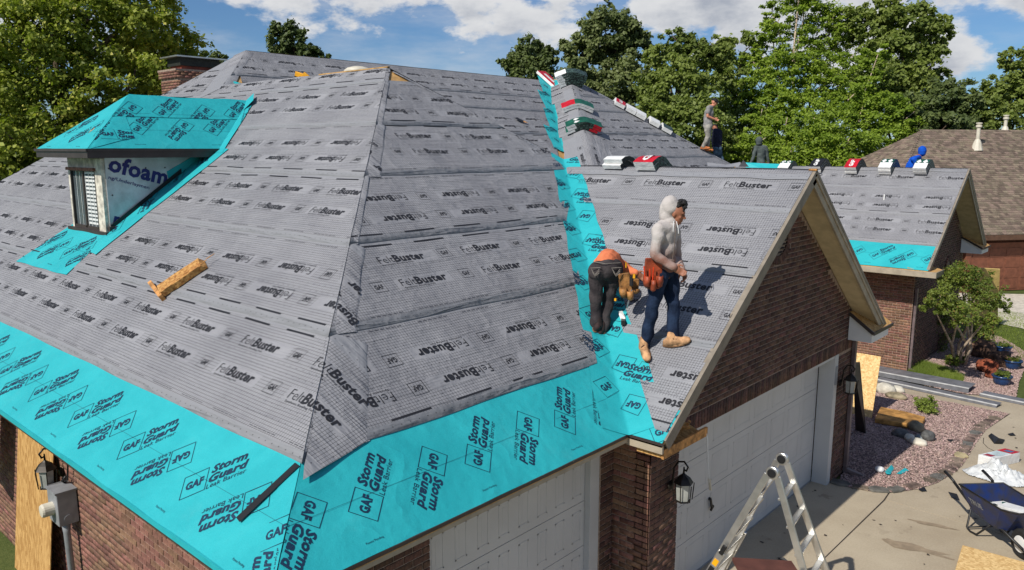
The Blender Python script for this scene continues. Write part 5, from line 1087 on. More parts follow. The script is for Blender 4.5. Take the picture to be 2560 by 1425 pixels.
# loose felt cap piece draped over the foot of the hip
fc=Plane(((-7.670,14.121,4.929)),(0,1,0),(-1,0,p))
FH8=Fold(PH,P3X,(x3,y3,z3),hb,np.array([-1.,-1,0]),np.array([1.,1,0]))
A_=felt_layout(2,False)[0]; fold_sheet('roofing_felt',FH8,((-.62,3.95),(.62,3.9),(.95,6.2),(-.75,6.2)),M_felt,.035,uvoff=(.1,.2),uvrot=math.pi/2,prints=rot2(A_,-math.pi/2,-.7,6.9),pmat=M_print)
m_=MB(); qv=(-0.986,7.635,5.106); m_.add([(-1.12,g+.02,zg+.035),(-.80,g-.06,zg+.025),(-.62,g+.03,zg+.035),(-.68,g+.12,zg+.09),(-.9,g+.14,zg+.05),(-1.18,g+.12,zg+.08)],[(0,1,4,5),(1,2,3,4)]); m_.build('curled_felt',M_felt,HOUSE)
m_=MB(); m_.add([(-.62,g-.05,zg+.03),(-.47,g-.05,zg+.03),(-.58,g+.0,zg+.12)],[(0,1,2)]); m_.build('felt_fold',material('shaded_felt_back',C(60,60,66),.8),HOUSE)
# little pipe and nail hole
m_=MB(); m_.lathe([(.02,-.03),(.02,.14),(.014,.15)],(-2.518,20.151,3.996),(0,0,1),8); m_.build('pipe_stub',M_white,HOUSE)
qv=np.array((-10.229,13.908,6.107))+np.array([.03,0,.03]); m_=MB(); m_.add([tuple(qv+np.array(PF.S)*a_+np.array(PF.T)*b_+PF.N*.015) for a_,b_ in ((-.14,.07),(-.02,.10),(.12,-.04),(.03,-.12),(-.10,-.05))],[(0,1,2,3,4)]); m_.build('torn_hole',M_black,HOUSE); m_=MB(); m_.add([tuple(qv+np.array(PF.S)*a_+np.array(PF.T)*b_+PF.N*.02) for a_,b_ in ((.03,-.12),(.12,-.04),(.20,-.16))],[(0,1,2)]); m_.build('torn_deck_chip',M_wood,HOUSE)
# turbine/dome vent peeping over the ridge, yellow tools and a teal scrap
m_=MB(); c_=(-9.590,8.070,6.988); m_.lathe([(.02,-.3),(.10,-.25),(.28,-.04),(.30,.0),(.22,.06),(.1,.09),(.01,.1)],c_,(0,0,1),20); m_.build('dome_vent',M_pvc,HOUSE,smooth=True)
yt=thing('nail_gun','yellow and black roofing nail gun lying by the rear ridge','nail gun',(-8.748,6.100,6.701)); B=Vector((-8.748,6.100,6.701)); M_yel=material('yellow_plastic',C(226,160,20),.4)
m_=MB(); m_.beam(B+Vector((-.13,.0,.05)),B+Vector((.10,.06,-.02)),.07,.09); m_.beam(B+Vector((.06,.02,.02)),B+Vector((.16,.08,-.08)),.06,.14); m_.build('body',M_yel,yt,bevel=.01)
m_=MB(); m_.beam(B+Vector((-.16,.0,-.01)),B+Vector((.02,.05,-.06)),.05,.05); m_.lathe([(.05,-.03),(.05,.03)],B+Vector((.0,.02,-.05)),(1,.3,0),12); m_.lathe([(.025,0),(.02,.08)],B+Vector((.14,.07,-.1)),(1,.3,-.4),10); m_.build('magazine',M_black,yt)
m_=MB(); c_=Vector((-10.952,5.900,6.638)); m_.add([c_+Vector((-.18,0,.0)),c_+Vector((.22,.0,.0)),c_+Vector((.2,.14,.03)),c_+Vector((-.05,.1,.09)),c_+Vector((-.15,.1,.04))],[(0,1,2,3,4)]); m_.build('leak_barrier',M_teal,HOUSE)
m_=MB(); c_=Vector((-0.626,7.629,5.102)); 
rt_=MB(); z_=zg2+.1; rt_.add([(-6.75,g2-.6,zg2-.42),(-5.9,g2-.35,zg2-.22),(-5.9,g2+.02,zg2+.06),(-6.6,g2-.1,zg2+.0),(-6.95,g2-.3,zg2+.10)],[(0,1,2,3,4)]); rt_.build('leak_barrier',M_teal,HOUSE)

# ---------------------------------------------------------------- broken board on the roof
M_split=material('splintered_board',C(206,160,98),.85,vscale=26,bump=.9,bscale=34,col2=C(150,100,54),spec=.15)
def onL(P,h): return Vector(P)+Vector(PL.N)*h
b0,b1=Vector((-4.999,1.630,3.636)),Vector((-4.781,2.062,3.949)); d_=(b1-b0).normalized(); n_=Vector(PL.N); sd=d_.cross(n_)
bd=thing('broken_board','short splintered piece of old fascia board lying on the grey felt','wooden board',tuple(b0)); m_=MB(); L_=(b1-b0).length; W_=.125; vs=[];K_=14
rr=random.Random(4)
for i in range(K_+1):
    t=i/K_*L_; wob=rr.uniform(-.006,.006); e1_=rr.uniform(-.012,.012) if i in (0,K_) else 0
    for (s_,h_) in ((-W_+wob,.012),(W_+wob,.012),(W_+wob*.6+e1_*.3,.085),(-W_-wob,.085)): vs.append(b0+d_*(t+(rr.uniform(-.03,.05) if i==K_ else 0))+sd*s_+n_*(h_+.012))
fs=[]
for i in range(K_):
    a0=i*4; fs+=[(a0,a0+1,a0+5,a0+4),(a0+1,a0+2,a0+6,a0+5),(a0+2,a0+3,a0+7,a0+6),(a0+3,a0,a0+4,a0+7)]
fs+=[(0,1,2,3),(K_*4,K_*4+3,K_*4+2,K_*4+1)]; m_.add(vs,fs); m_.build('plank',M_split,bd)
m_=MB(); 
for k in range(6): m_.beam(b0+d_*(.05+k*.12)+sd*(W_-.01-.03*(k%3))+n_*.098,b0+d_*(.17+k*.12)+sd*(W_-.03*(k%3))+n_*.100,.012,.006,up=tuple(n_))
m_.build('splinters',M_wood,bd,kind='stuff')
m_=MB(); c0=Vector((-5.410,1.699,3.685)); c1=Vector((-4.841,1.576,3.596)); m_.beam(c0+n_*.05,c1+n_*.05,.05,.08,up=tuple(n_)); m_.build('end_block',M_wood,bd,bevel=.004)

# ---------------------------------------------------------------- lanterns, meter, sheets
def lantern(base,out,label,hgt=.42,first=None):
    """coach lantern: base = wall point at lamp centre, out = outward unit vector"""
    B=Vector(base); o_=Vector(out); t=thing('wall_lantern',label,'lantern',base,'coach lanterns on the brick walls'); c_=B+o_*.16
    m_=MB(); m_.lathe([(.055,0),(.055,.015),(.03,.03)],B+Vector((0,0,-.02)),tuple(o_),14); m_.build('wall_plate',M_bronze,t)
    arm=[B+o_*.02+Vector((0,0,.0)),B+o_*.04+Vector((0,0,.20)),B+o_*.09+Vector((0,0,.28)),c_+Vector((0,0,.30)),c_+o_*.05+Vector((0,0,.25)),c_+o_*.03+Vector((0,0,.20)),c_+Vector((0,0,.21))]
    m_=MB(); m_.tube(arm,.011,8); m_.tube([c_+Vector((0,0,.24)),c_+Vector((0,0,.14))],[.008,.014],8); m_.build('arm',M_bronze,t,smooth=True)
    m_=MB(); m_.lathe([(.008,.17),(.03,.15),(.075,.115),(.105,.07),(.112,.06),(.10,.055)],c_,(0,0,1),6); m_.build('cap',M_bronze,t)
    m_=MB(); m_.lathe([(.082,.055),(.070,-.14),(.05,-.141)],c_,(0,0,1),6); m_.build('glass',M_glass,t)
    x_=Vector((0,0,1)).orthogonal(); y_=Vector((0,0,1)).cross(x_); m_=MB()
    for j in range(6):
        a_=2*math.pi*j/6; dv=x_*math.cos(a_)+y_*math.sin(a_); m_.tube([c_+dv*.085+Vector((0,0,.055)),c_+dv*.073+Vector((0,0,-.14))],.006,5)
    m_.lathe([(.078,-.14),(.085,-.155),(.04,-.17),(.01,-.185)],c_,(0,0,1),6); m_.build('frame',M_bronze,t)
    m_=MB(); m_.lathe([(.012,-.13),(.012,-.03),(.003,-.0)],c_,(0,0,1),8); m_.build('candle',M_white,t); return t
lantern((xw+.02,4.86,1.70),(1,0,0),'black coach lantern on the narrow brick pier left of the big garage door'); lantern((xw+.02,10.05,1.70),(1,0,0),'black coach lantern right of the big garage door')
lantern((-5.15,.40,1.77),(0,-1,0),'weathered coach lantern above the electric meter')
mt=thing('electric_meter','grey metal electric meter box with a round meter on the brick wall','meter box',(-4.95,.25,1.5))
m_=MB(); m_.b2((-5.05,.20,1.28),(-4.75,.405,1.66)); m_.build('meter_box',M_galv,mt,bevel=.008); m_=MB(); m_.b2((-5.06,.185,1.655),(-4.74,.41,1.675)); m_.build('box_lid',M_galv,mt)
m_=MB(); m_.lathe([(.075,0),(.075,.10),(.065,.12),(.02,.125)],(-4.90,.20,1.46),(0,-1,0),18); m_.build('meter',M_pvc,mt,smooth=False); m_=MB(); m_.tube([(-4.86,.30,1.29),(-4.86,.30,1.15),(-4.86,.32,-.1)],[.05,.036,.036],12); m_.build('conduit',M_galv,mt,smooth=True)
m_=MB(); m_.lathe([(.045,0),(.045,.004)],(-4.748,.3,1.35),(1,0,0),16); m_.build('knockout',M_galv,mt)
m_=MB(); m_.tube([(-5.0,.38,1.68),(-4.86,.36,1.75),(-4.80,.36,1.95),(-4.84,.37,2.15),(-4.84,.38,2.25)],.010,7); m_.tube([(-5.0,.38,1.66),(-4.95,.33,1.72),(-4.9,.36,1.78)],.012,7); m_.build('service_cable',M_black,mt,smooth=True)
def board(name,pts,th,mat,label,cat='plywood sheet',group=None,nrm=None):
    P_=[Vector(q) for q in pts]; nn=(P_[1]-P_[0]).cross(P_[2]-P_[0]).normalized(); m_=MB(); m_.prism(P_,nn*th); return m_.build(name,mat,None,label,cat,group,loc=tuple(P_[0]),bevel=.002)
board('strand_board_sheet',[(-7.038,0.200,-0.892),(-5.493,0.200,-0.208),(-5.242,0.375,2.014),(-6.464,0.375,2.053)],.012,M_osb,'tall weathered strand board sheet leaning on the left brick wall beside the meter')
board('strand_board_sheet',[(-7.9,.0,1.2),(-7.3,-.15,1.2),(-6.75,.15,2.2),(-7.3,.3,2.25)],.012,M_osb,'scrap of strand board under the eave at the far left edge')
board('strand_board_sheet',[(-1.2,14.15,-.16),(-.60,14.15,-.16),tuple(Vector((-0.693,14.750,1.023))),tuple(Vector((-0.693,14.750,1.023))-Vector((.62,0,0)))],.014,M_osb2,'new pale strand board sheet propped on edge beside the garage corner')
board('strand_board_sheet',[(-0.545,13.026,-0.099),(-0.322,12.946,-0.094),((-0.450,12.639,1.390)),((-0.450,12.278,1.464))],.02,M_dark,'dark board leaning behind the downspout','board')
board('strand_board_sheet',[(2.19,9.06,.03),(2.30,8.1,.03),(3.6,8.2,.03),(3.1,9.12,.03)],.014,M_osb2,'strand board offcut lying on the driveway in front of the wheelbarrow')
board('wood_panel',[(-1.378,26.292,-0.375),(-0.724,26.884,-0.375),(-0.644,25.865,1.651),(-1.274,25.306,1.701)],.03,material('yellow_pine',C(214,184,116),.7,var=.12),'framed yellow pine panel standing beyond the second gable corner','wooden panel')
# downspouts belong to the house
def spout(x,y,zt,zb,nm='downspout',mat=M_dark):
    m_=MB(); m_.b2((x,y-.04,zb+.12),(x+.06,y+.04,zt)); m_.hexa([(x,y-.04,zb+.02),(x+.06,y-.04,zb+.02),(x+.06,y+.04,zb+.02),(x,y+.04,zb+.02),(x,y-.04,zb+.14),(x+.06,y-.04,zb+.14),(x+.06,y+.04,zb+.14),(x,y+.04,zb+.14)]); m_.beam((x+.03,y,zb+.09),(x+.30,y+.05,zb+.015),.08,.06); return m_.build(nm,mat,HOUSE,bevel=.006)
spout(xw+.005,10.56,2.32,-.02,mat=material('mauve_brown_metal',C(112,98,98),.45)); spout(-1.27,19.14,1.85,-.38,mat=MATS['mauve_brown_metal'])
# grey metal channels on the ground
def channel(A,B_,w_,label,h=.05):
    A=Vector(A);B_=Vector(B_); d=(B_-A).normalized(); s_=Vector((-d.y,d.x,0)); z=Vector((0,0,1)); m_=MB()
    m_.beam(A+z*h,B_+z*h,w_,.008); m_.beam(A-s_*w_/2*.98+z*(h*.5),B_-s_*w_/2*.98+z*(h*.5),.006,h); o=m_.build('metal_channel',material('dark_grey_trim',C(112,113,118),.5,spec=.5),None,label,'metal channel','grey metal trim lengths on the ground',loc=tuple(A))
    m_=MB(); m_.beam(A-s_*(w_/2-.03)+z*(h+.012),B_-s_*(w_/2-.03)+z*(h+.012),.05,.016); m_.build('bright_edge',material('pale_trim',C(196,196,194),.5),o); return o
channel((-1.9,18.42,-.34),(.36,18.36,-.34),.62,'wide grey metal trim length nearest the grass patch',.10); channel((-1.6,17.72,-.34),(1.10,17.42,-.34),.34,'long narrow grey metal trim length edging the gravel bed',.05); channel((.60,18.22,-.36),(3.0,18.0,-.36),.36,'grey metal trim length running off the right edge',.05)
# trash and small things
m_=MB(); m_.blob(Vector((0.511,11.007,-0.013))+Vector((0,0,.05)),(.075,.075,.055),3,.1,2); m_.build('foam_cup',M_white,None,'crushed white foam cup on the gravel','cup',loc=(0.511,11.007,-0.013))
def scrap(pts,mat,label,h=.02,cat='scrap',name='scrap'):
    m_=MB(); m_.add([(q[0],q[1],gz(q[0],q[1])+h+.02*math.sin(i*2.1)+.01) for i,q in enumerate(pts)],[tuple(range(len(pts)))]); q=pts[0]; return m_.build(name,mat,None,label,cat,loc=(q[0],q[1],gz(q[0],q[1])))
scrap([(0.596,11.019,-0.013),(0.590,11.385,-0.024),(0.648,11.342,-0.023),(0.703,10.958,-0.012),(0.665,10.874,-0.010)],M_teal,'crumpled teal membrane scrap beside the foam cup'); scrap([(0.761,11.061,-0.014),(0.804,11.398,-0.024),(0.864,11.408,-0.025),(0.820,11.072,-0.015)],M_teal,'thin teal membrane strip on the gravel')
scrap([(1.409,14.682,-0.199),(1.431,14.857,-0.210),(1.583,14.735,-0.202),(1.699,14.650,-0.197),(1.712,14.311,-0.176),(1.593,14.243,-0.171)],M_black,'torn black shingle scrap on the driveway beside the stone edging',.015); scrap([(0.902,13.731,-0.140),(1.002,13.775,-0.143),(0.996,13.593,-0.132)],M_black,'small dark scrap in the middle of the gravel',.02)
scrap([(1.210,10.647,-0.006),(1.263,10.782,-0.008),(1.331,10.699,-0.006),(1.274,10.604,-0.005)],M_black,'small dark scrap beside the curved stone edge',.01); scrap([(1.652,15.152,-0.228),(1.727,15.276,-0.236),(1.793,15.202,-0.231),(1.719,15.078,-0.223)],M_black,'tiny black scrap at the right edge of the driveway',.01); scrap([(1.586,10.882,-0.010),(1.719,10.844,-0.009),(1.801,10.680,-0.006),(1.678,10.682,-0.006)],M_black,'dark scrap by the wheelbarrow handles',.008); scrap([(0.436,7.089,0.000),(0.520,7.124,0.000),(0.583,7.127,0.000),(0.514,7.036,0.000)],M_black,'dark scrap on the shaded driveway under the ladder',.008)
m_=MB(); m_.tube([(1.365,14.519,-0.189),(1.434,14.131,-0.164),(1.565,13.867,-0.148),(1.691,13.745,-0.141)],.006,5); m_.build('wire',M_black,None,'thin bent wire on the driveway near the black scrap','wire',loc=(1.365,14.519,-0.189))
# string dangling from the open return
m_=MB(); m_.tube([(xg-.02,5.03,2.36),(xg+.0,5.06,2.25),(xg,5.10,2.0),(xg+.01,5.13,1.72)],[.014,.010,.006,.004],6); st_=m_.build('dangling_string',M_white,None,'thin pale strip dangling in front of the big garage door','string',loc=(xg,5.03,2.36))
m_=MB(); m_.beam((xg+.01,5.13,1.76),(xg+.015,5.16,1.62),.03,.012); m_.build('tag',M_pvc,st_)
V=[];F=[]; rd=random.Random(9)
for k in range(150):
    x,y=rd.uniform(-.1,5),rd.uniform(3.,16.6)
    if y>9.9 and x<1.62: continue
    s_=rd.uniform(.008,.032); a_=rd.uniform(0,6.28); z=gz(x,y)+.006; n0=len(V)
    for j in range(4): t=a_+j*1.57+rd.uniform(-.4,.4); V.append((x+s_*math.cos(t)*rd.uniform(.6,1.4),y+s_*math.sin(t)*rd.uniform(.5,1.1),z+rd.uniform(0,.008)))
    F.append((n0,n0+1,n0+2,n0+3))
np_obj('shingle_crumbs',np.array(V),F,material('crumb_dark',C(64,56,50),.9,island=.5),kind='stuff',label='small dark shingle crumbs scattered over the driveway',cat='debris')
# shingle carton and clear plastic
A_=Vector((1.634,12.644,-0.078)); B_=Vector((1.875,12.625,-0.077)); D_=Vector((2.142,13.378,-0.119)); bx=thing('cardboard_carton','white cardboard carton with red print lying on the driveway','carton',tuple(A_)); e1_=(B_-A_); e2_=(D_-B_); h=Vector((0,0,.19))
m_=MB(); m_.hexa([A_,B_,B_+e2_,A_+e2_,A_+h,B_+h,B_+e2_+h,A_+e2_+h]); m_.build('carton',M_wrapw,bx,bevel=.006)
def cq(u0,u1,v0,v1,dz=.004): return [A_+e1_*u+e2_*v_+h+Vector((0,0,dz)) for u,v_ in ((u0,v0),(u1,v0),(u1,v1),(u0,v1))]
m_=MB(); m_.add(cq(.0,1,.68,1.0),[(0,1,2,3)]); m_.build('red_panel',M_red,bx); m_=MB(); m_.add(cq(.2,.7,.06,.22),[(0,1,2,3)]); m_.build('red_label',material('crimson_print',C(170,50,70),.5),bx); m_=MB(); m_.add(cq(.08,.9,.24,.66),[(0,1,2,3)]); m_.build('pale_panel',material('pale_blue_print',C(196,212,214),.5),bx); m_=MB(); m_.add(cq(.3,.8,.76,.9,.007),[(0,1,2,3)]); m_.build('blue_badge',material('badge_blue',C(70,110,150),.5),bx)
def crumple(name,c_,r,h_,mat,label,cat,sd,n=46):
    V=[];F=[]
    for j in range(n):
        for i in range(n):
            u=i/(n-1)*2-1; v_=j/(n-1)*2-1; k=max(0,1-(u*u+v_*v_)**.9*.9); zz_=h_*k*(.35+1.1*abs(mnoise.noise(Vector((u*2+sd,v_*2,sd))))+.9*abs(mnoise.noise(Vector((u*6,v_*6+sd,sd))))+.3*abs(mnoise.noise(Vector((u*13,v_*13+sd,sd)))))
            rr_=1+.25*mnoise.noise(Vector((math.atan2(v_,u)*1.2,sd,0))); x=c_[0]+r[0]*u*rr_; y=c_[1]+r[1]*v_*rr_
            V.append((x,y,gz(x,y)+.01+zz_))
    F=[(j*n+i,j*n+i+1,(j+1)*n+i+1,(j+1)*n+i) for j in range(n-1) for i in range(n-1) if ((i+.5)/(n-1)*2-1)**2+((j+.5)/(n-1)*2-1)**2<1.02]
    return np_obj(name,np.array(V),F,mat,loc=(c_[0],c_[1],gz(*c_[:2])),label=label,cat=cat)
M_plas=material('crumpled_plastic',(.70,.72,.72),.22,spec=.7,var=.04,trans=.15); crumple('plastic_sheet',(2.033,12.188,-0.056),(.46,.36),.20,M_plas,'heap of crumpled clear white plastic wrap beside the carton','plastic wrap',2.3)
# wheelbarrow
dW=Vector((.715,-.70,0)).normalized(); sW=Vector((-dW.y,dW.x,0)); hW=Vector((1.91,10.20,0)); U=Vector((0,0,1)); wb=thing('wheelbarrow','blue steel wheelbarrow with black handles holding shingle wrappers','wheelbarrow',(2.3,9.8,0)); M_blue=material('dark_blue_paint',C(24,44,96),.4,var=.3,vscale=7,col2=C(44,46,58)); M_tyre=material('tyre_rubber',(.02,.02,.02),.8)
def W3(l,s_,z): return hW+dW*l+sW*s_+U*z
top_=[W3(.38,-.33,.64),W3(1.22,-.30,.66),W3(1.38,-.16,.67),W3(1.38,.16,.67),W3(1.22,.30,.66),W3(.38,.33,.64)]; bot_=[W3(.56,-.235,.33),W3(1.02,-.20,.29),W3(1.12,-.10,.30),W3(1.12,.10,.30),W3(1.02,.20,.29),W3(.56,.235,.33)]
m_=MB(); n=6
inn=[q+ (Vector((0,0,-.0))) for q in top_]; cen=sum(top_,Vector())/6; in_t=[q+(cen-q).normalized()*.012 for q in top_]; in_b=[q+U*.014 for q in bot_]
m_.add(top_+bot_,[(i,(i+1)%n,n+(i+1)%n,n+i) for i in range(n)]+[tuple(range(n,2*n))]); m_.add(in_t+in_b,[(i,(i+1)%n,n+(i+1)%n,n+i)[::-1] for i in range(n)]+[tuple(range(n,2*n))[::-1]]); m_.add(top_+in_t,[(i,(i+1)%n,n+(i+1)%n,n+i) for i in range(n)]); tr_=m_.build('tray',M_blue,wb)
m_=MB(); m_.tube(top_+[top_[0]],.012,7); m_.build('tray_rim',M_black,wb,smooth=True)
for s_ in (-1,1):
    m_=MB(); m_.tube([W3(.20,s_*.29,.60),W3(.55,s_*.24,.40),W3(1.05,s_*.14,.30),W3(1.42,s_*.09,.19)],.02,8); m_.build('frame_rail',M_black,wb,smooth=True)
    m_=MB(); m_.tube([W3(-.02,s_*.29,.66),W3(.12,s_*.29,.63),W3(.22,s_*.29,.60)],[.022,.022,.018],10); m_.build('handle_grip',M_black,wb,smooth=True)
    m_=MB(); m_.tube([W3(.55,s_*.23,.38),W3(.50,s_*.23,.04),W3(.58,s_*.23,.015),W3(.70,s_*.22,.03),W3(.92,s_*.17,.30)],.014,7); m_.build('leg',M_black,wb,smooth=True)
m_=MB(); m_.tube([W3(.52,-.23,.05),W3(.52,.23,.05)],.012,6); m_.tube([W3(1.42,-.10,.19),W3(1.60,-.06,.08),W3(1.62,0,.05),W3(1.60,.06,.08),W3(1.42,.10,.19)],.012,6); m_.build('brace',M_black,wb,smooth=True)
wc=W3(1.30,0,.20); m_=MB(); m_.lathe([(.12,-.045),(.175,-.045),(.20,-.02),(.20,.02),(.175,.045),(.12,.045)],wc,tuple(sW),24); wh=m_.build('wheel',M_tyre,wb,smooth=False); m_=MB(); m_.lathe([(.02,-.06),(.11,-.05),(.12,-.03),(.12,.03),(.11,.05),(.02,.06)],wc,tuple(sW),20); m_.build('rim',M_white,wh)
tpw=Flat(tuple(W3(.52,-.345,.50)),tuple(dW),tuple((W3(.38,-.33,.64)-W3(.62,-.17,.36)).normalized())); T=word('TRUE',.02,-.03,.26,.075,.03); V_=tpw.at(T.reshape(-1,2),.0)+np.array([0,0,0]); 
nside=(top_[1]-top_[0]).cross(bot_[0]-top_[0]).normalized(); nside=nside if nside.dot(-sW)>0 else -nside
o_=(top_[0].lerp(bot_[0],.5)).lerp(top_[1].lerp(bot_[1],.5),.12)+nside*.004; ex=(top_[1]-top_[0]).normalized(); ey=(top_[0]-bot_[0]).normalized(); V_=np.array([list(o_+ex*q[0]+ey*q[1]) for q in T.reshape(-1,2)]); np_obj('printed_lettering',V_,np.arange(len(V_)).reshape(-1,3),M_galv,tr_)
for k,(l,s_,mt_,sz,lbx) in enumerate(((.72,-.05,M_green,(.30,.20,.012),'green and white shingle wrapper in the wheelbarrow'),(.85,.06,M_wrapw,(.32,.18,.012),'white shingle wrapper on the green one in the wheelbarrow'),(1.08,.0,M_wrapw,(.34,.2,.05),'white bundle end lying across the wheelbarrow nose'))):
    m_=MB(); R_=Matrix((dW,sW,U)).transposed()@Matrix.Rotation(.3*k-.2,3,'Z')@Matrix.Rotation(-.12,3,'Y'); c_=W3(l,s_,.47+.06*k); m_.box(c_,sz,R_)
    if k<2:
        for j in (-1,1): m_.box(c_+Vector((0,0,.009))+R_@Vector((.07*j,.03,0)),(.07,.07,.006),R_@Matrix.Rotation(.78,3,'Z'),mi=1)
    m_.build('wrapper',[mt_,M_wrapw if k==0 else M_green],None,lbx,'wrapper',loc=tuple(c_),bevel=.003)
# articulated ladder
lad=thing('folding_ladder','aluminium multi-position ladder standing as an A-frame in front of the big garage door','ladder',(1.1,5.3,0))
def rail(Fp,Tp,w_=.072,h_=.026,mat=M_metal,nm='rail',lbl=None):
    m_=MB(); m_.beam(Fp,Tp,w_,h_,up=(0,1,0)); o=m_.build(nm,mat,lad,bevel=.004); return o
tf,tb=Vector((1.18,5.0,2.10)),Vector((1.10,5.42,2.10)); lf,lbk=Vector((.22,4.86,.0)),Vector((.22,5.52,.0)); rf_,rbk=Vector((2.04,4.90,.0)),Vector((1.98,5.62,.0))
for A_,B_ in ((lf,tf+Vector((-.05,0,-.03))),(lbk,tb+Vector((-.05,0,-.03))),(rf_,tf+Vector((.05,0,-.03))),(rbk,tb+Vector((.05,0,-.03)))): rail(A_,B_)
for A_,B_,s_ in ((lf,tf,-1),(lbk,tb,-1),(rf_,tf,1),(rbk,tb,1)):      # outer telescoping sections, lower half
    yo=-.032 if A_.y<5.2 else .032; rail(A_+Vector((0,yo,0)),A_.lerp(B_,.52)+Vector((0,yo,0)),.080,.03,nm='outer_rail')
for (A0,A1,B0,B1) in ((lf,tf,lbk,tb),(rf_,tf,rbk,tb)):
    for k in range(7):
        t=.12+k*.126; m_=MB(); m_.beam(A0.lerp(A1,t),B0.lerp(B1,t),.06,.026); m_.build('rung',M_metal,lad,bevel=.004)
for c_ in (tf,tb):
    m_=MB(); m_.lathe([(.06,-.024),(.068,-.018),(.068,.018),(.06,.024)],c_+Vector((0,0,.0)),(0,1,0),22); hg=m_.build('hinge',M_metal,lad); m_=MB(); m_.lathe([(.042,-.040),(.046,-.032),(.046,-.022)],c_+Vector((0,0,0)),(0,1,0),18); m_.build('lock_knob',M_black,hg)
for A_,B_ in ((lf,tf),(rf_,tf)):
    c_=A_.lerp(B_,.54)+Vector((0,-.055,0)); m_=MB(); m_.box(c_,(.05,.03,.13),Matrix.Rotation(math.atan2((B_-A_).x,(B_-A_).z),3,'Y')); m_.build('slide_lock',M_black,lad,bevel=.01)
    for k,(mt_,f0,f1) in enumerate(((M_yel,.44,.475),(M_black,.34,.43),(M_wrapw,.30,.33))):
        m_=MB(); a0=A_.lerp(B_,f0)+Vector((0,-.049,0)); a1=A_.lerp(B_,f1)+Vector((0,-.049,0)); m_.beam(a0,a1,.055,.003,up=(0,1,0)); m_.build('sticker',mt_,lad)
m_=MB(); m_.beam((1.410,3.768,1.675),(1.813,4.126,1.643),.25,.03); m_.build('brown_board',material('red_brown_board',C(96,58,48),.8),None,'reddish brown board end at the bottom edge below the ladder','board',loc=(1.410,3.768,1.675))

# ---------------------------------------------------------------- people
RH=Vector((.7414,.6710,0)); FH_=Vector((-.6710,.7414,0)); ZH=Vector((0,0,1))
def skin_prims():
    return MB()
def cap_(m_,p0,r0,p1,r1,n=12):
    p0=Vector(p0);p1=Vector(p1); d=(p1-p0); L=d.length; d=d/L if L>1e-6 else ZH; pts=[];rs=[]
    for k in range(4): t=math.pi/2*(k+.15)/4.15; pts.append(p0-d*r0*math.cos(t)); rs.append(r0*math.sin(t))
    for k in range(1,4): pts.append(p0+(p1-p0)*k/4); rs.append(r0+(r1-r0)*k/4)
    for k in range(4): t=math.pi/2*(1-(k+.0)/4.15); pts.append(p1+d*r1*math.cos(t)); rs.append(r1*math.sin(t))
    m_.tube(pts,rs,n)
def chain(m_,pts,rs):
    for i in range(len(pts)-1): cap_(m_,pts[i],rs[i],pts[i+1],rs[i+1])
def ell(m_,c_,r,R_=None,seed=0,amp=0):
    mm=MB(); mm.blob((0,0,0),r,seed,amp,3); R_=R_ or Matrix.Identity(3); m_.add([Vector(c_)+R_@Vector(q) for q in mm.v],mm.f)
def solid(m_,name,mat,parent,voxel=.012,it=3,wr=.0,wf=14,label=None,kind=None):
    me=bpy.data.meshes.new('t'); me.from_pydata([Vector(q) for q in m_.v],[],m_.f); bm=bmesh.new(); bm.from_mesh(me); bmesh.ops.recalc_face_normals(bm,faces=bm.faces); bm.to_mesh(me); bm.free()
    o=bpy.data.objects.new('t',me); COL.objects.link(o); r_=o.modifiers.new('r','REMESH'); r_.mode='VOXEL'; r_.voxel_size=voxel; s_=o.modifiers.new('s','SMOOTH'); s_.factor=.5; s_.iterations=it
    dg=bpy.context.evaluated_depsgraph_get(); dg.update(); me2=bpy.data.meshes.new_from_object(o.evaluated_get(dg)); bpy.data.objects.remove(o)
    off=rootloc(parent); n=len(me2.vertices); co=np.empty(n*3); me2.vertices.foreach_get('co',co); co=co.reshape(-1,3)
    if wr:
        no=np.empty(n*3); me2.vertex_normals.foreach_get('vector',no); no=no.reshape(-1,3); x,y,z=co.T
        w=np.sin(wf*z*1.9+4*np.sin(wf*.45*x+1)+3*np.sin(wf*.5*y))*.6+np.sin(wf*1.1*(x+y)+5*np.sin(wf*.7*z))*.4+np.sin(wf*3.1*z+3*np.sin(wf*1.3*(x-y)))*.3
        co=co+no*(w*wr)[:,None]
    co-=np.array(off); me2.vertices.foreach_set('co',co.ravel()); me2.polygons.foreach_set('use_smooth',np.ones(len(me2.polygons),dtype=bool)); me2.materials.clear(); me2.materials.append(mat); me2.name=name; me2.update()
    ob=bpy.data.objects.new(name,me2); place(ob,parent,label,kind=kind); return ob
M_skin=material('skin',C(150,98,74),.55,var=.06,spec=.35); M_skin2=material('skin_light',C(196,132,104),.55,var=.06)
M_hair=material('black_hair',(.012,.010,.010),.6,bump=.8,bscale=60,var=.3)
def hoodie_fn(nt,c,tc,bs):
    s=N(nt,'ShaderNodeSeparateXYZ'); nt.links.new(tc.outputs['Object'],s.inputs[0]); z=X(nt,s.outputs[2]); n=noise(nt,tc.outputs['Object'],3.2,5,.6); k=((z*-2.1+2.8)+(n-.5)*3.0).clamp(); return mixc(nt,k*.9,C(184,177,172),C(126,82,66))
M_hood=material('stained_cream_cotton',C(210,200,190),.9,fn=hoodie_fn,bump=.35,bscale=28,spec=.1)
M_denim=material('blue_denim',C(42,56,80),.9,var=.35,vscale=7,bump=.4,bscale=40,spec=.1,col2=C(28,36,54)); M_grey_denim=material('grey_brown_denim',C(78,72,72),.9,vscale=5,bump=.4,bscale=40,spec=.1,col2=C(50,46,48))
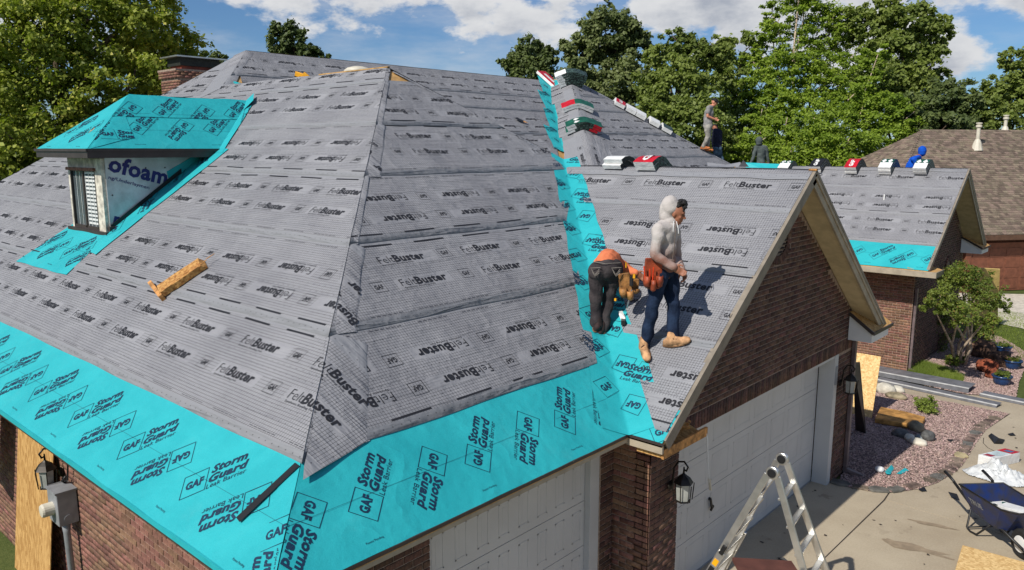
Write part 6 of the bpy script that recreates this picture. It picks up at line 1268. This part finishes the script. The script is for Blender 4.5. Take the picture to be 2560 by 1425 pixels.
M_boot=material('tan_boot',C(196,150,108),.8,var=.2,vscale=14,bump=.3); M_boot2=material('orange_boot',C(184,110,60),.8,var=.2); M_boot3=material('dark_boot',C(52,38,36),.8,var=.3)
M_orange=material('orange_cotton',C(214,122,84),.9,var=.15,bump=.35,bscale=24,spec=.1); M_leather=material('red_brown_leather',C(150,66,38),.5,var=.25,vscale=10,bump=.3); M_tan=material('tan_leather',C(168,118,66),.6,var=.3,vscale=10,bump=.3)
M_glove=material('grey_glove',C(150,132,132),.8,var=.2); M_steel=material('steel',(.45,.45,.46),.3,metal=.8)
class Man:
    def __init__(s,O,label,sc=1.0):
        s.O=Vector(O); s.sc=sc; s.t=thing('person',label,'person',tuple(O))
    def p(s,r,f,z): return s.O+(RH*r+FH_*f+ZH*z)*s.sc
    def hand(s,m_,wrist,dirv,palm,curl=.5,side=1,sc=1.):
        """palm with four unequal curled fingers and a thumb; dirv = forearm direction, palm = palm normal"""
        w_=Vector(wrist); d=Vector(dirv).normalized(); n=Vector(palm).normalized(); n=(n-d*n.dot(d)).normalized(); x=d.cross(n)*side
        ell(m_,w_+d*.05*sc,(.042*sc,.052*sc,.018*sc),Matrix((x,d,n)).transposed())
        for k,(o_,L) in enumerate(((-.030,.066),(-.010,.076),(.010,.072),(.029,.058))):
            b=w_+d*.088*sc+x*o_*sc; a1=curl*.8; d1=(d*math.cos(a1)+n*math.sin(a1)); k1=b+d1*L*.5*sc; d2=(d*math.cos(a1*2.2)+n*math.sin(a1*2.2)); k2=k1+d2*L*.55*sc; chain(m_,[w_+d*.06*sc+x*o_*.8*sc,b,k1,k2],[.011*sc,.0105*sc,.0095*sc,.008*sc])
        b=w_+d*.02*sc-x*.028*sc; k1=b+(d*.6-x*.7+n*.35).normalized()*.04*sc; k2=k1+(d*.8-x*.1+n*.6).normalized()*.035*sc; chain(m_,[b,k1,k2],[.014*sc,.012*sc,.009*sc])
    def head(s,m_,c_,look,up=(0,0,1),sc=1.):
        l=Vector(look).normalized(); u=Vector(up); u=(u-l*u.dot(l)).normalized(); x=l.cross(u); R_=Matrix((x,l,u)).transposed(); c_=Vector(c_); q=lambda a,b,c: c_+R_@(Vector((a,b,c))*sc)
        ell(m_,q(0,-.008,.022),(.074*sc,.094*sc,.088*sc),R_); ell(m_,q(0,.022,-.045),(.056*sc,.066*sc,.066*sc),R_); ell(m_,q(0,.062,-.085),(.026*sc,.022*sc,.02*sc),R_)
        cap_(m_,q(0,.082,.012),.009*sc,q(0,.106,-.022),.014*sc); ell(m_,q(0,.078,.030),(.048*sc,.014*sc,.010*sc),R_); ell(m_,q(0,.084,-.052),(.022*sc,.010*sc,.006*sc),R_); ell(m_,q(0,.082,-.063),(.019*sc,.010*sc,.006*sc),R_)
        for e_ in (-1,1): ell(m_,q(e_*.074,-.005,-.005),(.010*sc,.022*sc,.032*sc),R_); ell(m_,q(e_*.04,.062,-.022),(.02*sc,.018*sc,.018*sc),R_)
        s.hq=q; s.hR=R_
    def eyes(s,sc=1.):
        m_=MB()
        for e_ in (-1,1): ell(m_,s.hq(e_*.030,.082,.008),(.010*sc,.008*sc,.006*sc),s.hR)
        m_.build('eyes',material('eye_dark',(.02,.014,.012),.2),s.t,smooth=True)
    def boot(s,ank,toe,mat,nrm=(0,0,1),sc=1.,ground=None):
        a_=Vector(ank); t=Vector(toe); n=Vector(nrm).normalized(); d=(t-a_); d=(d-n*d.dot(n)); L=d.length; d.normalize(); m_=MB(); x=d.cross(n); R_=Matrix((x,d,n)).transposed()
        base=Vector(ground)+n*.022 if ground is not None else a_-n*n.dot(a_-t)
        cap_(m_,a_+n*.05,.052*sc,base+n*.05,.055*sc); ell(m_,base-d*.045*sc+n*.045,(.042*sc,.05*sc,.05*sc),R_); ell(m_,base+d*.06*sc+n*.045,(.046*sc,.09*sc,.05*sc),R_); ell(m_,base+d*.15*sc+n*.036,(.050*sc,.07*sc,.040*sc),R_); ell(m_,base+d*.05*sc+n*.012,(.052*sc,.155*sc,.014*sc),R_)
        o=solid(m_,'boot',mat,s.t,.010,2,.0); 
        k=MB(); ell(k,base+d*.052*sc+n*.006,(.055*sc,.165*sc,.014*sc),R_); k.build('sole',material('boot_sole',C(120,88,60),.9),o,smooth=True); 
        k=MB()
        for j in range(4): k.beam(base+d*(.03+.027*j)*sc+n*(.100-.012*j)*sc-x*.022*sc,base+d*(.045+.027*j)*sc+n*(.100-.012*j)*sc+x*.022*sc,.006,.006)
        k.build('laces',M_boot3,o); return o
nG=Vector((0,-p1,1)).normalized()
# --- man in the pale hoodie, standing on the cross gable
z_=lambda zx,zy,f:((zx-650)/725,f,(1330-zy)/725-.26*f)
m1=Man((-.201,5.039,3.146),'young man in a stained cream hoodie and blue jeans standing with his hands together'); q=lambda zx,zy,f:m1.p(*z_(zx,zy,f))
LG=Vector((-0.373,4.988,3.108)); RG=Vector((-0.092,5.108,3.198)); 
hipN,hipF=q(612,720,-.075),q(712,712,.075); knN,knF=q(566,965,-.05),q(735,955,.0); anN,anF=LG+ZH*.10,RG+ZH*.10; pel=(hipN+hipF)/2+ZH*.05
shN,shF=q(580,368,-.15),q(745,352,.14); elN,elF=q(552,575,-.20),q(768,575,.10); wrN,wrF=q(688,672,-.26),q(778,680,-.10); nk=q(690,330,-.01); hd_=q(734,226,-.01); chest=q(650,420,-.01); wst=q(655,600,.0)
b=MB(); m1.head(b,hd_,(RH*.86-FH_*.42-ZH*.28)); cap_(b,hd_-ZH*.08,.05,nk-ZH*.02,.058); ell(b,chest,(.10,.09,.15)); ell(b,wst,(.09,.085,.13)); ell(b,pel,(.10,.09,.10)); chain(b,[nk-ZH*.05,shN],[.07,.06]); chain(b,[nk-ZH*.05,shF],[.07,.06])
chain(b,[shN,elN,wrN],[.052,.042,.030]); chain(b,[shF,elF,wrF],[.052,.042,.030]); chain(b,[hipN,knN,anN],[.085,.058,.045]); chain(b,[hipF,knF,anF],[.085,.058,.045]); cap_(b,anN,.04,LG+ZH*.04,.035); cap_(b,anF,.04,RG+ZH*.04,.035)
m1.hand(b,wrN,(q(752,712,-.26)-wrN),-FH_+ZH*.1,.55,1); m1.hand(b,wrF,(q(800,742,-.14)-wrF),-RH*.6-FH_*.3,.7,-1)
solid(b,'body',M_skin,m1.t,.0085,2); m1.eyes()
b=MB(); 
for c_,r_ in ((chest+ZH*.03,(.170,.130,.18)),(chest-ZH*.12,(.155,.128,.16)),(wst,(.148,.122,.14)),(wst-ZH*.07,(.158,.132,.085)),(pel+ZH*.06,(.158,.132,.07))): ell(b,c_,r_,Matrix.Rotation(math.atan2((shF-shN).y,(shF-shN).x),3,'Z'))
chain(b,[nk-ZH*.03,shN],[.085,.075]); chain(b,[nk-ZH*.03,shF],[.085,.075]); chain(b,[shN,elN,wrN],[.075,.055,.040]); chain(b,[shF,elF,wrF],[.075,.055,.040]); ell(b,nk+ZH*.01-RH*.02,(.10,.09,.06)); ell(b,nk+FH_*.0-RH*.09+ZH*.01,(.07,.07,.06))
solid(b,'hoodie',M_hood,m1.t,.010,2,.007,14)
b=MB(); hc_=q(688,172,.02); ell(b,hc_,(.098,.115,.125)); ell(b,q(668,235,.02),(.082,.10,.10)); ell(b,q(690,285,.0),(.080,.095,.06)); ell(b,q(640,200,.02),(.045,.08,.09)); solid(b,'hood',M_hood,m1.t,.010,2,.005,16)
b=MB(); hq_=random.Random(5)
for k in range(60):
    a_=k*2.4; rr_=math.sqrt((k+.5)/60); c0=q(770,158,-.0)
    ell(b,c0+RH*math.cos(a_)*rr_*.052+ZH*(math.sin(a_)*rr_*.058)+FH_*hq_.uniform(-.07,.06)+RH*.004,(.020,.020,.017),None,k,.5)
solid(b,'hair',M_hair,m1.t,.008,1,.003,40)
b=MB(); ell(b,pel+ZH*.03,(.145,.115,.12),Matrix.Rotation(math.atan2((hipF-hipN).y,(hipF-hipN).x),3,'Z')); chain(b,[hipN,knN,anN-ZH*.01],[.105,.074,.066]); chain(b,[hipF,knF,anF-ZH*.01],[.105,.074,.066]); solid(b,'jeans',M_denim,m1.t,.010,2,.009,12)
m1.boot(anN,anN-RH*.03-FH_*.24,M_boot,nG,ground=LG); m1.boot(anF,anF+RH*.25-FH_*.06,M_boot,nG,ground=RG)
# tool pouch on his hip
def pouch(man,c_,w_,h_,mat,name='tool_pouch',tilt=0.,n2=3):
    c_=Vector(c_); b=MB(); R_=Matrix((RH,FH_,ZH)).transposed()@Matrix.Rotation(tilt,3,'Y'); V=lambda a_,b_,c__:c_+R_@Vector((a_,b_,c__))
    b.prism([V(-w_*.42,.02,h_*.5),V(w_*.45,.02,h_*.5),V(w_*.5,.02,-h_*.3),V(w_*.35,.02,-h_*.5),V(-w_*.3,.02,-h_*.5),V(-w_*.5,.02,-h_*.25)],R_@Vector((0,-.03,0))); o=b.build(name,mat,man.t,bevel=.012)
    for k in range(n2):
        b=MB(); xc=(-.5+(k+.5)/n2)*w_*.95; pw=w_/n2*.55; zt=-.02-.04*(k%2); n=10; vs=[]
        for (z0,rr_) in ((zt,1.05),(zt-h_*.18,1.15),(zt-h_*.34,.85),(zt-h_*.40,.3)):
            for j in range(n): a_=math.pi*j/(n-1); vs.append(V(xc+pw*rr_*math.cos(a_),-.012-.075*rr_*math.sin(a_),z0))
        fs=[(i*n+j,i*n+j+1,(i+1)*n+j+1,(i+1)*n+j) for i in range(3) for j in range(n-1)]; b.add(vs,fs); pk=b.build('pocket',mat,o,smooth=True); sm=pk.modifiers.new('s','SOLIDIFY'); sm.thickness=.006
    return o
b=MB(); b.tube([q(712,312,-.115),q(712,380,-.150),q(708,470,-.155),q(700,560,-.15),q(694,625,-.145)],.0045,5); b.build('zip',material('zip_grey',C(120,108,100),.5),m1.t); b=MB(); b.tube([q(722,300,-.105),q(732,360,-.145),q(735,400,-.150)],.004,5); b.tube([q(700,300,-.105),q(694,350,-.14),q(692,385,-.15)],.004,5); b.build('drawstring',M_white,m1.t)
pouch(m1,q(545,715,-.16),.21,.34,M_leather,n2=3)
b=MB(); pts=[pel+ZH*.055+ (RH*math.cos(a_)*.165+FH_*math.sin(a_)*.135) for a_ in [2*math.pi*i/20 for i in range(21)]]
for i in range(20): b.beam(pts[i],pts[i+1],.05,.008,up=tuple(((pts[i]+pts[i+1])/2-pel-ZH*.055).normalized()))
b.build('belt',M_leather,m1.t)
b=MB()
for k,(dx_,dz_) in enumerate(((-.03,.1),(.02,.07),(.05,.09))): b.tube([q(500,735,-.22)+RH*dx_*1.0+ZH*-.05,q(500,735,-.22)+RH*(dx_*1.3-.01)+ZH*dz_],.007,6)
b.build('hand_tools',material('tool_orange',C(214,64,30),.4),m1.t)
# --- man bending over the valley
m2=Man((-1.04,5.08,3.205),'man bent double over the teal valley, in dark grey jeans and an orange shirt'); z2_=lambda zx,zy,f:((zx-194)/712,f,(1191-zy)/712-.26*f); q=lambda zx,zy,f:m2.p(*z2_(zx,zy,f))
hL,hR=q(140,680,.0),q(290,665,.04); kL,kR=q(138,930,.0),q(248,905,.08); aL_,aR_=q(140,1120,-.02),q(205,1165,.0); pv=(hL+hR)/2+ZH*.04; wa=q(228,590,.08); mb=q(265,560,.26); sh1,sh2=q(400,590,.46),q(300,600,.66); el1=q(470,640,.38); wr1=q(500,655,.30)
hd2=q(452,655,.66)
b=MB(); m2.head(b,hd2,(RH*.35+FH_*.45-ZH*.8),up=(RH*.5+FH_*.6+ZH*.5)); cap_(b,(sh1+sh2)/2,.06,hd2,.055); ell(b,pv,(.14,.11,.11)); chain(b,[pv,wa,mb,(sh1+sh2)/2],[.12,.115,.12,.11]); chain(b,[(sh1+sh2)/2,sh1],[.09,.06]); chain(b,[(sh1+sh2)/2,sh2],[.09,.06]); chain(b,[sh1,el1,wr1],[.05,.042,.03]); el2=sh2-ZH*.25+RH*.03; wr2=el2-ZH*.2-FH_*.12; chain(b,[sh2,el2,wr2],[.05,.042,.03])
chain(b,[hL,kL,aL_],[.09,.06,.045]); chain(b,[hR,kR,aR_],[.09,.06,.045]); m2.hand(b,wr1,(RH*.7-ZH*.5),-FH_,.6,1); m2.hand(b,wr2,(-ZH),-RH,.6,1); solid(b,'body',M_skin,m2.t,.009,2)
b=MB(); chain(b,[wa+FH_*.0,mb,(sh1+sh2)/2],[.138,.155,.14]); ell(b,wa+ZH*.0+FH_*.02,(.165,.12,.085)); chain(b,[(sh1+sh2)/2,sh1],[.11,.085]); chain(b,[(sh1+sh2)/2,sh2],[.11,.085]); chain(b,[sh1,el1,wr1],[.078,.058,.042]); chain(b,[sh2,el2,wr2],[.075,.055,.04]); solid(b,'shirt',M_orange,m2.t,.010,2,.005,14)
b=MB(); ell(b,pv+ZH*.0,(.178,.135,.135)); ell(b,hL+ZH*.03-FH_*.03,(.105,.115,.12)); ell(b,hR+ZH*.03-FH_*.03,(.105,.115,.12)); chain(b,[hL,kL,aL_-ZH*.0],[.108,.072,.066]); chain(b,[hR,kR,aR_-ZH*.0],[.108,.072,.064]); solid(b,'jeans',M_grey_denim,m2.t,.010,2,.009,12)
b=MB()
for cx_,s_ in ((118,-1),(290,1)):
    for k in range(3):
        P0=[q(cx_-38+k*6,655+k*14,-.16),q(cx_-5,705+k*8,-.17),q(cx_+30,660+k*16,-.16)]; b.tube(P0,.003,4)
    b.tube([q(cx_-42,650,-.155),q(cx_+40,645,-.15)],.0035,4); 
b.tube([q(100,592,-.09),q(200,612,-.13),q(330,600,-.08)],.004,4); b.build('pocket_stitching',material('pale_stitch',C(140,132,124),.8),m2.t)
hb_=ell; b=MB(); ell(b,hd2+(hd2-(sh1+sh2)/2)*.25+ZH*.02,(.088,.095,.09)); solid(b,'hair',M_hair,m2.t,.012,2,.003,30)
nR_=Vector(PR.N); onR=lambda v_: Vector((v_.x,v_.y,max(ze-p*v_.x,ze+p1*(v_.y-(g-wg)))))
m2.boot(aL_+ZH*.02,aL_+FH_*.20+RH*.06,M_boot3,nR_,ground=onR(aL_)); m2.boot(aR_+ZH*.02,aR_+FH_*.18+RH*.14,M_boot3,nG,ground=onR(aR_))
pouch(m2,q(372,795,-.10),.15,.30,M_tan,tilt=-.15,n2=2); pouch(m2,q(455,790,.02),.13,.18,M_tan,tilt=.1,n2=1)
b=MB(); b.tube([q(425,830,-.12),q(385,985,-.14)],.010,8); b.build('hammer_handle',M_steel,m2.t,smooth=True); b=MB(); b.lathe([(.03,-.012),(.03,.012)],q(440,720,-.13),(0,-1,0),12); b.box(q(412,755,-.10),(.07,.03,.11)); b.build('tape_measure',M_black,m2.t); b=MB(); b.box(q(440,718,-.15),(.03,.02,.05)); b.box(q(296,912,-.08),(.025,.02,.03)); b.box(q(375,622,-.10),(.012,.012,.06)); b.build('tool_tips',M_yel,m2.t)
m_=MB(); c_=Vector((-0.851,5.261,3.314)); m_.box(c_+nG*.03,(.05,.16,.05),Matrix.Rotation(.6,3,'Z')); m_.build('utility_knife',M_black,None,'black knife handle lying at the valley edge beside the bending man','knife',loc=tuple(c_))
scr=MB(); scr.add([tuple(Vector(v_)+nG*h_) for v_,h_ in (((-0.988,5.357,3.387),.05),((-0.901,5.349,3.381),.09),((-0.847,5.304,3.347),.03),((-0.883,5.266,3.318),.02))],[(0,1,2,3)]); scr.build('paper_scrap',M_white,None,'torn white backing paper at the valley edge behind the bending man','paper',loc=(-0.903,5.295,3.340))
# --- three men further back
def simple_man(O,label,J,mats,sc=1.,hood=None,look=None,hair=True,short=False,boot=M_boot2,wr=.008):
    """J: dict of joints in (r,f,z)"""
    mn=Man(O,label,sc); g_={k:mn.p(*v_) for k,v_ in J.items()}; top_m,leg_m,skin_m=mats; b=MB(); mn.head(b,g_['head'],look,sc=sc); cap_(b,g_['head']-ZH*.07,.05,g_['neck'],.055); chain(b,[g_['neck'],g_['chest'],g_['waist'],g_['pelvis']],[.07,.12,.105,.12])
    for s_ in ('L','R'):
        chain(b,[g_['neck'],g_['sh'+s_],g_['el'+s_],g_['wr'+s_]],[.07,.055,.042,.03]); mn.hand(b,g_['wr'+s_],g_['wr'+s_]-g_['el'+s_],-FH_,.5,1,sc); chain(b,[g_['pelvis'],g_['hip'+s_],g_['kn'+s_],g_['an'+s_]],[.1,.09,.058,.045])
    solid(b,'body',skin_m,mn.t,.013,2); b=MB(); chain(b,[g_['neck']-ZH*.03,g_['chest'],g_['waist'],g_['pelvis']+ZH*.03],[.085,.15,.135,.14])
    for s_ in ('L','R'):
        chain(b,[g_['neck']-ZH*.03,g_['sh'+s_]],[.085,.08]); e_=g_['el'+s_]; w_=g_['wr'+s_]; sh_=g_['sh'+s_]
        if short: chain(b,[sh_,sh_.lerp(e_,.55)],[.078,.07])
        else: chain(b,[sh_,e_,w_],[.078,.058,.042])
    solid(b,'shirt' if hood is None else 'hoodie',top_m,mn.t,.014,2,wr,13); b=MB(); ell(b,g_['pelvis'],(.155,.13,.13))
    for s_ in ('L','R'): chain(b,[g_['pelvis'],g_['hip'+s_],g_['kn'+s_],g_['an'+s_]],[.12,.11,.078,.066])
    solid(b,'jeans',leg_m,mn.t,.014,2,.006,12)
    if hood: b=MB(); c_=g_['head']+Vector(look).normalized()*-.03+ZH*.015; ell(b,c_,(.115,.115,.128)); ell(b,c_-ZH*.09,(.10,.10,.09)); solid(b,'hood',top_m,mn.t,.012,2,.003,15)
    elif hair:
        b=MB()
        for k in range(26): a_=k*2.4; rr_=math.sqrt((k+.5)/26); v_=mn.hR@(Vector((math.cos(a_)*rr_*.08,math.sin(a_)*rr_*.095,.085+.035*(1-rr_)-.03*rr_))*sc); ell(b,g_['head']+v_,(.038*sc,.038*sc,.036*sc),None,k,.5)
        solid(b,'hair',M_hair,mn.t,.010,1,.003,30)
    for s_ in ('L','R'): mn.boot(g_['an'+s_],g_['an'+s_]+g_['toe'+s_]-mn.O-ZH*.09,boot,sc=sc)
    mn.g=g_; return mn
kk=6.477; px=lambda zx,zy,f=0.:((zx-415)/kk/80,f,(1040-zy)/kk/80)
M_tee=material('grey_tee',C(140,138,136),.9,var=.08,bump=.2,spec=.1); M_pant=material('grey_work_trousers',C(150,146,138),.9,var=.2,vscale=7,bump=.3,spec=.1)
simple_man((-8.115,20.481,5.250),'dark-haired man in a grey T-shirt and tan boots standing on the far hip',dict(head=px(530,235),neck=px(475,300),chest=px(450,400),waist=px(435,520),pelvis=px(440,600),shL=px(420,330,-.14),shR=px(490,330,.14),elL=px(410,460,-.16),elR=px(500,440,.12),wrL=px(520,500,-.14),wrR=px(555,490,.02),hipL=px(425,640,-.07),hipR=px(460,640,.08),knL=px(440,790,-.08),knR=px(470,800,.08),anL=px(375,940,-.05),anR=px(450,975,.10),toeL=(.22,-.05,0),toeR=(.2,-.1,0)),(M_tee,M_pant,M_skin2),look=(RH*.8-FH_*.3-ZH*.45),short=True,boot=M_boot2)
M_navyj=material('dark_navy_cotton',C(40,42,58),.9,var=.2,bump=.3,spec=.1); M_fade=material('faded_denim',C(88,112,130),.9,var=.3,vscale=6,bump=.3,spec=.1)
px=lambda zx,zy,f=0.:((zx-620)/kk/78,f,(1170-zy)/kk/78)
simple_man((-7.98,21.22,4.90),'man in a dark navy top and faded jeans stooping behind the grey-shirted man',dict(head=px(560,600,.35),neck=px(560,620,.25),chest=px(580,690,.1),waist=px(580,820,.0),pelvis=px(575,920),shL=px(530,650,.1),shR=px(630,660,.25),elL=px(520,800,.2),elR=px(640,820,.2),wrL=px(540,900,.3),wrR=px(630,920,.3),hipL=px(540,950,-.06),hipR=px(600,950,.06),knL=px(570,1050,.02),knR=px(640,1050,.08),anL=px(600,1180,.0),anR=px(690,1190,.08),toeL=(.2,.1,0),toeR=(.22,.05,0)),(M_navyj,M_fade,M_skin),look=(RH*.3+FH_*.6-ZH*.6),boot=M_boot3)
M_gh=material('charcoal_green_hoodie',C(84,92,90),.9,var=.15,bump=.3,spec=.1); px=lambda zx,zy,f=0.:((zx-1410)/kk/78,f,(1650-zy)/kk/78)
gm=simple_man((-7.0,22.1,4.02),'man in a charcoal hoodie and tool belt seen from behind against the cypresses',dict(head=px(1365,850),neck=px(1385,920),chest=px(1410,1010),waist=px(1420,1120),pelvis=px(1420,1220),shL=px(1330,950),shR=px(1480,950),elL=px(1290,1090,-.05),elR=px(1520,1090,.0),wrL=px(1245,1210,-.05),wrR=px(1545,1210),hipL=px(1375,1270),hipR=px(1455,1270),knL=px(1360,1450),knR=px(1470,1450),anL=px(1360,1610),anR=px(1470,1610),toeL=(-.05,.22,0),toeR=(.1,.22,0)),(M_gh,M_denim,M_skin),look=(FH_*.9-RH*.3-ZH*.3),hood=True,boot=M_boot3)
pouch(gm,gm.p(*px(1330,1255,-.14)),.16,.22,M_leather,n2=2); pouch(gm,gm.p(*px(1500,1255,-.14)),.16,.22,M_leather,n2=2); b=MB(); b.box(gm.g['pelvis']-FH_*.15,(.22,.03,.09),Matrix.Rotation(.73,3,'Z')); b.build('belt',M_leather,gm.t)
M_bh=material('royal_blue_hoodie',C(24,84,190),.85,var=.1,bump=.3,spec=.1)
px=lambda X_,Y_,f=0.:((X_-2262)/86,f,(470-Y_)/86)
simple_man((-2.35,22.15,4.36),'man in a bright blue hoodie crouching behind the second gable ridge',dict(head=px(2278,390,-.0),neck=px(2268,402),chest=px(2258,415),waist=px(2250,432,.02),pelvis=px(2248,446,.05),shL=px(2250,408,-.15),shR=px(2272,408,.14),elL=px(2262,428,-.18),elR=px(2285,430,.12),wrL=px(2276,442,-.16),wrR=px(2296,444,.1),hipL=px(2250,450,-.08),hipR=px(2252,450,.1),knL=px(2280,446,-.1),knR=px(2282,446,.12),anL=px(2262,464,-.1),anR=px(2264,464,.12),toeL=(.2,0,0),toeR=(.2,.05,0)),(M_bh,M_denim,M_skin),look=(RH*.8-FH_*.1-ZH*.6),hood=True,boot=M_boot3)
